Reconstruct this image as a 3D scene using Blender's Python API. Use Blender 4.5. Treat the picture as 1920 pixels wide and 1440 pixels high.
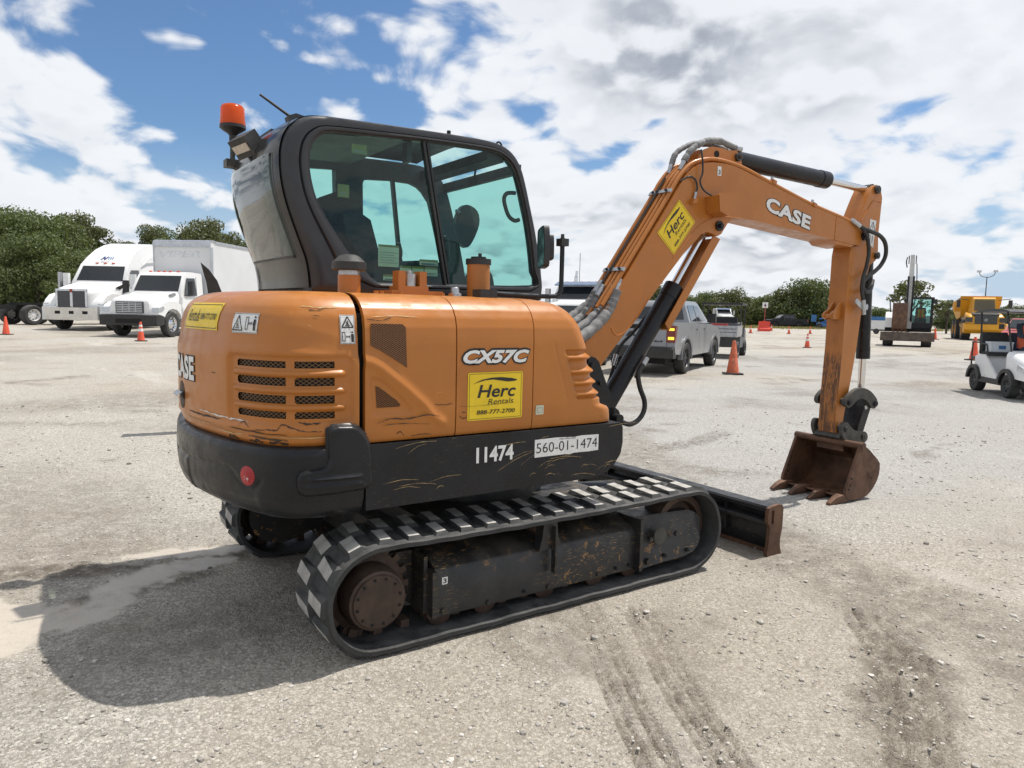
import bpy, bmesh, math, random
import numpy as np
from mathutils import Vector, Matrix
random.seed(7); rng = np.random.default_rng(7)
PI = math.pi; rad = math.radians
for o in list(bpy.data.objects): bpy.data.objects.remove(o, do_unlink=True)
scene = bpy.context.scene
COL = scene.collection

# ------------------------------------------------------------------ camera
CAM = Vector((-2.311, -3.870, 1.578)); YAW, PITCH, ROLL = rad(55.666), rad(-5.670), rad(1.221)
FW = Vector((math.cos(YAW)*math.cos(PITCH), math.sin(YAW)*math.cos(PITCH), math.sin(PITCH)))
RT = Vector((math.sin(YAW), -math.cos(YAW), 0)); UP = RT.cross(FW)
rt = RT*math.cos(ROLL)+UP*math.sin(ROLL); up = UP*math.cos(ROLL)-RT*math.sin(ROLL)
cd = bpy.data.cameras.new('camera'); cam = bpy.data.objects.new('camera', cd); COL.objects.link(cam)
cam.matrix_world = Matrix(((rt.x, up.x, -FW.x, CAM.x), (rt.y, up.y, -FW.y, CAM.y), (rt.z, up.z, -FW.z, CAM.z), (0, 0, 0, 1)))
cd.sensor_width = 36; cd.lens = 1357.3*36/1920; cd.clip_end = 4000; cd.clip_start = .05
scene.camera = cam

# ------------------------------------------------------------------ world: sky with broken cumulus
SUN_DIR = Vector((.40, -.035, .915)).normalized()
world = bpy.data.worlds.new('World'); scene.world = world; world.use_nodes = True
world.cycles.sampling_method = 'MANUAL'; world.cycles.sample_map_resolution = 512
wt = world.node_tree; wt.nodes.clear()
def wn(t, **k):
    n = wt.nodes.new(t)
    for a, b in k.items(): setattr(n, a, b)
    return n
def wl(a, b): wt.links.new(a, b)
def wmath(op, a, b=None, clamp=False):
    n = wn('ShaderNodeMath', operation=op, use_clamp=clamp)
    for i, v in enumerate((a, b)):
        if v is None: continue
        if hasattr(v, 'links'): wl(v, n.inputs[i])
        else: n.inputs[i].default_value = v
    return n.outputs[0]
def wramp(val, lo, hi):
    n = wn('ShaderNodeMapRange', interpolation_type='SMOOTHSTEP'); wl(val, n.inputs[0])
    n.inputs[1].default_value = lo; n.inputs[2].default_value = hi; return n.outputs[0]
SKY_STRENGTH = .10
sky = wn('ShaderNodeTexSky', sky_type='NISHITA', sun_disc=False, sun_elevation=math.asin(SUN_DIR.z), sun_rotation=rad(95), air_density=1.0, dust_density=.7, ozone_density=2.0)
tc = wn('ShaderNodeTexCoord'); sep = wn('ShaderNodeSeparateXYZ'); wl(tc.outputs['Generated'], sep.inputs[0])
zc = wmath('MAXIMUM', sep.outputs[2], 0.0); den = wmath('ADD', zc, .34)
comb = wn('ShaderNodeCombineXYZ')
wl(wmath('DIVIDE', sep.outputs[0], den), comb.inputs[0]); wl(wmath('DIVIDE', sep.outputs[1], den), comb.inputs[1]); comb.inputs[2].default_value = 1.7
CLOUD_OFF = (-4.3, 5.9, 0)
def wfield(k):
    """cloud density seen k times nearer the zenith"""
    m = wn('ShaderNodeMapping'); wl(comb.outputs[0], m.inputs[0]); m.inputs['Scale'].default_value = (k, k, 1); m.inputs['Location'].default_value = CLOUD_OFF
    n1 = wn('ShaderNodeTexNoise', noise_dimensions='2D'); wl(m.outputs[0], n1.inputs['Vector'])
    for a, v in (('Scale', .92), ('Detail', 3), ('Roughness', .5), ('Distortion', .25)): n1.inputs[a].default_value = v
    n2 = wn('ShaderNodeTexNoise', noise_dimensions='2D'); wl(m.outputs[0], n2.inputs['Vector'])
    for a, v in (('Scale', 4.4), ('Detail', 7), ('Roughness', .58), ('Distortion', .3)): n2.inputs[a].default_value = v
    v1 = wn('ShaderNodeTexVoronoi', feature='SMOOTH_F1', voronoi_dimensions='2D'); wl(m.outputs[0], v1.inputs['Vector'])
    for a, v in (('Scale', 5.4), ('Detail', 2), ('Roughness', .55), ('Smoothness', .35)): v1.inputs[a].default_value = v
    return n1.outputs[0], wmath('ADD', wmath('ADD', wmath('MULTIPLY', n1.outputs[0], .72), wmath('MULTIPLY', n2.outputs[0], .26)), wmath('MULTIPLY', v1.outputs['Distance'], -.13))
(low, dens), (_, above) = wfield(1.0), wfield(.95)
cover = wramp(dens, .290, .362)
thick = wramp(dens, .34, .49)
top = wramp(wmath('SUBTRACT', dens, above), -.060, .055)
shade = wmath('MULTIPLY', wmath('ADD', wmath('MULTIPLY', wmath('MULTIPLY', wramp(low, .42, .72), thick), .80), .10), wmath('SUBTRACT', 1.12, top), True)
ccol = wn('ShaderNodeMix', data_type='RGBA'); wl(shade, ccol.inputs[0])
ccol.inputs[6].default_value = (8.9, 9.05, 9.3, 1); ccol.inputs[7].default_value = (3.3, 3.6, 4.15, 1)
haze = wramp(zc, .0, .22)
blue = wn('ShaderNodeMix', data_type='RGBA'); wl(haze, blue.inputs[0]); blue.inputs[6].default_value = (4.9, 6.1, 7.5, 1)
skyc = wn('ShaderNodeVectorMath', operation='MULTIPLY'); wl(sky.outputs[0], skyc.inputs[0]); skyc.inputs[1].default_value = (.74, .92, 1.08)
wl(skyc.outputs[0], blue.inputs[7])
fin = wn('ShaderNodeMix', data_type='RGBA'); wl(wmath('MULTIPLY', cover, .93), fin.inputs[0]); wl(blue.outputs[2], fin.inputs[6]); wl(ccol.outputs[2], fin.inputs[7])
bg = wn('ShaderNodeBackground'); wl(fin.outputs[2], bg.inputs[0]); bg.inputs[1].default_value = SKY_STRENGTH
wo = wn('ShaderNodeOutputWorld'); wl(bg.outputs[0], wo.inputs[0])

# ------------------------------------------------------------------ sun and exposure
sl = bpy.data.lights.new('sun', 'SUN'); sl.energy = 4.4; sl.angle = rad(.55); sl.color = (1, .955, .89)
so = bpy.data.objects.new('sun', sl); COL.objects.link(so); so.location = SUN_DIR*60
so.rotation_euler = SUN_DIR.to_track_quat('Z', 'Y').to_euler()
scene.view_settings.view_transform = 'Standard'; scene.view_settings.look = 'None'; scene.view_settings.gamma = 1
scene.view_settings.exposure = 0.10
scene.render.film_transparent = False
scene.cycles.max_bounces = 7; scene.cycles.diffuse_bounces = 3; scene.cycles.glossy_bounces = 3; scene.cycles.transmission_bounces = 4; scene.cycles.transparent_max_bounces = 12

# ------------------------------------------------------------------ materials
MATS = {}
def newmat(name):
    m = bpy.data.materials.new(name); m.use_nodes = True; nt = m.node_tree
    b = nt.nodes['Principled BSDF']; MATS[name] = m
    return m, nt, b
class NT:
    """small node-building helper"""
    def __init__(s, nt): s.nt = nt
    def n(s, t, **k):
        x = s.nt.nodes.new(t)
        for a, b in k.items(): setattr(x, a, b)
        return x
    def l(s, a, b): s.nt.links.new(a, b)
    def coord(s, kind='Object'): return s.n('ShaderNodeTexCoord').outputs[kind]
    def mapping(s, vec, scale=(1, 1, 1), rot=(0, 0, 0), loc=(0, 0, 0)):
        m = s.n('ShaderNodeMapping'); s.l(vec, m.inputs[0]); m.inputs['Scale'].default_value = scale; m.inputs['Rotation'].default_value = rot; m.inputs['Location'].default_value = loc
        return m.outputs[0]
    def noise(s, vec, scale, detail=4, rough=.55, dist=0):
        x = s.n('ShaderNodeTexNoise'); s.l(vec, x.inputs['Vector'])
        for a, b in (('Scale', scale), ('Detail', detail), ('Roughness', rough), ('Distortion', dist)): x.inputs[a].default_value = b
        return x.outputs[0]
    def vor(s, vec, scale, feature='F1', out=0, rnd=1):
        x = s.n('ShaderNodeTexVoronoi', feature=feature); s.l(vec, x.inputs['Vector']); x.inputs['Scale'].default_value = scale; x.inputs['Randomness'].default_value = rnd
        return x.outputs[out]
    def ramp(s, v, lo, hi, a=0., b=1.):
        x = s.n('ShaderNodeMapRange', interpolation_type='SMOOTHSTEP'); s.l(v, x.inputs[0])
        for i, k in enumerate((lo, hi, a, b)): x.inputs[i+1].default_value = k
        return x.outputs[0]
    def math(s, op, a, b=None):
        x = s.n('ShaderNodeMath', operation=op)
        for i, v in enumerate((a, b)):
            if v is None: continue
            if hasattr(v, 'links'): s.l(v, x.inputs[i])
            else: x.inputs[i].default_value = v
        return x.outputs[0]
    def mix(s, f, a, b, blend='MIX'):
        x = s.n('ShaderNodeMix', data_type='RGBA', blend_type=blend)
        for i, v in ((0, f), (6, a), (7, b)):
            if hasattr(v, 'links'): s.l(v, x.inputs[i])
            elif i == 0: x.inputs[0].default_value = v
            else: x.inputs[i].default_value = (*v, 1)
        return x.outputs[2]
    def bump(s, h, strength=.3, dist=.01):
        x = s.n('ShaderNodeBump'); s.l(h, x.inputs['Height']); x.inputs['Strength'].default_value = strength; x.inputs['Distance'].default_value = dist
        return x.outputs[0]
def paint(name, col, rough=.4, metal=0, var=.12, vs=6, scratch=None, amt=.5, dust=None, damt=.5, coat=0, bump=0, bs=60, chips=None, sdir=(1.2, 1.2, 14), spec=.5, st=.655, ct=.60, cm=(1, 1, 1), rv=1, zf=None):
    """painted / moulded surface: tonal drift, fine roughness changes, thin scratches, settled dust"""
    m, nt, b = newmat(name); h = NT(nt); co = h.coord()
    base = h.mix(h.ramp(h.noise(co, vs, 6, .6), .3, .7), tuple(c*(1-var) for c in col), tuple(min(1, c*(1+var)) for c in col))
    r = h.ramp(h.noise(co, vs*3.7, 5 if rv == 1 else 1, .6), .3, .75, max(.04, rough-.1*rv), min(1, rough+.14*rv))
    if zf:
        sz_ = h.n('ShaderNodeSeparateXYZ'); h.l(co, sz_.inputs[0]); zk = h.ramp(h.math('ADD', sz_.outputs[2], h.math('MULTIPLY', h.noise(h.mapping(co, (6, 6, 1)), 2.2, 4, .6), .55)), zf[0], zf[1], 1., 0.)
    if scratch:
        a = h.noise(h.mapping(co, tuple(c*6 for c in sdir), (.1, .15, 0)), 3.2, 3, .55, .4)
        z = h.noise(co, 2.1, 4, .65)
        k = h.math('MULTIPLY', h.ramp(a, st, st+.045), h.ramp(z, .47-(.655-st), .62-(.655-st))); k = h.math('MULTIPLY', k, amt)
        if zf: k = h.math('MULTIPLY', k, zk)
        base = h.mix(k, base, scratch)
    if chips:
        k = h.math('MULTIPLY', h.ramp(h.noise(h.mapping(co, cm), 17, 6, .72), ct, ct+.04), h.ramp(h.noise(co, 2.7, 3, .5), .46-(.6-ct), .60-(.6-ct)))
        if zf: k = h.math('MULTIPLY', k, zk)
        base = h.mix(k, base, chips)
    if dust:
        g = h.n('ShaderNodeNewGeometry'); sp = h.n('ShaderNodeSeparateXYZ'); h.l(g.outputs['Normal'], sp.inputs[0])
        k = h.math('ADD', h.math('MULTIPLY', h.ramp(sp.outputs[2], .25, .95), .8), .25)
        k = h.math('MULTIPLY', h.math('MULTIPLY', k, h.ramp(h.noise(co, 5.5, 7, .68), .36, .66)), damt)
        base = h.mix(k, base, dust); r = h.math('ADD', r, h.math('MULTIPLY', k, .35))
    h.l(base, b.inputs['Base Color']); h.l(r, b.inputs['Roughness']); b.inputs['Metallic'].default_value = metal
    b.inputs['Coat Weight'].default_value = coat; b.inputs['Coat Roughness'].default_value = .12; b.inputs['Specular IOR Level'].default_value = spec
    if bump: h.l(h.bump(h.noise(co, bs, 5, .6), bump, .004), b.inputs['Normal'])
    return m
DUST = (.40, .36, .29)
ORANGE = paint('orange_paint', (.435, .152, .024), .38, 0, .06, 3, (.60, .38, .14), .30, (.52, .33, .17), .10, .12, 0, 60, spec=.42)
ORANGE_WORN = paint('orange_worn', (.42, .148, .025), .45, 0, .10, 5, (.035, .020, .014), .95, (.26, .13, .06), .35, 0, .2, 70, chips=(.10, .040, .016), sdir=(16, 16, .9), st=.50, ct=.50, cm=(1.6, 1.6, .16), zf=(1.40, 1.75))
BLACK = paint('black_paint', (.014, .0145, .017), .33, 0, .25, 4, (.30, .24, .14), .40, (.24, .22, .18), .05, 0, .12, 25, spec=.3)
BLACKFRAME = paint('black_track_paint', (.018, .018, .019), .42, 0, .3, 5, (.38, .23, .07), .85, (.26, .22, .16), .20, 0, .15, 50, chips=(.25, .13, .04), st=.622, ct=.588)
CABGREY = paint('cab_charcoal', (.021, .022, .026), .42, 0, .12, 4, None, 0, (.2, .19, .17), .08, .15, .05, 220)
CABGLOSS = paint('cab_gloss_charcoal', (.030, .029, .028), .16, 0, .1, 3, None, 0, None, 0, 0, spec=.32, rv=.3)
PLASTIC = paint('black_plastic', (.020, .020, .021), .5, 0, .2, 10, None, 0, (.22, .20, .17), .2, 0, .1, 120)
INTERIOR = paint('cab_interior', (.055, .057, .06), .6, 0, .2, 8)
HEADLINER = paint('headliner', (.30, .31, .29), .8, 0, .15, 5)
SEAT = paint('seat_fabric', (.030, .031, .033), .85, 0, .25, 30, None, 0, (.2, .19, .17), .2, 0, .3, 200)
RUBBER = paint('track_rubber', (.026, .027, .028), .7, 0, .25, 6, (.20, .19, .17), .3, (.26, .25, .23), .26, 0, .4, 45)
LUG = paint('track_lug_dusty', (.36, .345, .32), .85, 0, .2, 14, (.06, .06, .06), .7, (.52, .50, .46), .6, 0, .5, 55, chips=(.07, .068, .065), ct=.575)
TYRE = paint('tyre_rubber', (.030, .030, .031), .75, 0, .25, 9, None, 0, (.22, .2, .17), .35, 0, .2, 60)
RUST = paint('rusty_steel', (.105, .052, .030), .62, .25, .45, 5, (.30, .22, .15), .5, (.26, .15, .09), .35, 0, .35, 70, chips=(.055, .040, .034))
RUSTHUB = paint('rust_hub', (.060, .036, .026), .6, .2, .35, 7, (.20, .12, .06), .4, (.2, .15, .1), .35, 0, .3, 60)
GREYSTEEL = paint('worn_dark_steel', (.065, .064, .060), .5, .5, .3, 8, (.28, .23, .14), .5, (.24, .2, .15), .3, 0, .2, 60)
CHROME = paint('chrome_rod', (.70, .70, .71), .12, 1, .05, 4)
ZINC = paint('zinc_fitting', (.46, .47, .48), .38, .9, .15, 20)
SLEEVE = paint('hose_sleeve', (.19, .19, .19), .68, 0, .3, 16, None, 0, (.35, .34, .32), .3, 0, .5, 50)
HOSE = paint('hose_rubber', (.020, .020, .020), .55, 0, .2, 12, None, 0, (.25, .23, .2), .2)
WHITE = paint('white_paint', (.80, .80, .79), .3, 0, .02, 1, None, 0, None, 0, .3, rv=.15)
BOXWHITE = paint('box_white', (.66, .67, .68), .42, 0, .05, .7, None, 0, None, 0, rv=.15)
ALU = paint('aluminium', (.55, .56, .57), .35, .85, .1, 5)
CHROMEBUMP = paint('chrome_bumper', (.62, .63, .64), .14, 1, .1, 3)
SILVER = paint('silver_grey_paint', (.25, .255, .265), .30, .3, .02, 1, None, 0, None, 0, .4, rv=.1)
YELLOW = paint('machine_yellow', (.66, .32, .020), .38, 0, .08, 1, rv=.2)
CONE = paint('cone_orange', (.70, .090, .035), .5, 0, .12, 6, None, 0, (.5, .42, .36), .2)
CONEOLD = paint('faded_cone_orange', (.56, .125, .055), .6, 0, .3, 8, (.75, .62, .52), .5, (.55, .45, .38), .3, chips=(.62, .42, .32))
CONEWHITE = paint('cone_white', (.72, .71, .68), .5, 0, .1, 9)
BARRIER = paint('barrier_red', (.66, .055, .030), .5, 0, .1, 4)
RED = paint('red_paint', (.38, .060, .050), .4, 0, .1, 4)
REDLENS = paint('red_lens', (.36, .012, .018), .3, 0, .2, 20, chips=(.6, .58, .55))
TAILRED = paint('tail_lamp_red', (.16, .008, .008), .15, 0, .1, 20, coat=.6)
BLUE = paint('blue_paint', (.035, .14, .34), .4, 0, .1, 4)
DYELLOW = paint('decal_yellow', (.80, .56, .015), .42, 0, .05, 9, (.55, .38, .05), .3)
DWHITE = paint('decal_white', (.74, .74, .72), .45, 0, .05, 18, (.45, .4, .33), .3)
DBLACK = paint('decal_black', (.014, .014, .015), .5, 0, .1, 9)
DPALE = paint('decal_pale_green', (.55, .56, .42), .5, 0, .06, 12)
DGREY = paint('decal_grey', (.25, .26, .27), .5, 0, .06, 12)
SIGNBLUE = paint('sign_blue', (.03, .05, .16), .5)
DARK = paint('dark_void', (.010, .010, .010), .9, 0, .1, 8)
GRILLGREY = paint('grille_grey', (.085, .087, .09), .5, .4, .2, 40)
GLASSBLACK = paint('dark_glass', (.012, .015, .017), .07, 0, .1, 2, coat=.5)
HEADLAMP = paint('headlamp_lens', (.55, .58, .60), .1, .3, .25, 25, coat=.8)
VEST = paint('hivis_orange', (.80, .14, .03), .8, 0, .1, 8)
VESTY = paint('hivis_yellow', (.62, .68, .04), .8, 0, .1, 8)
SKIN = paint('skin', (.36, .20, .13), .55, 0, .1, 10)
CLOTH = paint('dark_cloth', (.04, .045, .05), .85, 0, .2, 10)
COOLER = paint('cooler_white', (.62, .66, .70), .5, 0, .05, 8)
BARK = paint('bark', (.070, .055, .042), .9, 0, .35, 3, bump=.5, bs=14)
def leafmat(name, a, b):
    m, nt, p = newmat(name); h = NT(nt)
    r = h.n('ShaderNodeNewGeometry').outputs['Random Per Island']
    c = h.mix(r, a, b); h.l(c, p.inputs['Base Color']); p.inputs['Roughness'].default_value = .6
    tr = h.n('ShaderNodeBsdfTranslucent'); h.l(h.mix(.5, c, (.30, .36, .06)), tr.inputs[0])
    mx = h.n('ShaderNodeMixShader'); mx.inputs[0].default_value = .22; h.l(p.outputs[0], mx.inputs[1]); h.l(tr.outputs[0], mx.inputs[2])
    h.l(mx.outputs[0], nt.nodes['Material Output'].inputs[0]); return m
LEAFA = leafmat('leaf_dark', (.040, .062, .018), (.100, .128, .040))
LEAFB = leafmat('leaf_mid', (.048, .075, .020), (.120, .150, .048))
LEAFC = leafmat('leaf_olive', (.058, .070, .025), (.130, .140, .055))
def glassmat(name, tint, refl=1.45, rough=.0, boost=1.0):
    m, nt, p = newmat(name); nt.nodes.remove(p); h = NT(nt)
    t = h.n('ShaderNodeBsdfTransparent'); t.inputs[0].default_value = (*tint, 1)
    g = h.n('ShaderNodeBsdfGlossy'); g.inputs['Roughness'].default_value = rough; g.inputs[0].default_value = (.95, .97, .97, 1)
    ge = h.n('ShaderNodeNewGeometry'); dt = h.n('ShaderNodeVectorMath', operation='DOT_PRODUCT'); h.l(ge.outputs['Normal'], dt.inputs[0]); h.l(ge.outputs['Incoming'], dt.inputs[1])
    f0 = ((refl-1)/(refl+1))**2; sch = h.math('POWER', h.math('SUBTRACT', 1.0, h.math('ABSOLUTE', dt.outputs['Value'])), 5.0); fr = h.math('ADD', h.math('MULTIPLY', sch, 1-f0), f0)
    mx = h.n('ShaderNodeMixShader'); h.l(h.math('MINIMUM', h.math('MULTIPLY', fr, boost), 1.0), mx.inputs[0]); h.l(t.outputs[0], mx.inputs[1]); h.l(g.outputs[0], mx.inputs[2])
    h.l(mx.outputs[0], nt.nodes['Material Output'].inputs[0]); return m
GLASS = glassmat('cab_glass', (.58, .84, .80), 1.45, 0, .9)
GLASSREAR = glassmat('rear_glass', (.50, .68, .65), 1.5, 0, 1.35)
GLASSCAR = glassmat('vehicle_glass', (.30, .36, .36), 1.5, 0, 1.6)
m_, nt_, b_ = newmat('amber_lens'); h_ = NT(nt_)
b_.inputs['Base Color'].default_value = (.75, .13, .004, 1); b_.inputs['Roughness'].default_value = .18; b_.inputs['Subsurface Weight'].default_value = .0; b_.inputs['Coat Weight'].default_value = .6
x_ = h_.n('ShaderNodeTexWave', bands_direction='Z'); h_.l(h_.coord(), x_.inputs['Vector']); x_.inputs['Scale'].default_value = 30
h_.l(h_.bump(x_.outputs[1], .25, .003), b_.inputs['Normal']); tr_ = h_.n('ShaderNodeBsdfTranslucent'); tr_.inputs[0].default_value = (.85, .19, .012, 1)
mx_ = h_.n('ShaderNodeMixShader'); mx_.inputs[0].default_value = .55; h_.l(b_.outputs[0], mx_.inputs[1]); h_.l(tr_.outputs[0], mx_.inputs[2]); h_.l(mx_.outputs[0], nt_.nodes['Material Output'].inputs[0])
AMBER = m_
def lampmat(name, col, e):
    m, nt, b = newmat(name); b.inputs['Base Color'].default_value = (*col, 1); b.inputs['Emission Color'].default_value = (*col, 1); b.inputs['Emission Strength'].default_value = e
    return m
TURNLIT = lampmat('lit_tail_lamp', (1.0, .62, .05), 1.3)
def meshgrille(name, wire, hole, scale):
    """expanded metal: diamond strands over dark holes"""
    m, nt, b = newmat(name); h = NT(nt); co = h.coord(); ge = h.n('ShaderNodeSeparateXYZ'); h.l(co, ge.inputs[0])
    hx = h.math('ADD', ge.outputs[0], h.math('MULTIPLY', ge.outputs[1], -.75)); zz = h.math('MULTIPLY', ge.outputs[2], 1.75)
    k = None
    for sgn in (1, -1):
        a = h.math('MULTIPLY', h.math('ADD', hx, h.math('MULTIPLY', zz, sgn)), scale)
        f = h.math('ABSOLUTE', h.math('SUBTRACT', h.math('FRACT', a), .5)); f = h.ramp(f, .37, .43)
        k = f if k is None else h.math('MAXIMUM', k, f)
    h.l(h.mix(k, hole, wire), b.inputs['Base Color']); h.l(h.ramp(k, 0, 1, .9, .45), b.inputs['Roughness'])
    h.l(h.bump(k, .8, .003), b.inputs['Normal']); return m
GRILLE = meshgrille('vent_mesh_dark', (.22, .11, .035), (.004, .004, .004), 34)
GRILLEF = meshgrille('vent_mesh_fine', (.30, .115, .03), (.045, .02, .008), 62)

# ------------------------------------------------------------------ mesh helpers
def link(o, parent=None):
    COL.objects.link(o)
    if parent is not None: o.parent = parent
    return o
def empty(name, loc=(0, 0, 0), rz=0):
    o = bpy.data.objects.new(name, None); o.empty_display_size = .2; link(o); o.location = loc; o.rotation_euler = (0, 0, rz); return o
def tag(o, label, cat, group=None, kind=None):
    if label: o['label'] = label
    if cat: o['category'] = cat
    if group: o['group'] = group
    if kind: o['kind'] = kind
    return o
def finish(bm, name, mat, parent=None, ang=38, smooth=True, out=None, face=None):
    bmesh.ops.remove_doubles(bm, verts=bm.verts, dist=1e-5)
    if face is None: bmesh.ops.recalc_face_normals(bm, faces=bm.faces)
    bm.normal_update()
    if face is not None:
        d_ = Vector(face); fl = [f for f in bm.faces if f.normal.dot(d_) < 0]
        if fl: bmesh.ops.reverse_faces(bm, faces=fl)
    if out is not None:
        c_ = Vector(out)
        if sum(f.calc_area()*f.normal.dot(f.calc_center_median()-c_) for f in bm.faces) < 0: bmesh.ops.reverse_faces(bm, faces=bm.faces)
    if smooth:
        for f in bm.faces: f.smooth = True
        lim = rad(ang)
        for e in bm.edges:
            if len(e.link_faces) == 2:
                try: e.smooth = e.calc_face_angle() < lim
                except Exception: e.smooth = True
            else: e.smooth = True
    me = bpy.data.meshes.new(name); bm.to_mesh(me); bm.free()
    for mm in (mat if isinstance(mat, (list, tuple)) else [mat]): me.materials.append(mm)
    o = bpy.data.objects.new(name, me); link(o, parent); return o
class B:
    """collects shapes of ONE part"""
    def __init__(s): s.bm = bmesh.new(); s.mi = 0
    def _b(s, fs, bev, seg=2, ang=25):
        for f in fs: f.material_index = s.mi
        if bev > 0:
            es = {e for f in fs for e in f.edges if len(e.link_faces) == 2 and e.calc_face_angle(0) > rad(ang)}
            r = bmesh.ops.bevel(s.bm, geom=list(es), offset=bev, segments=seg, profile=.5, affect='EDGES', clamp_overlap=True)
            for f in r['faces']: f.material_index = s.mi
    def quadmesh(s, V, F):
        vs = [s.bm.verts.new(v) for v in V]; fs = []
        for f in F:
            try: fs.append(s.bm.faces.new([vs[i] for i in f]))
            except ValueError: pass
        for f in fs: f.material_index = s.mi
        return fs
    def box(s, lo, hi, bev=0, M=None, seg=2):
        x0, y0, z0 = lo; x1, y1, z1 = hi
        V = [Vector(p) for p in ((x0, y0, z0), (x1, y0, z0), (x1, y1, z0), (x0, y1, z0), (x0, y0, z1), (x1, y0, z1), (x1, y1, z1), (x0, y1, z1))]
        if M is not None: V = [M @ v for v in V]
        fs = s.quadmesh(V, ((3, 2, 1, 0), (4, 5, 6, 7), (0, 1, 5, 4), (1, 2, 6, 5), (2, 3, 7, 6), (3, 0, 4, 7))); s._b(fs, bev, seg); return s
    def prism(s, prof, y0, y1, bev=0, fn=None, seg=2, ang=25):
        """profile (x,z) extruded along y; fn(x,y,z)->point maps afterwards"""
        f3 = fn or (lambda x, y, z: (x, y, z)); n = len(prof)
        V = [f3(x, y0, z) for x, z in prof]+[f3(x, y1, z) for x, z in prof]
        area = sum(prof[i][0]*prof[(i+1) % n][1]-prof[(i+1) % n][0]*prof[i][1] for i in range(n))
        a = list(range(n)); F = [a, [n+i for i in a[::-1]]]+[[(i+1) % n, i, n+i, n+(i+1) % n] for i in range(n)]
        if area < 0: F = [f[::-1] for f in F]
        if y0 > y1: F = [f[::-1] for f in F]
        fs = s.quadmesh(V, F); s._b(fs, bev, seg, ang); return s
    def cyl(s, p0, p1, r, r1=None, seg=20, cap=True, bev=0):
        p0 = Vector(p0); p1 = Vector(p1); d = (p1-p0).normalized(); a = d.orthogonal().normalized(); b = d.cross(a); r1 = r if r1 is None else r1
        V = [p+(a*math.cos(t)+b*math.sin(t))*R for p, R in ((p0, r), (p1, r1)) for t in [2*PI*i/seg for i in range(seg)]]
        F = [[i, (i+1) % seg, seg+(i+1) % seg, seg+i] for i in range(seg)]
        if cap: F += [list(range(seg))[::-1], list(range(seg, 2*seg))]
        fs = s.quadmesh(V, F); s._b(fs, bev, 2, 50); return s
    def lathe(s, prof, c, axis, seg=32, close=False):
        """prof: (radius, distance along axis)"""
        c = Vector(c); d = Vector(axis).normalized(); a = d.orthogonal().normalized(); b = d.cross(a); n = len(prof)
        V = [c+d*h+(a*math.cos(2*PI*i/seg)+b*math.sin(2*PI*i/seg))*max(r, 1e-4) for r, h in prof for i in range(seg)]
        F = [[j*seg+i, j*seg+(i+1) % seg, (j+1)*seg+(i+1) % seg, (j+1)*seg+i] for j in range(n-1) for i in range(seg)]
        if close: F += [[(n-1)*seg+i, (n-1)*seg+(i+1) % seg, (i+1) % seg, i] for i in range(seg)]
        s.quadmesh(V, F); return s
    def tube(s, pts, r, seg=10, n=6, smooth=True, rf=None):
        P = [Vector(p) for p in pts]
        if smooth and len(P) > 2: P = crv(P, n)
        N = len(P); prev = None; V = []
        for i, p in enumerate(P):
            t = (P[min(i+1, N-1)]-P[max(i-1, 0)]).normalized()
            if prev is None: a = t.orthogonal().normalized()
            else: a = (prev-t*prev.dot(t)).normalized()
            prev = a; b = t.cross(a); R = r*(rf(i/(N-1)) if rf else 1)
            V += [p+(a*math.cos(2*PI*k/seg)+b*math.sin(2*PI*k/seg))*R for k in range(seg)]
        F = [[j*seg+i, j*seg+(i+1) % seg, (j+1)*seg+(i+1) % seg, (j+1)*seg+i] for j in range(N-1) for i in range(seg)]
        F += [list(range(seg))[::-1], list(range((N-1)*seg, N*seg))]
        s.quadmesh(V, F); return s
    def grid(s, fn, us, vs, keep=None):
        idx = {}; V = []; F = []
        for i, u in enumerate(us):
            for j, v in enumerate(vs): V.append(fn(u, v))
        nv = len(vs)
        for i in range(len(us)-1):
            for j in range(nv-1):
                if keep and not keep((us[i]+us[i+1])/2, (vs[j]+vs[j+1])/2): continue
                F.append((i*nv+j, (i+1)*nv+j, (i+1)*nv+j+1, i*nv+j+1))
        s.quadmesh(V, F); return s
    def make(s, name, mat, parent=None, ang=38, smooth=True, out=None, face=None):
        loose = [v for v in s.bm.verts if not v.link_faces]
        if loose: bmesh.ops.delete(s.bm, geom=loose, context='VERTS')
        return finish(s.bm, name, mat, parent, ang, smooth, out, face)
def crv(P, n=8, closed=False):
    """Catmull-Rom through points"""
    P = [Vector(p) for p in P]; out = []; N = len(P)
    rngi = range(N) if closed else range(N-1)
    for i in rngi:
        p1 = P[i]; p2 = P[(i+1) % N]
        p0 = P[i-1] if (i > 0 or closed) else p1; p3 = P[(i+2) % N] if (i+2 < N or closed) else p2
        for k in range(n):
            t = k/n; out.append(.5*((2*p1)+(-p0+p2)*t+(2*p0-5*p1+4*p2-p3)*t*t+(-p0+3*p1-3*p2+p3)*t**3))
    if not closed: out.append(P[-1])
    return out
def crv2(P, n=6, closed=False): return [(v.x, v.y) for v in crv([(x, y, 0) for x, y in P], n, closed)]
def rrect(x0, z0, x1, z1, r, n=4):
    out = []
    for cx, cz, a in ((x1-r, z1-r, 0), (x0+r, z1-r, 90), (x0+r, z0+r, 180), (x1-r, z0+r, 270)):
        out += [(cx+r*math.cos(rad(a+90*k/n)), cz+r*math.sin(rad(a+90*k/n))) for k in range(n+1)]
    return out
_tc = {}
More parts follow.
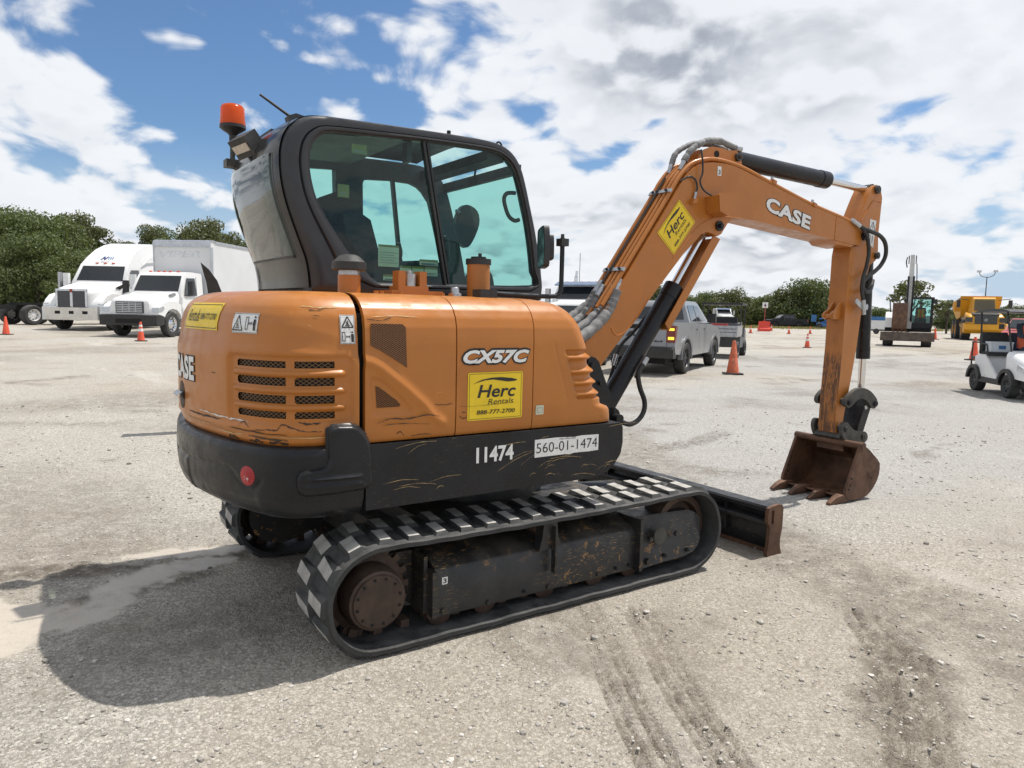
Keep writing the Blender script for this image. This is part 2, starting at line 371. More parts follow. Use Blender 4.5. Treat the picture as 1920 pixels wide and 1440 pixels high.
def textmesh(body, bold=0, shear=0, spacing=1):
    """outline lettering as flat 2-D triangles, cap height about .7, left at 0"""
    key = (body, bold, shear, spacing)
    if key in _tc: return _tc[key]
    cu = bpy.data.curves.new('t', 'FONT'); cu.body = body; cu.size = 1; cu.offset = bold; cu.shear = shear; cu.space_character = spacing; cu.resolution_u = 3
    o = bpy.data.objects.new('t', cu); COL.objects.link(o)
    dg = bpy.context.evaluated_depsgraph_get(); dg.update(); me = o.evaluated_get(dg).to_mesh()
    V = [(v.co.x, v.co.y) for v in me.vertices]; F = [tuple(p.vertices) for p in me.polygons]
    o.evaluated_get(dg).to_mesh_clear(); bpy.data.objects.remove(o, do_unlink=True); bpy.data.curves.remove(cu)
    xs = [v[0] for v in V]; ys = [v[1] for v in V]
    _tc[key] = (V, F, (min(xs), max(xs), min(ys), max(ys))); return _tc[key]
FACE = (-.35, -1, 0)
def lettering(name, body, box, fn, mat, parent, bold=0, shear=0, keep_aspect=False, spacing=1, bboxkey=None, face=FACE):
    """fit text into box (u0,v0,u1,v1) and map with fn(u,v)"""
    V, F, bb = textmesh(body, bold, shear, spacing)
    if bboxkey is not None: bb = textmesh(*bboxkey)[2]
    u0, v0, u1, v1 = box; sx = (u1-u0)/(bb[1]-bb[0]); sy = (v1-v0)/(bb[3]-bb[2])
    b = B(); b.quadmesh([fn(u0+(x-bb[0])*sx, v0+(y-bb[2])*sy) for x, y in V], F)
    return b.make(name, mat, parent, smooth=False, face=face)
def flatshape(name, poly, fn, mat, parent, face=FACE):
    b = B(); b.quadmesh([fn(u, v) for u, v in poly], [list(range(len(poly)))]); return b.make(name, mat, parent, smooth=False, face=face)
def copy_tree(o, parent=None):
    c = o.copy(); COL.objects.link(c); c.parent = parent
    for ch in list(o.children): copy_tree(ch, c)
    return c

# ------------------------------------------------------------------ ground
_lat = np.random.default_rng(11).random((256, 256))
def vnoise(x, y):
    xi = np.floor(x).astype(int); yi = np.floor(y).astype(int); fx = x-xi; fy = y-yi
    fx = fx*fx*(3-2*fx); fy = fy*fy*(3-2*fy); a = _lat[xi & 255, yi & 255]; b = _lat[(xi+1) & 255, yi & 255]; c = _lat[xi & 255, (yi+1) & 255]; d = _lat[(xi+1) & 255, (yi+1) & 255]
    return (a*(1-fx)+b*fx)*(1-fy)+(c*(1-fx)+d*fx)*fy
def fbm(x, y, oct=4, g=.5):
    s = 0; a = 1; t = 0
    for k in range(oct): s = s+a*vnoise(x*2**k+17.3*k, y*2**k+5.1*k); t += a; a *= g
    return s/t
def sst(a, b, x): t = np.clip((x-a)/(b-a), 0, 1); return t*t*(3-2*t)
def segd(x, y, pts):
    """distance to polyline and the run along it"""
    best = np.full(np.shape(x), 1e9); run = np.zeros(np.shape(x)); sgn = np.zeros(np.shape(x)); acc = 0
    for (ax, ay), (bx, by) in zip(pts[:-1], pts[1:]):
        dx, dy = bx-ax, by-ay; L = math.hypot(dx, dy); t = np.clip(((x-ax)*dx+(y-ay)*dy)/L/L, 0, 1)
        px = x-ax-t*dx; py = y-ay-t*dy; d = np.hypot(px, py); m = d < best
        best = np.where(m, d, best); run = np.where(m, acc+t*L, run); sgn = np.where(m, (px*dy-py*dx)/L, sgn); acc += L
    return best, run, sgn
PRINTS = [([(.20, -.92), (.06, -1.17), (-.14, -1.52), (-.34, -1.87), (-.51, -2.2), (-.68, -2.55)], .085),
          ([(.36, -1.2), (.26, -1.37), (0, -1.78), (-.16, -2.07), (-.3, -2.35), (-.42, -2.6)], .085),
          ([(5.6, 2.6), (4.6, 2.2), (3.4, 2.1), (2.2, 2.6)], .16), ([(-1.2, 1.0), (-.95, .6), (-.75, .2)], .19), ([(1.35, -1.9), (1.0, -2.25), (.62, -2.5), (.2, -2.75)], .13)]
MUD = [([(-2.9, 1.45), (-2.45, 1.17), (-2.07, .96), (-1.65, .86), (-1.22, .72)], .16, 1.0), ([(-2.2, .35), (-1.75, .5), (-1.4, .6)], .12, .9), ([(1.25, -2.15), (.95, -2.3), (.6, -2.45), (.25, -2.6)], .20, .80),
       ([(.4, -1.4), (-.1, -1.9), (-.4, -2.3)], .26, .35), ([(-1.9, -.2), (-1.3, -.3), (-.9, -.1)], .40, .45), ([(-3.4, .3), (-2.7, -.3), (-2.2, -.5)], .30, .35)]
SILT = [([(-2.9, .95), (-2.45, .55), (-2.2, .25), (-2.0, .30), (-1.85, .56), (-1.65, .72), (-1.35, .74)], .15), ([(-1.72, 1.04), (-1.4, 1.02), (-1.2, .9)], .085), ([(-2.7, .45), (-2.4, .15)], .22)]
STREAK = [([(-6, 12.9), (-2.63, 12.4), (-.6, 13.3)], .25), ([(22, 20.6), (28, 19.2), (36, 17.6)], .35), ([(15, 11), (21, 9.1), (27, 7.2)], .4), ([(30, 24), (38, 20), (47, 19)], .5), ([(-5, 5.4), (-2.5, 4.7), (-1.6, 4.4)], .18),
          ([(5, 3.2), (8, 2.4), (12, 3.6)], .25), ([(6, .2), (8.5, .9), (11, .4)], .12), ([(18, 14), (30, 12), (42, 13)], .6), ([(-8, 22), (2, 24), (8, 21)], .5), ([(3, 8), (9, 9), (16, 6)], .3)]
def slope_z(x, y):
    dx = x-CAM.x; dy = y-CAM.y; r = np.hypot(dx, dy); az = (np.arctan2(dy, dx)-YAW+PI) % (2*PI)-PI
    k = .0042+.0083*sst(-.05, .38, az)*(1-sst(1.2, 2.2, az))
    t = np.clip(r-7.5, 0, 34); return k*t*t/(t+4)+.055*np.exp(-((x-3.5)**2+(y+.25)**2)/.9)
def ground_fields(x, y):
    r = np.hypot(x-CAM.x, y-CAM.y); z = slope_z(x, y)
    n1 = fbm(x*.9, y*.9, 4); n2 = fbm(x*7, y*7, 3); n3 = fbm(x*28+9, y*28, 2)
    near = 1-sst(14, 40, r)
    mud = np.zeros_like(x); silt = np.zeros_like(x)
    warp = (fbm(x*3.1, y*3.1, 4)-.5)*.30
    for pts, w, a in MUD:
        d, _, _ = segd(x, y, pts); mud = np.maximum(mud, a*(1-sst(w*.45, w*1.3, d+warp)))
    for pts, w in SILT:
        d, _, _ = segd(x, y, pts); silt = np.maximum(silt, 1-sst(w*.72, w*1.02, d+warp*.7+(fbm(x*11+3, y*11, 4)-.5)*.22))
    for pts, w in STREAK:
        d, _, _ = segd(x, y, pts); mud = np.maximum(mud, .75*(1-sst(w*.2, w*1.2, d+(fbm(x*.9+3, y*.9, 4)-.5)*1.6))*sst(.42, .6, fbm(x*1.7, y*1.7, 3)))
    patch = sst(.53, .70, fbm(x*.33+4, y*.33+8, 5)); mud = np.maximum(mud, patch*.42)
    # long sweeping wheel paths left by turning vehicles
    for cx_, cy_, R_, w_ in ((-14, 20, 22, .5), (-14, 20, 24.2, .5), (30, -12, 30, .6), (30, -12, 32, .6), (10, 40, 33, .7), (10, 40, 35.2, .7), (-22, -4, 24, .35), (-22, -4, 25.8, .35)):
        d = np.abs(np.hypot(x-cx_, y-cy_)-R_+(fbm(x*.4, y*.4, 3)-.5)*1.2); mud = np.maximum(mud, .55*(1-sst(w_*.3, w_, d))*sst(.40, .62, fbm(x*.8+7, y*.8, 4)))
    flat = 1-.8*silt
    z = z+near*((n1-.5)*.020+((n2-.5)*.012+(n3-.5)*.007)*flat)
    clod = sst(.56, .75, n2)*np.clip(mud*1.4-.3, 0, 1); z = z+near*clod*(.018+.02*(n3-.4))*flat
    for pts, w in PRINTS:
        d, run, sg = segd(x, y, pts); m = (1-sst(w*.85, w*1.05, d))*(.55+.45*sst(.35, .6, n1))
        ph = run/.042+np.abs(sg)/.042*.6; tread = sst(.30, .45, np.abs((ph % 1)-.5)); groove = np.exp(-((np.abs(sg)-w*.38)/.010)**2)+np.exp(-((np.abs(sg)-w*.92)/.011)**2)
        gv = np.clip(groove, 0, 1); z = z+m*(-.010+.018*tread*(1-gv)-.012*gv); mud = np.maximum(mud, m*(.30+.35*(1-tread)+.45*gv))
    # keep the bed level under the tracks
    under = (1-sst(.98, 1.10, np.abs(y)))*(1-sst(1.15, 1.4, np.abs(x))); z = z*(1-under)+.010*under
    return z, mud, silt
def grey_field(x, y): return np.clip((1-sst(3.0, 7.5, np.hypot((x-9.5)*.8, y-2.2)+(fbm(x*.5, y*.5, 4)-.5)*5))+(1-sst(4, 12, np.hypot(x-22, (y-9)*1.3)+(fbm(x*.3, y*.3, 4)-.5)*9)), 0, 1)
def gz(x, y): return float(slope_z(np.array([float(x)]), np.array([float(y)]))[0])
rr = [.0, .35]
while rr[-1] < 1500: rr.append(rr[-1]*(1.0042 if rr[-1] < 4.2 else 1.0075 if rr[-1] < 9 else 1.013 if rr[-1] < 60 else 1.06))
rr = np.array(rr)
aa = np.concatenate([np.arange(-48, 48, .26), np.arange(48, 312, 4.0)])*PI/180+YAW
RRg, AAg = np.meshgrid(rr, aa, indexing='ij'); GX = CAM.x+RRg*np.cos(AAg); GY = CAM.y+RRg*np.sin(AAg)
GZ, GM, GS = ground_fields(GX, GY)
nr, na = GX.shape
I = np.arange(nr*na).reshape(nr, na); a0 = I[:-1]; a1 = I[1:]
F = np.stack([a0, a1, np.roll(a1, -1, 1), np.roll(a0, -1, 1)], -1).reshape(-1, 4)
me = bpy.data.meshes.new('ground'); me.vertices.add(nr*na); me.vertices.foreach_set('co', np.stack([GX, GY, GZ], -1).astype(np.float32).ravel())
me.loops.add(F.size); me.loops.foreach_set('vertex_index', F.ravel().astype(np.int32)); me.polygons.add(len(F)); me.polygons.foreach_set('loop_start', (np.arange(len(F))*4).astype(np.int32))
me.update(); me.validate()
for nm, arr in (('mud', GM), ('silt', GS), ('grey', grey_field(GX, GY))):
    at = me.attributes.new(nm, 'FLOAT', 'POINT'); at.data.foreach_set('value', arr.astype(np.float32).ravel())
me.polygons.foreach_set('use_smooth', np.ones(len(me.polygons), dtype=bool))
m, nt, bs = newmat('limestone_gravel'); h = NT(nt); co0 = h.coord()
wv = h.n('ShaderNodeTexNoise'); h.l(co0, wv.inputs['Vector']); wv.inputs['Scale'].default_value = 55; wv.inputs['Detail'].default_value = 2
wm = h.n('ShaderNodeVectorMath', operation='MULTIPLY_ADD'); h.l(wv.outputs['Color'], wm.inputs[0]); wm.inputs[1].default_value = (.022, .022, .022); h.l(co0, wm.inputs[2]); co = wm.outputs[0]
am = h.n('ShaderNodeAttribute', attribute_name='mud').outputs['Fac']; asl = h.n('ShaderNodeAttribute', attribute_name='silt').outputs['Fac']
v1 = h.n('ShaderNodeTexVoronoi'); h.l(co, v1.inputs['Vector']); v1.inputs['Scale'].default_value = 78
v2 = h.n('ShaderNodeTexVoronoi'); h.l(co, v2.inputs['Vector']); v2.inputs['Scale'].default_value = 24
sp1 = h.n('ShaderNodeSeparateColor'); h.l(v1.outputs['Color'], sp1.inputs[0]); sp2 = h.n('ShaderNodeSeparateColor'); h.l(v2.outputs['Color'], sp2.inputs[0])
fine = h.mix(sp1.outputs[0], (.27, .25, .215), (.70, .66, .585))
fine = h.mix(h.math('MULTIPLY', h.ramp(v1.outputs['Distance'], .35, .85), .62), fine, (.17, .152, .125))
coarse = h.mix(sp2.outputs[1], (.32, .30, .27), (.74, .71, .65))
peb = h.math('MULTIPLY', h.ramp(v2.outputs['Distance'], .42, .34), h.ramp(sp2.outputs[2], .62, .68))
col = h.mix(peb, fine, coarse)
col = h.mix(h.ramp(h.noise(co0, 210, 3, .7), .35, .7), h.mix(.28, col, (.12, .105, .085)), h.mix(.22, col, (.88, .85, .78)))
lg = h.noise(co, .16, 7, .62); col = h.mix(h.ramp(lg, .38, .66), col, h.mix(.42, col, (.36, .30, .225)))
lg2 = h.noise(h.mapping(co, (.9, 1.6, 1), (0, 0, .5)), .7, 6, .66); col = h.mix(h.math('MULTIPLY', h.ramp(lg2, .52, .72), .55), col, (.30, .262, .21))
lg3 = h.noise(h.mapping(co, (2.2, .5, 1), (0, 0, .9)), .45, 5, .6); col = h.mix(h.math('MULTIPLY', h.ramp(lg3, .55, .7), .40), col, (.60, .565, .51))
agr = h.n('ShaderNodeAttribute', attribute_name='grey').outputs['Fac']; col = h.mix(h.math('MULTIPLY', agr, .62), col, h.mix(sp1.outputs[1], (.20, .20, .20), (.52, .515, .50)))
mudc = h.mix(h.noise(co, 9, 6, .65), (.060, .048, .037), (.21, .175, .135))
col = h.mix(h.math('MULTIPLY', am, h.ramp(h.noise(co, 7, 7, .75), .28, .62)), col, mudc)
siltc = h.mix(h.noise(co, 2.5, 5, .6), (.40, .350, .285), (.56, .50, .42)); col = h.mix(h.math('MULTIPLY', asl, h.ramp(h.noise(co0, 16, 5, .7), .25, .6, .55, .95)), col, siltc)
h.l(col, bs.inputs['Base Color'])
h.l(h.math('SUBTRACT', .93, h.math('MULTIPLY', asl, .48)), bs.inputs['Roughness']); bs.inputs['Specular IOR Level'].default_value = .3
ht = h.math('ADD', h.math('MULTIPLY', v1.outputs['Distance'], -.55), h.math('MULTIPLY', peb, .9)); ht = h.math('ADD', ht, h.noise(co, 140, 3, .6))
ht = h.math('MULTIPLY', ht, h.math('SUBTRACT', 1.0, h.math('MULTIPLY', asl, .85)))
h.l(h.bump(ht, .85, .011), bs.inputs['Normal'])
me.materials.append(m)
ground = bpy.data.objects.new('ground', me); link(ground); tag(ground, 'pale crushed limestone gravel lot with muddy ruts and tyre prints', 'gravel lot', kind='structure')

# loose stones lying on the lot (uncountable)
def stone_proto(seed):
    r = np.random.default_rng(seed); bm = bmesh.new(); bmesh.ops.create_icosphere(bm, subdivisions=1, radius=1)
    for v in bm.verts: v.co *= r.uniform(.72, 1.15)
    V = np.array([v.co[:] for v in bm.verts]); V *= np.array([1, r.uniform(.65, .95), r.uniform(.45, .7)]); Fc = np.array([[v.index for v in f.verts] for f in bm.faces]); bm.free(); return V, Fc
protos = [stone_proto(i) for i in range(6)]
n = 15000
u = rng.random(n); rad_ = np.exp(np.log(1.6)+u*np.log(13/1.6)); ang = YAW+rng.uniform(-.78, .78, n); sx = CAM.x+rad_*np.cos(ang); sy = CAM.y+rad_*np.sin(ang)
clump = fbm(sx*1.1+2, sy*1.1, 4); ok = (clump > .40) & ~((np.abs(sy) < 1.05) & (np.abs(sx) < 1.4)); sx = sx[ok]; sy = sy[ok]
sz, smud, ssilt = ground_fields(sx, sy); kp = (ssilt < .4); sx, sy, sz = sx[kp], sy[kp], sz[kp]
size = np.clip(.0042*np.exp(rng.normal(0, .5, len(sx))), .002, .022)*(1+.09*np.hypot(sx-CAM.x, sy-CAM.y))
VV = []; FF = []; off = 0
for i in range(len(sx)):
    V, Fc = protos[i % 6]; t = rng.uniform(0, 2*PI); c, s_ = math.cos(t), math.sin(t)
    P = V@np.array([[c, s_, 0], [-s_, c, 0], [0, 0, 1]])*size[i]+np.array([sx[i], sy[i], sz[i]+size[i]*.18]); VV.append(P); FF.append(Fc+off); off += len(V)
me = bpy.data.meshes.new('loose_stones'); me.from_pydata(np.concatenate(VV).tolist(), [], np.concatenate(FF).tolist())
m, nt, bs = newmat('stone'); h = NT(nt); rnd = h.n('ShaderNodeNewGeometry').outputs['Random Per Island']
h.l(h.mix(rnd, (.22, .20, .175), (.58, .55, .50)), bs.inputs['Base Color']); bs.inputs['Roughness'].default_value = .9
me.materials.append(m); st = bpy.data.objects.new('loose_stones', me); link(st); tag(st, 'loose limestone chips scattered over the gravel lot', 'stones', kind='stuff')

# ================================================================== the excavator
exc = tag(empty('mini_excavator'), 'orange mini excavator with black cab and rubber tracks, bucket resting on the gravel', 'excavator')
# ------------------------------------------------ undercarriage
LH, ZC, RB = 1.0125, .279, .253
PERIM = 4*LH+2*PI*RB
def loop(s, r=0.0):
    """point, tangent, normal of the belt surface (outside positive)"""
    s %= PERIM; R = RB+r
    if s < 2*LH:
        x = -LH+s; sag = -.012*math.sin(PI*s/(2*LH)); return Vector((x, 0, ZC+R+sag)), Vector((1, 0, 0)), Vector((0, 0, 1))
    s -= 2*LH
    if s < PI*RB: a = PI/2-s/RB; return Vector((LH+R*math.cos(a), 0, ZC+R*math.sin(a))), Vector((math.sin(a), 0, -math.cos(a))), Vector((math.cos(a), 0, math.sin(a)))
    s -= PI*RB
    if s < 2*LH: return Vector((LH-s, 0, ZC-R)), Vector((-1, 0, 0)), Vector((0, 0, -1))
    s -= 2*LH; a = -PI/2-s/RB
    return Vector((-LH+R*math.cos(a), 0, ZC+R*math.sin(a))), Vector((math.sin(a), 0, -math.cos(a))), Vector((math.cos(a), 0, math.sin(a)))
def lugmesh(seed):
    r = random.Random(seed); b = B(); w, l, hgt = .088, .037, .022; k = .02
    V = [(-l-.012, -w, -.004), (l+.006, -w, -.004), (l+.012, w, -.004), (-l-.006, w, -.004)]
    T = [(-l+.006-k*.3, -w+.012, hgt), (l-.012-k*.3, -w+.012, hgt), (l-.006+k*.3, w-.012, hgt), (-l+.012+k*.3, w-.012, hgt)]
    T = [(x+r.uniform(-.004, .004), y+r.uniform(-.004, .004), z+r.uniform(-.004, .001)) for x, y, z in T]
    fs = b.quadmesh(V+T, ((4, 5, 6, 7), (0, 1, 5, 4), (1, 2, 6, 5), (2, 3, 7, 6), (3, 0, 4, 7))); b._b(fs, .005, 2)
    me = bpy.data.meshes.new('tread_lug')
    b.bm.normal_update()
    for f in b.bm.faces:
        f.smooth = False
        f.material_index = 0 if f.normal.z > .55 and f.calc_center_median().z > .012 else 1
    b.bm.to_mesh(me); b.bm.free(); me.materials.append(LUG); me.materials.append(RUBBER); return me
LUGS = [lugmesh(i) for i in range(4)]
db = B(); db.box((-.022, -.035, -.036), (.022, .035, .004), .008); dm = db.make('x', RUSTHUB); DRIVE = dm.data; bpy.data.objects.remove(dm)
def track(side):
    y0, y1 = (-.98, -.58) if side < 0 else (.58, .98); b = B(); N = 220; sec = [(y0, -.004), (y0+.012, 0), (y1-.012, 0), (y1, -.004), (y1, -.024), (y1-.02, -.028), (y0+.02, -.028), (y0, -.024)]
    V = []
    for i in range(N):
        for y, r in sec:
            p, t, n = loop(PERIM*i/N, r); w = .0012*math.sin(i*.9+y*9)*(1 if r < -.001 else .3); V.append((p.x+n.x*w, y+(.003*math.sin(i*.37) if y in (y0, y1) else 0), p.z+n.z*w))
    k = len(sec); F = [[i*k+j, i*k+(j+1) % k, ((i+1) % N)*k+(j+1) % k, ((i+1) % N)*k+j] for i in range(N) for j in range(k)]
    b.quadmesh(V, [f[::-1] for f in F]); tr = b.make('rubber_track', RUBBER, exc, 50)
    n = 40
    for row in (0, 1):
        yc = (y0+.108, y1-.108)[row]
        for i in range(n):
            p, t, nn = loop(PERIM*(i+.5*row)/n+.04, 0); o = bpy.data.objects.new('tread_lug', LUGS[(i*7+row) % 4]); link(o, tr)
            yv = Vector((0, 1, 0)); sc = random.uniform(.95, 1.04)
            M = Matrix(((t.x, yv.x, nn.x), (t.y, yv.y, nn.y), (t.z, yv.z, nn.z))).to_4x4()@Matrix.Rotation(random.uniform(-.03, .03), 4, 'Z')@Matrix.Scale(sc, 4, (1, 0, 0)); o.matrix_local = Matrix.Translation((p.x, yc+random.uniform(-.003, .003), p.z))@M
    for i in range(n):
        p, t, nn = loop(PERIM*i/n, -.028); o = bpy.data.objects.new('drive_lug', DRIVE); link(o, tr)
        o.matrix_local = Matrix.Translation((p.x, (y0+y1)/2, p.z))@Matrix(((t.x, 0, nn.x), (t.y, 1, nn.y), (t.z, 0, nn.z))).to_4x4()
    s = side
    # track frame: sloped-top beam
    def yy(v): return s*v
    b = B(); sec = [(.90, .105), (.90, .325), (.885, .345), (.74, .405), (.64, .405), (.64, .105)]
    xs = (-.70, .612); V = [(x, yy(a), z) for x in xs for a, z in sec]; n6 = len(sec)
    F = [list(range(n6)), list(range(n6, 2*n6))[::-1]]+[[i, (i+1) % n6, n6+(i+1) % n6, n6+i][::-1] for i in range(n6)]
    if s < 0: F = [f[::-1] for f in F]
    b._b(b.quadmesh(V, F), .010, 2)
    fr = b.make('track_frame', BLACKFRAME, exc)
    b = B(); b.prism([(-.725, .11), (-.705, .105), (-.690, .12), (-.690, .30), (-.70, .335), (-.725, .335)], yy(.70), yy(.915), .006); b.box((-.745, min(yy(.66), yy(.86)), .12), (-.725, max(yy(.66), yy(.86)), .40), .004); b.make('end_plate', BLACKFRAME, fr)
    b = B(); prof = [(.628, .104), (.734, .112), (1.005, .122), (1.076, .138), (1.115, .17), (1.129, .211), (1.12, .345), (1.105, .372), (1.08, .385), (.628, .396)]
    def taper(x, y, z): return (x, y*(1-.10*max(0, (z-.36)/.04)) if abs(y) > .9 else y, z)
    b.prism(prof, yy(.70), yy(.93), .012, taper); b.make('idler_guard', BLACKFRAME, fr)
    b = B(); b.prism([(.605, .10), (.628, .10), (.628, .405), (.605, .405)], yy(.66), yy(.945), .006); b.make('guard_flange', BLACKFRAME, fr)
    for x, z, r, yb in ((.70, .272, .016, .93), (.917, .274, .016, .93), (.687, .142, .020, .93), (.824, .154, .011, .93), (1.017, .156, .011, .93), (-.02, .125, .014, .90), (.33, .125, .014, .90), (-.40, .118, .014, .90), (-.66, .13, .014, .90), (.46, .135, .009, .90), (.56, .135, .009, .90), (-.18, .13, .009, .90)):
        b = B(); b.cyl((x, yy(yb-.01), z), (x, yy(yb+.011), z), r, seg=6 if r > .012 else 12, bev=.002); b.make('bolt', BLACKFRAME if r > .012 else DARK, fr)
    b = B(); b.lathe([(.052, 0), (.052, .001), (.03, .003), (.0, .004)], (.782, yy(.9305), .28), (0, s, 0), 24); b.make('boss', GREYSTEEL, fr)
    b = B(); b.prism([(-.075, .50), (.01, .49), (.012, .47), (.02, .40), (.045, .345), (-.105, .335), (-.085, .41), (-.078, .47)], yy(.865), yy(.925), .008); b.prism([(-.022, .46), (-.012, .46), (-.010, .21), (-.020, .21)], yy(.92), yy(.955), .004); b.make('roller_bracket', BLACKFRAME, fr)
    b = B(); b.lathe([(.0, -.12), (.035, -.12), (.045, -.10), (.05, -.09), (.05, .06), (.045, .08), (.0, .08)], (-.05, yy(.78), .452), (0, s, 0)); b.make('carrier_roller', RUSTHUB, fr)
    for x in (-.66, -.40, -.02, .33, .60):
        b = B(); b.lathe([(.0, -.10), (.05, -.10), (.068, -.09), (.068, -.05), (.055, -.04), (.055, .04), (.068, .05), (.068, .09), (.05, .10), (.0, .10)], (x, yy(.78), .115), (0, s, 0), 20); b.make('track_roller', RUSTHUB, fr)
    # drive sprocket
    b = B(); b.lathe([(.02, -.10), (.15, -.10), (.16, -.04), (.188, -.03), (.188, .0), (.16, .01), (.135, .02), (.02, .02)], (-LH, yy(.80), ZC-.01), (0, s, 0), 40)
    for k in range(18):
        a = 2*PI*k/18; b.box((-.016, -.015, 0), (.016, .015, .03), .004, Matrix.Translation((-LH+.185*math.cos(a), yy(.785), ZC-.01+.185*math.sin(a)))@Matrix.Rotation(PI/2-a, 4, 'Y'))
    sp = b.make('drive_sprocket', RUSTHUB, exc)
    b = B(); b.lathe([(.15, -.03), (.15, .02), (.142, .05), (.136, .085), (.125, .09), (.120, .10), (.0, .103)], (-LH, yy(.845), ZC-.014), (0, s, 0), 48); hc = b.make('hub_cover', RUSTHUB, sp)
    for k in range(12):
        b = B(); a = 2*PI*k/12+.2; b.cyl((-LH+.106*math.cos(a), yy(.945), ZC-.014+.106*math.sin(a)), (-LH+.106*math.cos(a), yy(.9515), ZC-.014+.106*math.sin(a)), .0065, seg=8); b.make('hub_screw', DARK, sp)
    b = B(); b.cyl((-LH+.01, yy(.62), ZC), (-LH+.01, yy(.76), ZC), .135, seg=28, bev=.01); b.box((-.93, min(yy(.62), yy(.73)), .15), (-.70, max(yy(.62), yy(.73)), .40), .02)
    b.make('motor_housing', BLACKFRAME, sp)
    b = B(); b.prism(crv2([(-1.185, .30), (-1.15, .18), (-1.04, .115), (-.92, .12), (-.70, .20), (-.52, .25), (-.50, .38), (-.70, .43), (-1.0, .44), (-1.13, .40)], 4, True), yy(.585), yy(.612), .006); b.make('motor_cover', BLACKFRAME, sp)
    b = B(); b.lathe([(.03, -.09), (.05, -.09), (.06, -.03), (.16, -.025), (.165, -.07), (.205, -.07), (.215, -.02), (.215, .02), (.205, .07), (.165, .07), (.16, .02), (.06, .03), (.05, .09), (.0, .09)], (LH+.01, yy(.79), ZC), (0, s, 0), 40); b.make('front_idler', RUSTHUB, exc)
    if s < 0:
        b = B(); V = rrect(-.668, .262, -.637, .298, .003); flatshape('decal', V, lambda u, v: (u, -.9025, v), DWHITE, fr)
        lettering('lettering', '3', (-.662, .268, -.643, .292), lambda u, v: (u, -.904, v), DBLACK, fr, .02)
track(-1); track(1)
b = B(); b.box((-.62, -.66, .27), (.62, .66, .50), .05); b.box((-.75, -.62, .24), (-.40, .62, .42), .04); b.make('centre_frame', BLACKFRAME, exc)
b = B(); b.cyl((0, 0, .49), (0, 0, .56), .47, seg=56, bev=.01); b.cyl((0, 0, .56), (0, 0, .69), .43, seg=56, bev=.01); b.make('slew_ring', GREYSTEEL, exc)
# ------------------------------------------------ dozer blade
for y in (-.40, .40): b = B(); b.prism([(.45, .30), (1.74, .23), (1.74, .12), (1.2, .13), (.45, .18)], y-.06, y+.06, .012); b.make('blade_arm', BLACKFRAME, exc)
b = B(); b.prism([(1.735, .298), (1.733, .322), (1.745, .334), (1.835, .338), (1.853, .322), (1.85, .30), (1.82, .235), (1.806, .17), (1.81, .10), (1.835, .03), (1.815, .025), (1.79, .06), (1.778, .12), (1.774, .19), (1.745, .205), (1.74, .225), (1.755, .24), (1.785, .255), (1.79, .28), (1.775, .296)], -.975, .975, .004)
bl = b.make('dozer_blade', BLACK, exc)
b = B(); b.prism([(1.795, -.004), (1.845, -.004), (1.838, .06), (1.828, .06)], -.97, .97, .003); b.make('cutting_edge', RUST, bl)
pl = [(1.718, .306), (1.724, .328), (1.75, .336), (1.82, .344), (1.862, .337), (1.877, .315), (1.877, .25), (1.874, .174), (1.858, .10), (1.862, .05), (1.88, .0), (1.872, -.012), (1.735, -.004), (1.722, .012), (1.738, .1), (1.744, .194), (1.716, .236)]
slot = [(1.768+.013*math.cos(t), .265+.036*math.copysign(1, math.sin(t))*(1 if abs(math.sin(t)) > 1e-6 else 0)+.012*math.sin(t)) for t in [2*PI*(k+.5)/16 for k in range(16)]]
def holeplate(outer, holes, y0, y1, fn=None):
    """plate with holes in the x-z plane"""
    fn = fn or (lambda x, y, z: (x, y, z)); b = B(); bm = b.bm; loops = [outer]+holes; es = []; vs0 = []
    for lp in loops:
        vs = [bm.verts.new((x, 0, z)) for x, z in lp]; vs0.append(vs)
        for i in range(len(vs)): es.append(bm.edges.new((vs[i], vs[(i+1) % len(vs)])))
    bmesh.ops.triangle_fill(bm, use_beauty=True, use_dissolve=False, edges=es, normal=(0, -1, 0))
    tri = [[v for v in f.verts] for f in bm.faces]; idx = {}; P = []
    for v in bm.verts: idx[v] = len(P); P.append((v.co.x, v.co.z))
    F = [[idx[v] for v in t] for t in tri]; lo = [[idx[v] for v in vs] for vs in vs0]; bm.free(); b.bm = bmesh.new(); n = len(P)
    V = [fn(x, y0, z) for x, z in P]+[fn(x, y1, z) for x, z in P]
    FF = F+[[i+n for i in f[::-1]] for f in F]
    for l in lo: FF += [[l[i], l[(i+1) % len(l)], l[(i+1) % len(l)]+n, l[i]+n] for i in range(len(l))]
    b.quadmesh(V, FF); bmesh.ops.recalc_face_normals(b.bm, faces=b.bm.faces); return b
for y in (-.99, .965): holeplate(pl, [slot], y, y+.025).make('end_plate', RUST, bl, 30)
for y in (-.62, -.2, .2, .62): b = B(); b.box((1.745, y-.008, .10), (1.79, y+.008, .30), .003); b.make('blade_rib', BLACK, bl)
b = B(); b.cyl((.62, 0, .38), (1.25, 0, .30), .055, seg=20, bev=.006); b.cyl((1.25, 0, .30), (1.72, 0, .24), .025); b.make('blade_cylinder', BLACK, exc)

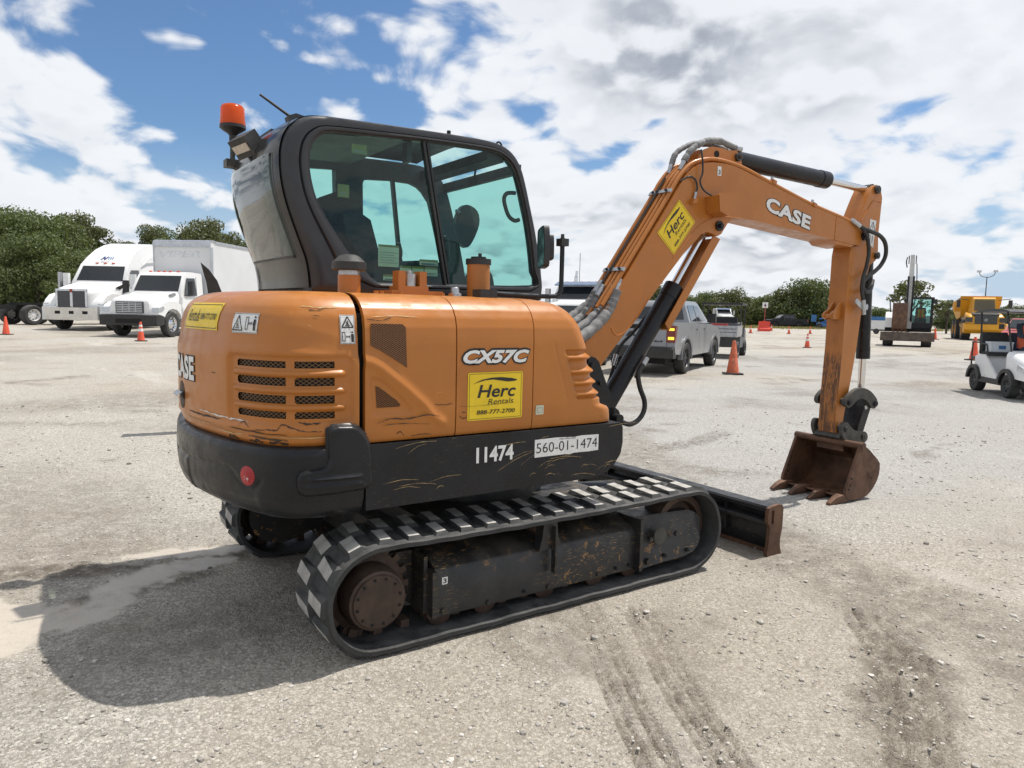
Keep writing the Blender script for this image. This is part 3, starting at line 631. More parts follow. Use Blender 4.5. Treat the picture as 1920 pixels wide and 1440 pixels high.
# ------------------------------------------------ upper structure: plan curve shared by hood and bumper
_R = [(-1.10, -.92), (-1.22, -.915), (-1.32, -.892), (-1.405, -.845), (-1.475, -.76), (-1.53, -.64), (-1.575, -.50), (-1.61, -.33), (-1.635, -.17), (-1.645, 0)]
_P = [(.40, -.92), (.1, -.92), (-.4, -.92), (-.9, -.92)]+_R; _P = _P+[(x, -y) for x, y in _P[::-1][1:]]
_pl = np.array([[v.x, v.y] for v in crv([(x, y, 0) for x, y in _P], 24)]); _ln = np.r_[0, np.cumsum(np.linalg.norm(np.diff(_pl, axis=0), axis=1))]
_tn = np.gradient(_pl, axis=0); _tn /= np.linalg.norm(_tn, axis=1)[:, None]; _nm = np.stack([_tn[:, 1]*1, -_tn[:, 0]], 1)
if _nm[0, 1] > 0: _nm = -_nm
STOT = float(_ln[-1])
def bpos(s, z, off=0.0):
    x = np.interp(s, _ln, _pl[:, 0]); y = np.interp(s, _ln, _pl[:, 1]); nx = np.interp(s, _ln, _nm[:, 0]); ny = np.interp(s, _ln, _nm[:, 1])
    return (x+nx*off, y+ny*off, z)
_ZK = [.985, 1.0, 1.03, 1.10, 1.36, 1.395, 1.425, 1.455, 1.50, 1.545, 1.585, 1.615, 1.635, 1.647, 1.652]
_OK = [-.035, -.018, -.006, 0, 0, -.003, -.014, -.018, -.021, -.034, -.056, -.088, -.125, -.175, -.24]
_OS = [-.012, -.006, -.002, 0, 0, 0, 0, -.001, -.004, -.016, -.040, -.074, -.115, -.17, -.24]
def prof(z, side): return float(np.interp(z, _ZK, _OS if side else _OK))
def ss(a, b, x):
    t = min(1, max(0, (x-a)/(b-a))); return t*t*(3-2*t)
def sdrr(u, v, u0, v0, u1, v1, r):
    qx = abs(u-(u0+u1)/2)-(u1-u0)/2+r; qy = abs(v-(v0+v1)/2)-(v1-v0)/2+r
    return math.hypot(max(qx, 0), max(qy, 0))+min(max(qx, qy), 0)-r
def sdpoly(x, y, P):
    d = 1e9; inside = False; n = len(P)
    for i in range(n):
        ax, ay = P[i]; bx, by = P[i-1]; ex, ey = bx-ax, by-ay; wx, wy = x-ax, y-ay; t = min(1, max(0, (wx*ex+wy*ey)/(ex*ex+ey*ey))); d = min(d, math.hypot(wx-ex*t, wy-ey*t))
        if (ay > y) != (by > y) and x < (bx-ax)*(y-ay)/(by-ay)+ax: inside = not inside
    return -d if inside else d
def sdline(x, y, P):
    d = 1e9
    for (ax, ay), (bx, by) in zip(P[:-1], P[1:]):
        ex, ey = bx-ax, by-ay; t = min(1, max(0, ((x-ax)*ex+(y-ay)*ey)/(ex*ex+ey*ey))); d = min(d, math.hypot(x-ax-ex*t, y-ay-ey*t))
    return d
SLOTS = [(s0, z0, s1, z1) for z0, z1 in ((1.321, 1.353), (1.247, 1.282), (1.174, 1.209), (1.108, 1.138)) for s0, s1 in ((1.600, 1.775), (1.811, 2.097))]
def hood_off(s, z):
    sl = .05*(1-ss(1.49, 1.85, s))*ss(1.28, 1.40, z)*(1-ss(1.45, 1.56, z)); o = prof(z+sl, False)
    d = sdrr(s, z, 1.525, 1.082, 2.15, 1.372, .03)
    if d < .014:
        k = ss(.012, -.010, d); rib = max(math.exp(-((z-zr)/.0115)**4) for zr in (1.300, 1.228, 1.156))
        o += k*(-.016+.017*rib*ss(.0, -.03, d+.02))
    o += .006*math.exp(-((z-1.052)/.012)**2)-.005*math.exp(-((z-1.028)/.008)**2)
    return o
zs = sorted(set([round(v, 4) for v in list(np.arange(.985, 1.08, .0105))+list(np.arange(1.08, 1.38, .0058))+list(np.arange(1.38, 1.62, .010))+[1.62, 1.628, 1.635, 1.641, 1.647, 1.65, 1.652]]))
S0 = 1.497; us = list(np.arange(S0, 2.18, .0066))+list(np.arange(2.18, STOT-S0, .022))+[STOT-S0]
b = B(); b.grid(lambda s, z: bpos(abs(s), z, hood_off(abs(s), z)-(.045 if s < 0 else 0)), [-S0]+us, zs, lambda s, z: s < 0 or min(sdrr(s, z, *q, .012) for q in SLOTS) > 0 if abs(s) < 2.2 else True)
hood = b.make('rear_hood', ORANGE, exc, 60, out=(-.3, 0, 1.2)); hood['label'] = 'scraped orange rear hood with louvred vents'
for q in SLOTS:
    b = B(); b.grid(lambda s, z: bpos(s, z, -.027), np.linspace(q[0]-.012, q[2]+.012, 14), np.linspace(q[1]-.01, q[3]+.01, 4)); b.make('vent_grille', GRILLE, hood, out=(-.3, 0, 1.2))
# dark core so that panel gaps and vents read black
def vplan(bld, s0, s1, off, z0, z1, extra=()):
    ring = [bpos(s, 0, off)[:2] for s in np.linspace(s0, s1, 90)]+list(extra); n = len(ring)
    bld.quadmesh([(x, y, z) for z in (z0, z1) for x, y in ring], [list(range(n))[::-1], list(range(n, 2*n))]+[[i, (i+1) % n, n+(i+1) % n, n+i] for i in range(n)]); bmesh.ops.recalc_face_normals(bld.bm, faces=bld.bm.faces)
b = B(); vplan(b, .42, STOT-.42, -.055, .70, 1.56); b.make('dark_core', DARK, exc)
b = B(); vplan(b, .75, STOT-.75, -.24, 1.60, 1.6515); b.make('top_deck', ORANGE, exc)
# side panels
def panel(name, s0, s1, offf, holes, lab=None, du=.007):
    us = list(np.arange(s0, s1, du))+[s1]; b = B()
    def fn(u, z):
        e = 0
        if u < 0: e = -.03; u = -u
        return bpos(u, z, prof(z, True)+offf(u, z)+e)
    b.grid(fn, [-s0]+us+[-s1], zsp, lambda u, z: abs(u) < s0 or u < 0 or all(sdpoly(u, z, hp) > 0 for hp in holes)); return b.make(name, ORANGE, exc, 60, out=(-.3, 0, 1.2))
zsp = sorted(set([round(v, 4) for v in list(np.arange(.99, 1.54, .0075))+list(np.arange(1.54, 1.62, .009))+[1.622, 1.63, 1.636, 1.642, 1.647, 1.652]]))
TRAP = [(1.448, 1.516), (1.295, 1.514), (1.279, 1.500), (1.271, 1.319), (1.30, 1.338), (1.345, 1.366), (1.40, 1.398), (1.447, 1.421)]
TRI = [(1.418, 1.240), (1.402, 1.236), (1.317, 1.173), (1.297, 1.153), (1.301, 1.143), (1.412, 1.143)]
TRIP = [(1.44, 1.278), (1.40, 1.272), (1.374, 1.254), (1.251, 1.143), (1.244, 1.115), (1.43, 1.115)]
SWO = [(1.50, 1.357), (1.44, 1.343), (1.398, 1.321), (1.277, 1.228), (1.183, 1.147), (1.13, 1.085), (1.09, 1.06)]
def off1(s, z):
    d = sdline(s, z, SWO); t = sdpoly(s, z, TRIP)
    return .011*math.exp(-(d/.022)**2)-.012*ss(.012, -.010, t)+.006*ss(.06, .0, d)*(1 if z < 1.36-(1.476-s)*.78 else 0)*0
p1 = panel('vent_door', 1.017, 1.470, off1, [])
for poly in (TRAP, TRI):
    cx = sum(p[0] for p in poly)/len(poly); cz = sum(p[1] for p in poly)/len(poly)
    rp = crv2(poly, 5, True) if False else poly; flatshape('vent_mesh', rp, lambda s, z: bpos(s, z, (.0022-.012) if poly is TRI else .003), GRILLEF, p1)
p2 = panel('side_door', .570, 1.011, lambda s, z: 0, [], du=.03)
# front corner panel
XF = [(.99, .425), (1.055, .412), (1.072, .398), (1.088, .345), (1.13, .338), (1.15, .325), (1.21, .303), (1.27, .285), (1.35, .257), (1.385, .240), (1.43, .222), (1.516, .182), (1.572, .143), (1.605, .112), (1.626, .080), (1.641, .03), (1.652, -.04)]
RIBS = (1.150, 1.211, 1.272, 1.346)
def pos3(t, z):
    xf = float(np.interp(z, [k[0] for k in XF], [k[1] for k in XF])); r = .115; off = prof(z, True)
    k = ss(1.12, 1.135, z)*ss(1.392, 1.378, z); rib = max(math.exp(-((z-zr)/(.019 if z > zr else .012))**2) for zr in RIBS)
    y0 = -.92-off; xs = -.165; L1 = xf-r-xs; L2 = r*PI/2; L3 = .36; d = t*(L1+L2+L3)
    if d < L1: x, y, nx, ny = xs+d, y0, 0, -1
    elif d < L1+L2: a = (d-L1)/r; x, y, nx, ny = xf-r+r*math.sin(a), y0+r-r*math.cos(a), math.sin(a), -math.cos(a)
    else: x, y, nx, ny = xf, y0+r+(d-L1-L2), 1, 0
    xl = .035+(1.385-z)*.33; inl = ss(xl, xl+.012, x if d < L1+L2 else 9)
    o = inl*k*(-.020+.025*rib)-.002*math.exp(-((x-(xl-.06))/.003)**2)*ss(1.10, 1.12, z)*ss(1.43, 1.42, z)*(1 if d < L1 else 0)
    return (x+nx*o, y+ny*o, z)
zs3 = sorted(set([round(v, 4) for v in list(np.arange(.99, 1.12, .008))+list(np.arange(1.12, 1.40, .0035))+list(np.arange(1.40, 1.62, .01))+[1.622, 1.63, 1.636, 1.642, 1.647, 1.652]]))
b = B(); b.grid(lambda t, z: pos3(max(t, 0), z) if t >= 0 else tuple(np.array(pos3(0, z))+np.array((0, .03, 0))), [-.01]+list(np.linspace(0, 1, 110)), zs3); p3 = b.make('front_corner_panel', ORANGE, exc, 60, out=(-.3, 0, 1.2))
b = B(); b.box((-.9, .55, .99), (.42, .915, 1.60), .06); b.make('left_panel', ORANGE, exc)
b = B(); b.box((-.30, -.86, .72), (.06, .86, 1.50), .02); b.make('dark_core_front', DARK, exc)  # front of the dark core: black filler standing in for shade behind the gaps
# black skirt and bumper
sk = [(-1.072, .692), (.20, .692), (.29, .700), (.345, .718), (.392, .752), (.435, .806), (.449, .865), (.446, .955), (.432, .982), (-1.072, .984)]
for y0, y1 in ((-.934, -.72), (.72, .934)):
    b = B(); b.prism(sk, y0, y1, .016); w = b.make('side_skirt', BLACK, exc)
    if y0 < 0: skirt = w
GRO = [(2.9, .845), (2.511, .852), (2.241, .874), (2.126, .862), (2.065, .820), (2.030, .797), (1.995, .789), (1.956, .803), (1.928, .839)]
BPZ = [.655, .66, .668, .685, .71, .75, .82, .90, .955, .975, .985, .990]; BPO = [-.40, -.10, -.055, -.026, -.008, .006, .013, .014, .011, .004, -.008, -.04]
def bump_off(s, z):
    o = float(np.interp(z, BPZ, BPO)); d = sdline(s, z, GRO) if s < 3 else 9
    o -= .010*math.exp(-(d/.010)**2)
    if s < 2.6 and d > 0 and z < np.interp(s, [1.93, 2.0, 2.07, 2.13, 2.24, 2.51, 2.9], [.83, .79, .82, .862, .874, .852, .845]): o -= .006*ss(.0, .02, d)*ss(1.93, 1.98, s)
    return o
b = B(); SB = 1.480
b.grid(lambda s, z: bpos(s, z, bump_off(s, z)), list(np.arange(SB, 2.7, .012))+list(np.linspace(2.7, STOT-SB, 60)), [.655, .66, .664, .668, .676, .685, .697]+list(np.arange(.71, .95, .0085))+[.955, .965, .975, .98, .985, .99]); bumper = b.make('counterweight_bumper', BLACK, exc, 60, out=(-.3, 0, 1.2))
GU = [(1.642, 1.067), (1.628, 1.080), (1.602, 1.086), (1.54, 1.083), (1.51, 1.073), (1.474, 1.035), (1.452, .985), (1.444, .90), (1.441, .814), (1.455, .796), (1.499, .788), (1.725, .780), (1.752, .79), (1.766, .815), (1.768, .86), (1.757, .888), (1.735, .898), (1.668, .905), (1.650, .915), (1.642, .94)]
def goff(s, z):
    d = -sdpoly(s, z, GU); o = .008+.030*ss(-.004, .016, d)
    for zr in (.858, .826): o += .009*math.exp(-((z-zr)/.006)**2)*ss(1.49, 1.51, s)*ss(1.735, 1.70, s)
    return o+(.008 if z > .98 and s > 1.47 else 0)*0
b = B(); b.grid(lambda s, z: bpos(s, z, goff(s, z)), np.arange(1.434, 1.776, .0055), np.arange(.774, 1.092, .0055), lambda s, z: sdpoly(s, z, GU) < .004); b.make('corner_guard', BLACK, bumper, 60, out=(-.3, 0, 1.2))
def disc_on(name, s, z, rs, off, mat, parent, dome=.006):
    b = B(); n = 28; c = bpos(s, z, off+dome); V = [c]+[bpos(s+rs*math.cos(t)*k, z+rs*math.sin(t)*.92*k, off+dome*(1-k*k)) for k in (.5, 1) for t in [2*PI*i/n for i in range(n)]]
    F = [[0, 1+(i+1) % n, 1+i] for i in range(n)]+[[1+i, 1+(i+1) % n, 1+n+(i+1) % n, 1+n+i] for i in range(n)]; b.quadmesh(V, F); return b.make(name, mat, parent, out=(-.3, 0, 1.2))
disc_on('reflector_seat', 2.0, .853, .060, .010, BLACK, bumper, .003); disc_on('reflector', 2.0, .853, .046, .0145, REDLENS, bumper)
b = B(); b.grid(lambda s, z: bpos(s, z, .012+.022*math.sin(PI*(z-1.118)/.036)), np.linspace(2.672, 2.80, 8), np.linspace(1.118, 1.154, 6)); b.make('latch_handle', ZINC, hood, out=(-.3, 0, 1.2))
disc_on('latch_recess', 2.745, 1.135, .075, .0015, RUSTHUB, hood, .001)
# ------------------------------------------------ lettering and decals on the body
def on_hood(e=.003): return lambda u, v: bpos(-u, v, hood_off(-u, v)+e)
def on_side(e=.003): return lambda u, v: bpos(-u, v, prof(v, True)+e)
def on_skirt(e): return lambda u, v: (.40+u, -.934-e, v)
def plate(name, u0, v0, u1, v1, fn, mat, parent, r=.006, nu=10, nv=6):
    b = B(); b.grid(fn, np.linspace(u0, u1, nu), np.linspace(v0, v1, nv)); return b.make(name, mat, parent, face=FACE)
def outline(name, u0, v0, u1, v1, w, fn, mat, parent):
    b = B()
    for a, c, d, e in ((u0, v0, u1, v0+w), (u0, v1-w, u1, v1), (u0, v0+w, u0+w, v1-w), (u1-w, v0+w, u1, v1-w)): b.grid(fn, np.linspace(a, c if False else d, 8), np.linspace(c, e, 2))
    return b.make(name, mat, parent, face=FACE)
def case_logo(box, fn, parent, fn2):
    lettering('lettering_outline', 'CASE', (box[0]-.006, box[1]-.006, box[2]+.006, box[3]+.006), fn, DBLACK, parent, .075, 0, spacing=1.02)
    lettering('lettering', 'CASE', box, fn2, DWHITE, parent, .042, 0, spacing=1.06)
case_logo((-2.86, 1.222, -2.50, 1.338), on_hood(.003), hood, on_hood(.0048))
plate('decal', -2.71, 1.468, -2.275, 1.592, on_hood(.003), DYELLOW, hood, nu=24, nv=10); outline('decal_border', -2.70, 1.475, -2.285, 1.585, .003, on_hood(.0055), DBLACK, hood)
lettering('lettering', 'Rentals', (-2.66, 1.505, -2.49, 1.560), on_hood(.0062), DBLACK, hood, 0, .2)
lettering('lettering', '888-777-2700', (-2.475, 1.515, -2.30, 1.543), on_hood(.0062), DBLACK, hood, .008, .15)
def pictograms(u0, v0, u1, v1, fn, parent, vertical):
    plate('decal', u0, v0, u1, v1, fn(.003), DWHITE, parent, nu=10, nv=8); outline('decal_border', u0+.002, v0+.002, u1-.002, v1-.002, .0016, fn(.0052), DBLACK, parent)
    if vertical: A = (u0, (v0+v1)/2, u1, v1); C = (u0, v0, u1, (v0+v1)/2)
    else: A = (u0, v0, (u0+u1)/2, v1); C = ((u0+u1)/2, v0, u1, v1)
    b = B(); f = fn(.0066)
    def ln(p, q, w=.0022):
        d = Vector((q[0]-p[0], q[1]-p[1])); L = d.length; d /= L; nrm = Vector((-d.y, d.x))*w
        V = [(p[0]+nrm.x, p[1]+nrm.y), (q[0]+nrm.x, q[1]+nrm.y), (q[0]-nrm.x, q[1]-nrm.y), (p[0]-nrm.x, p[1]-nrm.y)]; b.quadmesh([f(*v) for v in V], [[3, 2, 1, 0]])
    def bx2(R, x, y): return (R[0]+(R[2]-R[0])*x, R[1]+(R[3]-R[1])*y)
    t = [bx2(A, .12, .14), bx2(A, .88, .14), bx2(A, .5, .88)]
    for i in range(3): ln(t[i], t[(i+1) % 3], .0026)
    for p, q in (((.34, .25), (.66, .25)), ((.40, .30), (.56, .48)), ((.40, .48), (.60, .30)), ((.5, .48), (.5, .62))): ln(bx2(A, *p), bx2(A, *q), .002)
    for p, q in (((.12, .2), (.30, .2)), ((.30, .2), (.30, .8)), ((.30, .8), (.12, .8)), ((.12, .8), (.12, .2)), ((.38, .5), (.62, .5)), ((.38, .5), (.44, .58)), ((.38, .5), (.44, .42)), ((.62, .5), (.56, .58)), ((.62, .5), (.56, .42))): ln(bx2(C, *p), bx2(C, *q), .0017)
    for p, q, w in (((.80, .36), (.80, .70), .0062), ((.76, .14), (.77, .40), .0028), ((.84, .14), (.83, .40), .0028), ((.73, .42), (.75, .66), .0022), ((.87, .42), (.85, .66), .0022), ((.80, .76), (.80, .86), .0046)): ln(bx2(C, *p), bx2(C, *q), w)
    b.make('pictogram', DBLACK, parent, smooth=False, face=FACE)
pictograms(-2.138, 1.464, -1.962, 1.550, on_hood, hood, False)
pictograms(-1.575, 1.427, -1.508, 1.551, on_hood, hood, True)
lettering('lettering_outline', 'CX57C', (-.989, 1.319, -.589, 1.404), on_side(.003), DBLACK, p2, .09, .3, spacing=.98)
lettering('lettering', 'CX57C', (-.980, 1.329, -.598, 1.394), on_side(.0046), DWHITE, p2, .045, .3, spacing=1.02)
def herc(x0, z0, x1, z1, fn, parent):
    w = x1-x0; hh = z1-z0; q = lambda a, c: (x0+w*a, z0+hh*c)
    b = B(); b.quadmesh([fn(.003)(*p) for p in rrect(x0, z0, x1, z1, w*.03)], [list(range(20))]); b.make('decal', DYELLOW, parent, smooth=False, face=FACE)
    outline('decal_border', x0+w*.025, z0+hh*.025, x1-w*.025, z1-hh*.025, w*.006, fn(.0042), DBLACK, parent)
    arc = [(.08, .76), (.25, .85), (.42, .885), (.60, .89), (.78, .865), (.90, .83), (.86, .80), (.72, .79), (.60, .815), (.45, .845), (.30, .835), (.15, .785)]
    flatshape('logo_swoosh', [q(*p) for p in arc], fn(.0046), DBLACK, parent)
    lettering('lettering', 'Herc', (*q(.17, .47), *q(.87, .74)), fn(.0046), DBLACK, parent, .016, .22)
    lettering('lettering', 'Rentals', (*q(.36, .325), *q(.83, .44)), fn(.0046), DBLACK, parent, -.002, .2)
    lettering('lettering', '888-777-2700', (*q(.16, .12), *q(.86, .21)), fn(.0046), DBLACK, parent, .012, .15)
herc(-.952, 1.054, -.634, 1.286, on_side, p2)
flatshape('decal', rrect(-.548, 1.060, -.498, 1.108, .005), on_side(.003), DPALE, p3); outline('decal_border', -.540, 1.070, -.506, 1.096, .0018, on_side(.0042), DGREY, p3)
lettering('lettering', '11474', (-.906, .845, -.688, .924), on_skirt(.0015), DWHITE, skirt, .03, 0)
b = B(); b.quadmesh([on_skirt(.0015)(u, v) for u, v in ((-.558, .841), (-.36, .842), (-.33, .838), (-.30, .844), (-.20, .842), (-.131, .844), (-.131, .930), (-.25, .933), (-.30, .929), (-.42, .935), (-.558, .933))], [list(range(11))]); b.make('decal', DWHITE, skirt, smooth=False, face=FACE)
lettering('lettering', '560-01-1474', (-.548, .862, -.14, .914), on_skirt(.0028), DBLACK, skirt, -.004, 0)
lettering('lettering', 'HercRentals', (-.40, .921, -.29, .930), on_skirt(.0028), DBLACK, skirt, .0, .2)
# scuffs scraped through the paint (their own irregular shapes)
def scuff(pts, w, fn, mat, parent, seed):
    r = random.Random(seed); P = crv2(pts, 7); up_ = []; dn = []
    for i, (u, v) in enumerate(P):
        t = i/(len(P)-1); k = w*(math.sin(PI*t)**.5+.1)*r.uniform(.25, 1.0); j = r.uniform(-.3, .3)*w; up_.append((u, v+k*.6+j)); dn.append((u, v-k*.4+j))
    b = B(); n = len(P); b.quadmesh([fn(*p) for p in up_+dn], [[i, i+1, n+i+1, n+i][::-1] for i in range(n-1)]); b.make('scuff', mat, parent, smooth=False, face=FACE)
SC = paint('scuff_dark', (.045, .030, .020), .7); SCY = paint('scuff_bare', (.52, .36, .17), .6, 0, .2, 40); SCW = paint('scuff_pale', (.62, .60, .55), .6, 0, .2, 40)
fh = on_hood(.0025); fs = on_side(.0025)
for k, (pts, w, mt) in enumerate([([(-2.60, 1.075), (-2.40, 1.070), (-2.22, 1.075)], .010, SC), ([(-2.45, 1.095), (-2.2, 1.088), (-2.02, 1.083)], .009, SCW), ([(-2.15, 1.050), (-1.98, 1.045), (-1.80, 1.040)], .007, SC), ([(-2.08, 1.055), (-2.05, 1.082), (-2.0, 1.062)], .005, SC), ([(-1.98, 1.052), (-1.90, 1.060), (-1.85, 1.062), (-1.83, 1.085), (-1.79, 1.075), (-1.73, 1.058), (-1.66, 1.055)], .007, SC), ([(-1.76, 1.092), (-1.71, 1.088), (-1.66, 1.092)], .009, SC), ([(-2.02, 1.024), (-1.92, 1.018), (-1.80, 1.016)], .010, SC), ([(-1.98, 1.035), (-1.8, 1.028), (-1.6, 1.03)], .006, SCY),
        ([(-1.72, 1.572), (-1.68, 1.568), (-1.64, 1.573)], .006, SC), ([(-1.70, 1.548), (-1.66, 1.544)], .004, SC), ([(-2.30, 1.28), (-2.26, 1.278)], .005, SC), ([(-1.75, 1.585), (-1.66, 1.58), (-1.56, 1.585)], .006, SCY), ([(-1.72, 1.51), (-1.70, 1.498)], .004, SCY), ([(-2.3, 1.03), (-2.15, 1.02), (-2.05, 1.025)], .007, SCY), ([(-2.62, 1.045), (-2.4, 1.04), (-2.3, 1.045)], .008, SCY), ([(-2.18, 1.002), (-2.14, 1.004), (-2.10, 1.001)], .016, SC), ([(-2.02, 1.0), (-1.97, 1.003), (-1.93, 1.0)], .018, SC), ([(-1.90, 1.0), (-1.86, 1.004), (-1.80, .999)], .016, SC)]): scuff(pts, w, fh, mt, hood, k)
for k, (pts, w, mt) in enumerate([([(-1.42, 1.075), (-1.36, 1.092), (-1.28, 1.088), (-1.18, 1.098), (-1.10, 1.09)], .007, SC), ([(-1.40, 1.065), (-1.30, 1.068), (-1.15, 1.055)], .004, SC), ([(-1.46, 1.535), (-1.40, 1.53), (-1.34, 1.54)], .005, SC), ([(-1.32, 1.02), (-1.30, 1.03), (-1.28, 1.008)], .007, SC), ([(-1.44, 1.545), (-1.30, 1.55), (-1.2, 1.545)], .004, SCY), ([(-1.25, 1.005), (-1.18, 1.01), (-1.14, 1.004)], .004, SC), ([(-1.13, 1.145), (-1.08, 1.14), (-1.03, 1.146)], .005, SC)]): scuff(pts, w, on_side(.012) if k in (0, 1) else fs, mt, p1, 50+k)
for k, (pts, w) in enumerate([([(-1.00, 1.085), (-.98, 1.07), (-.95, 1.075)], .005), ([(-1.0, 1.13), (-.9, 1.125), (-.66, 1.132)], .0018), ([(-.985, 1.10), (-.96, 1.098)], .004)]): scuff(pts, w, on_side(.0049), SC, p2, 80+k)
sk2 = on_skirt(.0012)
for k in range(26):
    r = random.Random(900+k); u0 = r.uniform(-1.40, -.06); v0 = r.choice([r.uniform(.71, .80), r.uniform(.80, .97)]); L = r.uniform(.04, .22); a = r.uniform(-.15, .45)
    scuff([(u0, v0), (u0+L*.5, min(.975, max(.70, v0+L*.5*a+.01))), (u0+L, min(.975, max(.70, v0+L*a)))], r.uniform(.0012, .0028), sk2, SCY, skirt, 300+k)

# ------------------------------------------------ cab
CO = [(-1.022, 1.655), (-1.025, 1.685), (-1.030, 1.754), (-1.044, 1.832), (-1.068, 1.899), (-1.107, 2.003), (-1.136, 2.086), (-1.159, 2.169), (-1.173, 2.253), (-1.177, 2.336), (-1.171, 2.403), (-1.152, 2.461), (-1.122, 2.508), (-1.073, 2.549), (-1.014, 2.573), (-.933, 2.584), (-.851, 2.588), (-.5, 2.598), (-.136, 2.606), (.046, 2.606), (.168, 2.593), (.253, 2.551), (.312, 2.479), (.351, 2.38), (.391, 2.245), (.432, 2.108), (.466, 1.968), (.493, 1.837), (.504, 1.711), (.506, 1.655)]
WI = [(-1.02, 2.357), (-1.013, 2.406), (-.985, 2.456), (-.944, 2.486), (-.893, 2.501), (-.613, 2.518), (-.358, 2.533), (-.006, 2.543), (.128, 2.538), (.212, 2.506), (.27, 2.445), (.308, 2.352), (.348, 2.229), (.381, 2.092), (.406, 1.964), (.426, 1.822), (.432, 1.753), (-.2, 1.735), (-.60, 1.726), (-.65, 1.735), (-.688, 1.765), (-.733, 1.809), (-.788, 1.862), (-.831, 1.912), (-.894, 2.0), (-.956, 2.094), (-.991, 2.168), (-1.011, 2.243), (-1.021, 2.309)]
cab = B()
def rayhit(P, c, a):
    dx, dz = math.cos(a), math.sin(a); best = 0
    for i in range(len(P)):
        (ax, az), (bx, bz) = P[i], P[(i+1) % len(P)]; ex, ez = bx-ax, bz-az; det = dx*(-ez)+ex*dz
        if abs(det) < 1e-12: continue
        rx, rz = ax-c[0], az-c[1]; t = (rx*(-ez)+ex*rz)/det; k = (dx*rz-dz*rx)/det
        if -1e-9 <= k <= 1+1e-9 and t > best: best = t
    return (c[0]+dx*best, c[1]+dz*best)
cc = (-.30, 2.13); angs = sorted(set([2*PI*i/180 for i in range(180)]+[math.atan2(z-cc[1], x-cc[0]) % (2*PI) for x, z in ((.506, 1.655), (-1.022, 1.655), (.432, 1.753))]))
ro = [rayhit(crv2(CO, 3), cc, a) for a in angs]; ri = [rayhit(crv2(WI, 3, True), cc, a) for a in angs]
sec = [(0, .04, 0), (0, -.035, 0), (.04, -.066, 0), (.13, -.080, 0), (.30, -.084, 0), (.60, -.083, 0), (.64, -.075, 0), (.68, -.088, 0), (.80, -.090, 0), (.88, -.086, 0), (.90, -.072, 0), (1, -.068, 0), (1, -.03, 0)]
n = len(angs); k = len(sec); V = []
for i in range(n):
    for t, y, _ in sec:
        e = t
        if t == 0 and y < -.02: e = .012
        V.append((ro[i][0]+(ri[i][0]-ro[i][0])*e, y, ro[i][1]+(ri[i][1]-ro[i][1])*e))
b = B(); b.quadmesh(V, [[i*k+j, ((i+1) % n)*k+j, ((i+1) % n)*k+j+1, i*k+j+1] for i in range(n) for j in range(k-1)]); cabf = b.make('cab_frame', CABGREY, exc, 45, out=(-.3, .5, 2.1))
W3 = crv2(WI, 3, True)
flatshape('side_window', W3, lambda x, z: (x, -.060, z), GLASS, exc)
def bar(bld, p, q, w, y0, y1, bev=.003):
    d = Vector((q[0]-p[0], q[1]-p[1])).normalized(); nn = Vector((-d.y, d.x))*w; bld.prism([(p[0]+nn.x, p[1]+nn.y), (p[0]-nn.x, p[1]-nn.y), (q[0]-nn.x, q[1]-nn.y), (q[0]+nn.x, q[1]+nn.y)], y0, y1, bev)
b = B(); bar(b, (-.362, 2.533), (-.208, 1.735), .007, -.078, -.045); b.make('window_divider', PLASTIC, cabf); b = B(); bar(b, (-.335, 2.532), (-.182, 1.737), .006, -.070, -.045); b.make('window_divider', PLASTIC, cabf)
# rear wall: lower panel, glass, top frame, roof skin
rearc = crv2(CO[1:14], 6)
def rear_fn(d, bulge=.035): return lambda i, y: (rearc[int(i)][0]-bulge*(1-((y-.425)/.505)**4)+d, y, rearc[int(i)][1])
ys = [-.065, -.05, -.02]+list(np.linspace(.03, .82, 14))+[.87, .90, .915]
iz = lambda z: min(range(len(rearc)), key=lambda i: abs(rearc[i][1]-z))
i1, i2, i3 = iz(1.845), iz(2.375), len(rearc)-1
b = B(); b.grid(rear_fn(0), list(range(0, i1+1)), ys); b.make('rear_panel', CABGLOSS, exc, 60, out=(-.3, .42, 2.1))
b = B(); b.grid(rear_fn(0), list(range(i2, i3+1)), ys); b.make('rear_top_panel', CABGLOSS, exc, 60, out=(-.3, .42, 2.1))
b = B(); b.grid(rear_fn(-.006), list(range(i1, i2+1)), [y for y in ys if -.01 < y < .86]); b.make('rear_window', GLASSREAR, exc, 80, out=(-.3, .42, 2.1))
for yy_ in ([-.065, -.05, -.02, -.005, .015], [.845, .87, .90, .915]): b = B(); b.grid(rear_fn(0), list(range(i1, i2+1)), yy_); b.make('rear_pillar', CABGLOSS, exc, 60, out=(-.3, .42, 2.1))
b = B()
for y0, y1 in ((.012, .018), (.842, .848)): b.grid(rear_fn(-.009), list(range(i1, i2+1)), [y0, y1])
b.grid(rear_fn(-.009), [i1, i1+1], ys[3:-3]); b.make('rear_window_seal', PLASTIC, exc, out=(-.3, .42, 2.1))
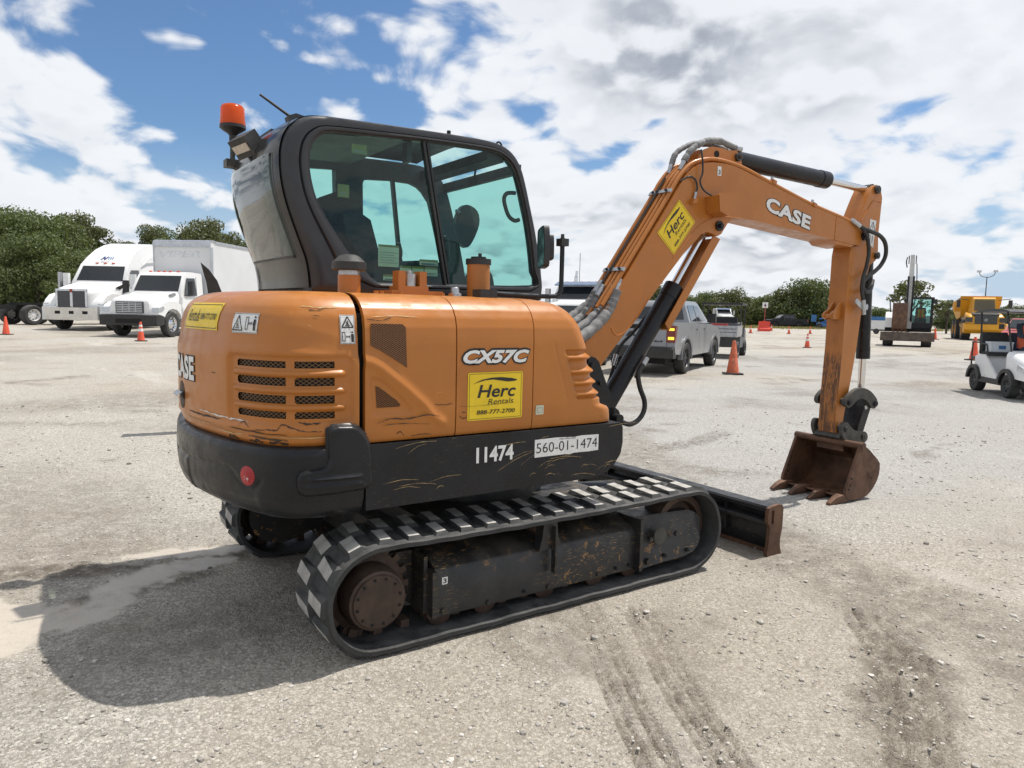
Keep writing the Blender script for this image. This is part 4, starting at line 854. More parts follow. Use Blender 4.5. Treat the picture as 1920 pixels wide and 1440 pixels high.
# inner trim: dark border painted round the rear glass and the wall behind the seat
b = B(); b.grid(rear_fn(.015), list(range(i1, i2+1)), [-.02, .20]); b.make('rear_trim', INTERIOR, exc); b = B(); b.grid(rear_fn(.015), list(range(i1, i2+1)), [.66, .90]); b.make('rear_trim', INTERIOR, exc)
roofc = crv2(CO[13:23], 5)
def roof_fn(dz): return lambda i, y: (roofc[int(i)][0], y, roofc[int(i)][1]+dz+.03*(1-((y-.425)/.505)**2)-.03*(1 if abs(y-.425) > .48 else 0))
b = B(); b.grid(roof_fn(.0), list(range(len(roofc)-14)), [-.03, 0, .05, .2, .425, .65, .8, .85, .88]); b.make('roof', CABGREY, exc, 60, out=(-.3, .42, 2.1))
b = B(); b.grid(lambda i, y: (roofc[int(i)][0], y, roofc[int(i)][1]-.055), list(range(len(roofc)-24)), [-.02, .2, .425, .65, .88]); b.make('headliner', HEADLINER, exc, 60, face=(0, 0, -1))
# left side with its two windows, front pillars and windscreen
LA = [(-.98, 2.36), (-.96, 2.42), (-.92, 2.475), (-.532, 2.50), (-.527, 2.309), (-.54, 2.12), (-.86, 2.12), (-.93, 2.20)]
LB = [(-.326, 2.43), (-.318, 2.452), (-.292, 2.462), (-.12, 2.474), (.03, 2.472), (.09, 2.452), (.13, 2.422), (.182, 2.356), (.21, 2.26), (.247, 2.118), (.29, 1.93), (.322, 1.785), (.31, 1.772), (-.30, 1.772), (-.318, 1.785)]
co_left = crv2(CO, 2)
holeplate(co_left, [LA, LB], .895, .93).make('left_cab_side', INTERIOR, exc, 30)
flatshape('left_rear_window', LA, lambda x, z: (x, .912, z), GLASS, exc); flatshape('left_door_window', LB, lambda x, z: (x, .912, z), GLASS, exc)
b = B(); bar(b, (-.101, 2.475), (-.024, 1.77), .011, .89, .925); b.make('door_window_divider', PLASTIC, exc)
fr = crv2(CO[21:29], 5)
b = B(); b.grid(lambda i, y: (fr[int(i)][0]-.008+.03*(1-((y-.425)/.505)**2), y, fr[int(i)][1]), list(range(4, len(fr))), [-.06, .0, .1, .25, .425, .6, .75, .85, .90]); b.make('windscreen', GLASS, exc, 60, out=(-.3, .42, 2.1))
b = B(); b.box((.30, -.04, 2.44), (.34, .91, 2.50), .01); b.make('windscreen_header', INTERIOR, exc)
b = B(); b.box((.10, -.02, 2.50), (.22, .88, 2.56), .02); b.make('roof_crossbar', INTERIOR, exc)
b = B(); b.box((-1.0, -.055, 1.63), (.49, .92, 1.70), .01); b.make('cab_floor', INTERIOR, exc)
# seat and controls
def pad(bld, prof_, y0, y1, bev=.035): bld.prism(prof_, y0, y1, bev, seg=3)
b = B(); pad(b, [(-.60, 1.70), (-.12, 1.70), (-.10, 1.86), (-.16, 1.89), (-.60, 1.85)], .16, .66); seat = b.make('seat', SEAT, exc, 50)
b = B(); pad(b, [(-.62, 1.86), (-.50, 1.86), (-.57, 2.10), (-.64, 2.14), (-.74, 2.12), (-.72, 2.0)], .19, .63); b.make('backrest', SEAT, seat, 50)
b = B(); b.prism(crv2([(-.80, 2.12), (-.81, 2.20), (-.75, 2.255), (-.68, 2.255), (-.61, 2.215), (-.595, 2.13), (-.64, 2.075), (-.75, 2.07)], 3, True), .27, .55, .04, seg=3); b.make('headrest', SEAT, seat, 50)
for y in (.02, .68):
    b = B(); b.box((-.62, y, 1.68), (-.10, y+.13, 1.86), .03); co_ = b.make('armrest_console', INTERIOR, exc)
    b = B(); b.tube([(-.12, y+.065, 1.85), (-.11, y+.065, 1.90), (-.12, y+.065, 1.95)], .014, 10); b.lathe([(.0, .0), (.022, .01), (.026, .05), (.018, .10), (.0, .11)], (-.12, y+.065, 1.93), (-.1, 0, 1), 14); b.make('joystick', PLASTIC, co_)
b = B(); b.prism(crv2([(.30, 1.68), (.31, 1.80), (.36, 1.86), (.42, 1.83), (.45, 1.68)], 3), .40, .60, .02); b.make('front_console', INTERIOR, exc)
b = B(); b.tube([(.302, -.035, 2.322), (.245, -.03, 2.315), (.222, -.03, 2.28), (.235, -.03, 2.225), (.262, -.03, 2.175), (.30, -.035, 2.152), (.335, -.035, 2.16)], .013, 10); b.make('grab_handle', PLASTIC, cabf)
b = B(); b.box((.18, .22, 2.395), (.20, .34, 2.445), .008); b.cyl((.19, .28, 2.44), (.2, .28, 2.50), .007); b.make('interior_mirror', PLASTIC, exc)
b = B(); b.box((-.44, -.02, 2.42), (-.41, .04, 2.53), .006); b.make('roof_clip', PLASTIC, exc)
b = B(); b.prism([(-.37, 1.66), (-.36, 2.48), (-.53, 2.50), (-.54, 1.66)], .86, .90, .01); b.make('left_pillar_trim', INTERIOR, exc)
DSTICK = paint('sticker_yellow', (.22, .21, .08), .6)
# stickers on the glass
gfn = lambda e: (lambda u, v: (u, -.054-e, v))
for u0, v0, u1, v1, top in ((-.63, 1.818, -.503, 1.940, 1), (-.372, 1.838, -.252, 1.872, 1), (-.497, 1.778, -.425, 1.829, 1), (-.42, 1.778, -.345, 1.829, 1), (-.34, 1.778, -.253, 1.829, 1), (-.60, 1.742, -.51, 1.775, 1), (-.785, 2.415, -.697, 2.465, 0), (-.865, 2.175, -.80, 2.243, 0)):
    flatshape('glass_sticker', [(u0, v0), (u1, v0), (u1, v1), (u0, v1)], gfn(.001), DPALE if top else DSTICK, cabf)
    if top: flatshape('sticker_header', [(u0, v1-.012), (u1, v1-.012), (u1, v1), (u0, v1)], gfn(.002), DSTICK, cabf)
    b = B(); f = gfn(.0025)
    for q in range(3 if u1-u0 < .1 else 5):
        zz = v0+(v1-v0-.02)*(.2+.7*q/5); b.quadmesh([f(u0+.01, zz), f(u1-.01-.02*(q % 2), zz), f(u1-.01-.02*(q % 2), zz+.003), f(u0+.01, zz+.003)], [[0, 1, 2, 3]])
    b.make('sticker_print', DGREY, cabf, smooth=False, face=FACE)
# things fixed to the cab roof and rear
bea = B(); bea.lathe([(.0, .125), (.03, .124), (.058, .115), (.068, .10), (.071, .03), (.074, .01), (.074, .0), (.0, .0)], (-1.196, .80, 2.660), (0, 0, 1), 36); beacon = bea.make('beacon_lamp', AMBER, exc, 40)
b = B(); b.lathe([(.0, 0), (.075, 0), (.076, -.018), (.062, -.03), (.030, -.05), (.022, -.06), (.022, -.11), (.0, -.11)], (-1.196, .80, 2.660), (0, 0, 1), 32); b.cyl((-1.196, .835, 2.575), (-1.196, .76, 2.575), .010, seg=10); b.make('beacon_base', PLASTIC, beacon)
b = B(); b.cyl((-1.198, .80, 2.56), (-1.201, .80, 2.44), .015, seg=14); b.make('beacon_pole', GREYSTEEL, beacon)
b = B(); b.box((-1.245, .76, 2.41), (-1.14, .84, 2.455), .006); b.prism([(-1.15, 2.41), (-1.05, 2.46), (-1.07, 2.51), (-1.15, 2.455)], .775, .785, .002); b.make('beacon_bracket', GREYSTEEL, beacon)
b = B(); b.tube([(-1.19, .80, 2.42), (-1.17, .72, 2.38), (-1.15, .6, 2.41), (-1.12, .5, 2.43)], .006, 8); b.make('beacon_cable', HOSE, beacon)
M = Matrix.Translation((-1.225, .38, 2.468))@Matrix.Rotation(rad(20), 4, 'Z')@Matrix.Rotation(rad(-38), 4, 'Y')@Matrix.Rotation(rad(-6), 4, 'X')
b = B(); b.box((-.040, -.085, -.055), (.048, .085, .055), .014, M); wl_ = b.make('work_lamp', PLASTIC, exc)
b = B(); b.box((-.046, -.070, -.022), (-.036, .070, .022), .003, M); b.make('lamp_lens', paint('lamp_lens', (.50, .44, .36), .25, 0, .1, 30, coat=.6), wl_)
b = B(); b.box((-1.10, .30, 2.40), (-1.06, .42, 2.53), .008); b.box((-1.13, .24, 2.52), (-1.07, .50, 2.545), .006); b.box((-1.12, .58, 2.37), (-1.08, .68, 2.43), .006); b.tube([(-1.13, .60, 2.50), (-1.15, .58, 2.54), (-1.15, .50, 2.54), (-1.12, .48, 2.50)], .006, 8); b.make('lamp_bracket', PLASTIC, wl_)
b = B(); b.prism([(-1.03, 2.585), (-1.04, 2.625), (-1.0, 2.642), (-.94, 2.632), (-.92, 2.60)], .21, .29, .008); an = b.make('antenna_base', PLASTIC, exc)
b = B(); b.tube([(-1.02, .25, 2.628), (-1.185, .25, 2.718)], .0085, 10, smooth=False, rf=lambda t: 1-.25*t); b.make('antenna_whip', PLASTIC, an)
b = B(); b.tube([(.22, .06, 2.585), (.215, .06, 2.625), (.235, .06, 2.64), (.255, .06, 2.62), (.25, .06, 2.57)], .006, 8); b.make('lifting_eye', BLACK, exc); b = B(); b.cyl((-.17, -.02, 2.60), (-.17, -.02, 2.632), .012, seg=10, bev=.002); b.make('roof_bolt', BLACK, exc)
# ------------------------------------------------ fittings standing on the deck
DZ = 1.652
b = B(); b.cyl((-.957, -.45, DZ-.01), (-.957, -.45, 1.742), .055, seg=24, bev=.003); ps = b.make('air_intake', ORANGE, exc); b = B(); b.cyl((-.957, -.45, 1.742), (-.957, -.45, 1.775), .052, seg=24, bev=.003); b.make('clamp_band', ZINC, ps)
b = B(); b.lathe([(.0, .056), (.030, .055), (.048, .048), (.076, .022), (.084, .018), (.084, -.018), (.076, -.022), (.04, -.022), (.0, -.022)], (-.957, -.45, 1.786), (0, 0, 1), 32); b.make('rain_cap', PLASTIC, ps, 30)
b = B(); b.box((-.76, -.52, DZ), (-.47, -.30, 1.676), .004); b.box((-.70, -.47, 1.676), (-.53, -.36, 1.70), .004); br = b.make('deck_bracket', ORANGE, exc)
for x in (-.672, -.550): b = B(); b.box((x-.020, -.45, 1.70), (x+.020, -.38, 1.778), .012); b.make('bracket_ear', ORANGE, br)
b = B(); b.cyl((-.611, -.41, 1.70), (-.611, -.41, 1.765), .036, seg=24, bev=.006); b.cyl((-.611, -.41, 1.765), (-.611, -.41, 1.782), .015, seg=12); b.make('breather', ZINC, br)
for x in (-.83, -.73, -.49, -.44, -.86): b = B(); b.cyl((x, -.55, DZ-.004), (x, -.55, DZ+.016), .011, seg=6, bev=.002); b.make('deck_bolt', ORANGE, exc)
b = B(); b.cyl((-.212, -.45, DZ-.01), (-.214, -.45, 1.835), .063, seg=36, bev=.003); ft = b.make('filler_neck', ORANGE, exc)
b = B(); b.cyl((-.214, -.45, 1.832), (-.214, -.45, 1.862), .070, seg=20, bev=.004); b.cyl((-.214, -.45, 1.862), (-.214, -.45, 1.874), .042, seg=20, bev=.004); b.cyl((-.205, -.45, 1.872), (-.205, -.45, 1.894), .010, seg=10); b.make('filler_cap', PLASTIC, ft)
b = B(); b.lathe([(.0, .05), (.018, .05), (.022, .045), (.024, .02), (.034, .018), (.036, .0)], (-.40, -.52, DZ), (0, 0, 1), 20); b.make('deck_cap', ZINC, exc)
b = B(); b.box((-.37, -.73, 1.640), (-.27, -.65, 1.690), .008); ma = b.make('mirror_mount', PLASTIC, exc)
b = B(); b.tube([(-.32, -.69, 1.676), (-.21, -.69, 1.670), (-.05, -.685, 1.667), (.10, -.68, 1.668), (.155, -.68, 1.676), (.180, -.68, 1.708), (.184, -.68, 1.80), (.184, -.68, 1.99)], .013, 12); b.make('mirror_arm', BLACK, ma)
b = B(); b.box((.16, -.705, 1.945), (.21, -.655, 1.985), .012); b.cyl((.184, -.68, 1.985), (.184, -.68, 2.01), .010, seg=10); b.make('mirror_clamp', PLASTIC, ma)
Mm = Matrix.Translation((.118, -.60, 1.937))@Matrix.Rotation(rad(-112), 4, 'Z')@Matrix.Rotation(rad(-6), 4, 'Y')
b = B(); mp = crv2([(-.075, -.075), (-.07, -.10), (-.03, -.112), (.03, -.112), (.07, -.10), (.082, 0), (.075, .09), (.05, .112), (-.05, .112), (-.075, .09), (-.085, 0)], 3, True)
b.prism([(x, z) for x, z in mp], -.018, .012, .012, lambda x, y, z: Mm@Vector((x, y, z)), seg=3); b.prism([(x*.6, z*.6) for x, z in mp], .008, .045, .012, lambda x, y, z: Mm@Vector((x, y, z))); mir = b.make('mirror_head', PLASTIC, ma, 50)
b = B(); b.quadmesh([Mm@Vector((x*.90, -.0195, z*.90)) for x, z in mp], [list(range(len(mp)))]); b.make('mirror_glass', paint('mirror_silver', (.55, .60, .58), .04, 1, .02, 3), ma)
# mirror on the far side, seen through the cab
b = B(); b.prism(crv2([(.50, 2.23), (.545, 2.36), (.61, 2.40), (.70, 2.36), (.72, 2.26), (.66, 2.12), (.60, 2.07), (.53, 2.13)], 3, True), 1.07, 1.12, .012); lm = b.make('left_mirror', PLASTIC, exc); b = B(); b.tube([(.46, .92, 2.30), (.50, 1.05, 2.34), (.56, 1.09, 2.27)], .012, 10); b.tube([(.50, 1.04, 1.75), (.52, 1.09, 2.0), (.56, 1.10, 2.25)], .010, 10); b.make('left_mirror_arm', PLASTIC, lm)

# ------------------------------------------------ boom, arm and bucket (vertical plane through the swing post)
BA = rad(-3.3); BO = Vector((.80, -.10, 0)); BD = Vector((math.cos(BA), math.sin(BA), 0)); BN = Vector((-math.sin(BA), math.cos(BA), 0))
def bf(s, o, z): return BO+BD*s+BN*o+Vector((0, 0, z))
def bprism(bld, prof_, o0, o1, bev=.006, seg=2): return bld.prism(prof_, o0, o1, bev, bf, seg)
# swing post
PL = [(-.069, 1.262), (-.066, 1.29), (-.04, 1.303), (-.012, 1.295), (.018, 1.268), (.078, 1.139), (.128, 1.053), (.14, .97), (.05, .93), (-.08, .95), (-.10, 1.05), (-.06, 1.16)]
b = B()
for o0, o1 in ((-.205, -.165), (.165, .205)): bprism(b, PL, o0, o1, .006)
bprism(b, [(-.35, .72), (.10, .72), (.20, .84), (.18, .955), (-.10, .98), (-.35, .95)], -.17, .17, .015); sw = b.make('swing_post', BLACK, exc)
b = B(); bprism(b, [(.14, .955), (.18, .965), (.225, .935), (.245, .895), (.235, .86), (.19, .83), (.14, .80), (.10, .86)], -.17, .17, .008); b.make('cylinder_lug', BLACK, sw)
for s, z, r in ((-.026, 1.235, .034), (.03, 1.13, .016), (.195, .885, .03)):
    b = B(); b.cyl(bf(s, -.225, z), bf(s, -.16, z), r, seg=20, bev=.004); b.make('pin', BLACK, sw)
b = B(); b.box((.20, -.42, .72), (.62, .22, .95), .03); b.make('house_nose', BLACK, exc)
# boom
BP = [(-.055, 1.362), (.295, 1.845), (.67, 2.377), (.72, 2.452), (.765, 2.517), (.812, 2.572), (.864, 2.616), (.92, 2.643), (.986, 2.662), (1.05, 2.673), (1.113, 2.678), (1.19, 2.679), (1.264, 2.673), (1.35, 2.658), (1.627, 2.595), (2.154, 2.472), (2.634, 2.389), (2.80, 2.362), (2.86, 2.345), (2.90, 2.315), (2.915, 2.28), (2.908, 2.245), (2.885, 2.218), (2.845, 2.203), (2.80, 2.198), (2.542, 2.218), (1.951, 2.267), (1.508, 2.302), (1.35, 2.306), (1.272, 2.296), (1.225, 2.258), (1.192, 2.215), (1.165, 2.178), (1.13, 2.160), (1.085, 2.172), (1.02, 2.182), (.965, 2.161), (.914, 2.112), (.796, 2.008), (.538, 1.724), (.29, 1.445), (.08, 1.215), (.03, 1.17), (-.03, 1.158), (-.085, 1.18), (-.112, 1.24), (-.098, 1.31)]
b = B(); bprism(b, BP, -.12, .12, .007); boom = b.make('boom', ORANGE, exc, 30)
b = B()   # weld line of the cylinder lug, foot and tip doubler
def weld(pts, o=-.1215, r=.004): b = B(); b.tube([bf(s, o, z) for s, z in pts], r, 6, 4); b.make('weld_bead', ORANGE, boom)
weld([(.70, 1.98), (.82, 2.10), (.90, 2.185), (.98, 2.245), (1.08, 2.285), (1.18, 2.302), (1.35, 2.306)]); weld([(.50, 1.70), (.43, 1.60), (.34, 1.50), (.25, 1.44), (.20, 1.45), (.175, 1.49)]); weld([(2.48, 2.412), (2.475, 2.32), (2.47, 2.225)], r=.0025)
b = B(); bprism(b, [(2.44, 2.235), (2.80, 2.198), (2.84, 2.215), (2.86, 2.24), (2.70, 2.18), (2.50, 2.195)], -.115, .115, .004); b.make('tip_plate', ORANGE, boom)
for o0, o1 in ((-.075, -.055), (.055, .075)): b = B(); bprism(b, [(.92, 2.63), (.965, 2.72), (1.01, 2.768), (1.076, 2.795), (1.169, 2.798), (1.25, 2.79), (1.33, 2.80), (1.37, 2.77), (1.39, 2.72), (1.40, 2.64), (1.2, 2.67)], o0, o1, .004); b.make('cylinder_ear', ORANGE, boom)
b = B(); b.cyl(bf(1.125, -.079, 2.748), bf(1.125, -.0745, 2.748), .024, seg=20); b.make('ear_hole', DARK, boom)
for s, z, r, mt, oo in ((2.862, 2.285, .040, BLACK, -.14), (1.135, 2.232, .036, BLACK, -.135), (1.34, 2.752, .030, GREYSTEEL, -.098)):
    b = B(); b.cyl(bf(s, oo, z), bf(s, -.05, z), r, seg=24, bev=.004); b.cyl(bf(s, oo-.022, z), bf(s, oo, z), r*.45, seg=8, bev=.002); b.make('pin', mt, boom)
# lamp shroud on the boom side
b = B(); bprism(b, [(.985, 2.425), (1.0, 2.44), (1.165, 2.452), (1.185, 2.435), (1.205, 2.33), (1.08, 2.285), (1.0, 2.315)], -.255, -.245, .002); bprism(b, [(.985, 2.425), (1.0, 2.315), (1.008, 2.315), (.993, 2.428)], -.25, -.12, .001); bprism(b, [(1.185, 2.435), (1.177, 2.437), (1.197, 2.33), (1.205, 2.33)], -.25, -.12, .001); bprism(b, [(1.0, 2.312), (1.0, 2.32), (1.08, 2.293), (1.2, 2.338), (1.205, 2.33), (1.08, 2.285)], -.25, -.12, .001); ls = b.make('lamp_shroud', ORANGE, boom)
b = B(); bprism(b, [(1.02, 2.34), (1.15, 2.36), (1.14, 2.40), (1.02, 2.39)], -.22, -.15, .006); b.make('shroud_lamp', PLASTIC, ls)
# decals on boom
def on_boom(e): return lambda u, v: tuple(bf(u, -.1205-e, v))
def affine(p0, pu, pv, e):
    """map unit square to three measured corners on the boom's near face"""
    return lambda u, v: tuple(bf(p0[0]+(pu[0]-p0[0])*u+(pv[0]-p0[0])*v, -.1205-e, p0[1]+(pu[1]-p0[1])*u+(pv[1]-p0[1])*v))
hb = lambda e: affine((.546, 2.14), (.546+.190, 2.14+.242), (.546+.161, 2.14-.141), e)
def herc2(fn, parent):
    hx = lambda e: (lambda u, v: fn(e)(u, 1-v)); w = 1
    b = B(); b.quadmesh([hx(.002)(*p) for p in rrect(0, 0, 1, 1, .03)], [list(range(20))]); b.make('decal', DYELLOW, parent, smooth=False, face=FACE)
    outline('decal_border', .025, .025, .975, .975, .007, hx(.0032), DBLACK, parent)
    arc = [(.08, .76), (.25, .85), (.42, .885), (.60, .89), (.78, .865), (.90, .83), (.86, .80), (.72, .79), (.60, .815), (.45, .845), (.30, .835), (.15, .785)]
    flatshape('logo_swoosh', arc, hx(.0036), DBLACK, parent)
    for body, bx_, bo, sh in (('Herc', (.17, .47, .87, .74), .016, .22), ('Rentals', (.36, .325, .83, .44), -.002, .2), ('888-777-2700', (.16, .12, .86, .21), .012, .15)): lettering('lettering', body, bx_, hx(.0036), DBLACK, parent, bo, sh)
herc2(hb, boom)
cb = lambda e: affine((1.619, 2.390), (2.145, 2.278), (1.632, 2.496), e)
lettering('lettering_outline', 'CASE', (-.010, -.05, 1.010, 1.05), cb(.002), DBLACK, boom, .075, 0, spacing=1.02); lettering('lettering', 'CASE', (0, 0, 1, 1), cb(.0035), DWHITE, boom, .042, 0, spacing=1.06)
flatshape('decal', rrect(1.094, 2.586, 1.133, 2.652, .006), on_boom(.002), DWHITE, boom); lettering('lettering', '3', (1.103, 2.594, 1.124, 2.628), on_boom(.0032), DBLACK, boom, .02)
# hydraulic lines on the boom's back
edge = [(-.02, 1.41), (.295, 1.845), (.67, 2.377), (.765, 2.517), (.864, 2.616), (.986, 2.662), (1.113, 2.678)]
def offs(P, d):
    out = []
    for i, p in enumerate(P):
        a = P[max(i-1, 0)]; c = P[min(i+1, len(P)-1)]; t = Vector((c[0]-a[0], c[1]-a[1])).normalized(); out.append((p[0]-t.y*d, p[1]+t.x*d))
    return out
E2 = offs(edge, .026)
TUBE = lambda pts, r, nm, mt, par, seg=10, n=6, rf=None: (lambda bb: bb.make(nm, mt, par))(B().tube(pts, r, seg, n, rf=rf))
for o, st, en in ((-.095, .30, 7), (-.052, .28, 7), (-.005, .20, 5), (.040, .20, 5), (.085, .26, 7)):
    P = [(s, z) for i, (s, z) in enumerate(E2) if i < en]; d0 = Vector((P[1][0]-P[0][0], P[1][1]-P[0][1])); P[0] = (P[0][0]+d0.x*st*1.6, P[0][1]+d0.y*st*1.6)
    pts = [bf(s, o, z) for s, z in P]
    if en == 7 and o < -.09: pts += [bf(s, -.108, z) for s, z in ((1.264, 2.690), (1.40, 2.668), (1.627, 2.612), (2.154, 2.488), (2.60, 2.408), (2.74, 2.375))]
    if en == 7 and o == -.052: pts += [bf(s, -.085, z) for s, z in ((1.20, 2.70), (1.35, 2.688), (1.627, 2.622), (2.154, 2.498), (2.58, 2.42))]
    TUBE(pts, .0155, 'hydraulic_tube', ORANGE, boom, 10, 5)
pc = Vector((.53, .85))
for s, z in ((.300, 1.862), (.690, 2.420)):
    b = B(); d = Vector((.375, .532)).normalized(); nn = Vector((-d.y, d.x)); q = lambda a, c: (s+d.x*a+nn.x*c, z+d.y*a+nn.y*c)
    bprism(b, [q(-.014, .026), q(.014, .026), q(.014, .040), q(-.014, .040)], -.115, .105, .002); cl = b.make('tube_clamp', ZINC, boom)
    for o in (-.073, .02, .062): b = B(); b.cyl(bf(*[q(0, .040)[0], o, q(0, .040)[1]]), bf(*[q(0, .052)[0], o, q(0, .052)[1]]), .010, seg=6, bev=.001); b.make('clamp_bolt', BLACK, boom)
b = B(); b.tube([bf(s, .018, z) for s, z in offs(edge, .050)[:4]], .008, 8, 5); b.make('wiring', HOSE, boom)
for k, (pts, r) in enumerate([([bf(.226, -.097, 1.735), bf(.195, -.10, 1.665), bf(.15, -.102, 1.59), bf(.06, -.11, 1.505), bf(-.05, -.12, 1.435), bf(-.20, -.12, 1.37)], .036), ([bf(.20, -.052, 1.72), bf(.165, -.05, 1.655), bf(.10, -.05, 1.585), bf(.0, -.06, 1.51), bf(-.15, -.07, 1.44)], .030), ([bf(.145, .0, 1.70), bf(.11, .01, 1.63), bf(.06, .03, 1.57), bf(-.03, .03, 1.51), bf(-.16, .03, 1.46)], .034), ([bf(.17, .05, 1.73), bf(.13, .06, 1.66), bf(.03, .08, 1.58), bf(-.1, .08, 1.50)], .03)]):
    r_ = random.Random(k); ph = [r_.uniform(.86, 1.12) for _ in range(40)]
    TUBE(pts, r, 'hose_sleeve', SLEEVE, boom, 14, 8, lambda t: ph[int(t*38)]); p = pts[0]; q = pts[1]; d = (p-q).normalized(); b = B(); b.cyl(p-d*.01, p+d*.055, .024, seg=14, bev=.003); b.cyl(p+d*.055, p+d*.085, .019, seg=12); b.make('hose_fitting', ZINC, boom)
for pts, r, mt in (([bf(.80, -.05, 2.60), bf(.835, -.05, 2.668), bf(.89, -.05, 2.742), bf(.96, -.05, 2.795), bf(1.047, -.05, 2.832), bf(1.176, -.05, 2.85), bf(1.26, -.05, 2.838), bf(1.34, -.05, 2.822)], .024, SLEEVE), ([bf(.79, .05, 2.59), bf(.81, .05, 2.655), bf(.848, .05, 2.738), bf(.949, .05, 2.803), bf(1.05, .05, 2.835), bf(1.2, .04, 2.84), bf(1.33, .03, 2.82)], .020, SLEEVE)):
    r_ = random.Random(5); ph = [r_.uniform(.85, 1.12) for _ in range(60)]; TUBE(pts[1:], r, 'hose_sleeve', SLEEVE, boom, 12, 8, lambda t: ph[int(t*58)]); b = B(); b.cyl(pts[0], pts[1], .018, seg=12, bev=.002); b.make('hose_fitting', ZINC, boom); b = B(); b.cyl(pts[-1], pts[-1]+BD*.06, .022, seg=12, bev=.003); b.make('hose_fitting', ZINC, boom)
TUBE([bf(.905, -.14, 2.74), bf(.915, -.15, 2.66), bf(.92, -.15, 2.58), bf(.90, -.15, 2.52), bf(.93, -.16, 2.46), bf(1.0, -.18, 2.425), bf(1.05, -.2, 2.41)], .0065, 'lamp_cable', HOSE, boom); TUBE([bf(.75, -.11, 2.51), bf(.81, -.13, 2.545), bf(.86, -.14, 2.53), bf(.885, -.14, 2.48), bf(.875, -.135, 2.44)], .0065, 'lamp_cable', HOSE, boom)
b = B(); b.cyl(bf(.868, -.135, 2.395), bf(.878, -.135, 2.445), .011, seg=10); b.make('cable_plug', ZINC, boom); b = B(); bprism(b, [(.83, 2.36), (.87, 2.365), (.875, 2.40), (.845, 2.395)], -.16, -.12, .003); b.make('cable_tab', ORANGE, boom)
for s, z in ((1.68, 2.625), (2.17, 2.50)): b = B(); bprism(b, [(s, z-.03), (s+.04, z-.04), (s+.045, z-.01), (s+.005, z)], -.13, -.05, .003); b.make('tube_bracket', ORANGE, boom); b = B(); b.cyl(bf(s+.02, -.1, z), bf(s+.024, -.1, z+.022), .012, seg=6); b.make('clamp_bolt', ZINC, boom)
# cylinders
def cylinder(name, p0, p1, p2, r, rr_, par, o=0, bodymat=BLACK):
    a, c, e = bf(p0[0], o, p0[1]), bf(p1[0], o, p1[1]), bf(p2[0], o, p2[1]); b = B(); b.cyl(a, c, r, seg=32, bev=.008); d = (c-a).normalized(); b.cyl(c-d*.10, c+d*.004, r*1.06, seg=32, bev=.006); b.cyl(a+BN*-.05, a+BN*.05, r*.9, seg=24, bev=.006); cy = b.make(name, bodymat, par, 40)
    b = B(); b.cyl(c-d*.02, e, rr_, seg=24); b.make('piston_rod', CHROME, cy); b = B(); b.cyl(e+BN*-.05, e+BN*.05, rr_*1.5, seg=20, bev=.005); b.make('rod_eye', GREYSTEEL, cy); return cy
cylinder('arm_cylinder', (1.36, 2.755), (2.478, 2.722), (3.045, 2.700), .066, .030, exc)
bc = cylinder('boom_cylinder', (.205, .885), (.835, 1.785), (1.135, 2.232), .066, .033, exc)
d = (bf(1.135, 0, 2.232)-bf(.205, 0, .885)).normalized(); dl = Vector((d.dot(BD), d.z)); nl = Vector((dl.y, -dl.x))
q = lambda a, c: (.205+dl.x*a+nl.x*c, .885+dl.y*a+nl.y*c)
b = B(); bprism(b, [q(.78, .085), q(1.60, .085), q(1.62, .06), q(1.62, .105), q(.76, .10)][:2]+[q(1.60, .097), q(.78, .097)], -.075, .075, .003); 
for o0, o1 in ((-.083, -.075), (.075, .083)): bprism(b, [q(.78, .10), q(.80, .04), q(1.58, .03), q(1.60, .10)], o0, o1, .002)
b.make('rod_guard', ORANGE, bc)
b = B(); b.tube([bf(*p) for p in ((.44, -.075, 1.14), (.50, -.085, 1.22), (.515, -.085, 1.26))], .010, 8); b.make('port_pipe', BLACK, bc)
TUBE([bf(.535, -.085, 1.29), bf(.515, -.085, 1.25), bf(.475, -.09, 1.215), bf(.452, -.09, 1.16), bf(.47, -.095, 1.07), bf(.51, -.10, .98), bf(.508, -.10, .905), bf(.46, -.10, .845), bf(.38, -.11, .822), bf(.29, -.13, .845), bf(.20, -.15, .885)], .0175, 'cylinder_hose', HOSE, bc, 12)
b = B(); b.cyl(bf(.497, -.085, 1.232), bf(.528, -.085, 1.28), .021, seg=12, bev=.002); b.make('hose_fitting', ZINC, bc)
TUBE([bf(.70, .07, 1.62), bf(.55, .085, 1.46), bf(.44, .09, 1.36), bf(.39, .09, 1.25), bf(.36, .09, 1.15), bf(.30, .09, 1.0)], .012, 'cylinder_hose', HOSE, bc, 10); b = B(); b.cyl(bf(.40, .09, 1.295), bf(.375, .09, 1.215), .018, seg=12); b.make('hose_fitting', ZINC, bc)
# arm
AP = [(2.994, 2.706), (3.02, 2.727), (3.05, 2.733), (3.08, 2.724), (3.108, 2.70), (3.138, 2.63), (3.130, 2.504), (3.118, 2.314), (3.130, 2.19), (3.128, 2.12), (3.10, 2.09), (3.03, 2.05), (2.985, 1.93), (2.965, 1.75), (2.945, 1.574), (2.918, 1.344), (2.880, 1.113), (2.850, .959), (2.815, .806), (2.795, .69), (2.785, .62), (2.74, .585), (2.705, .60), (2.700, .70), (2.705, .965), (2.715, 1.155), (2.725, 1.345), (2.725, 1.571), (2.735, 1.851), (2.738, 2.12), (2.765, 2.25), (2.84, 2.423), (2.91, 2.56), (2.95, 2.635)]
b = B(); b.mi = 0; bprism(b, AP, -.085, .085, .006)
arm = b.make('arm', [ORANGE, ORANGE_WORN], exc, 30)
for p in arm.data.polygons:
    n_ = p.normal
    if n_.dot(BD) < -.8 and p.center.z < 2.1: p.material_index = 1
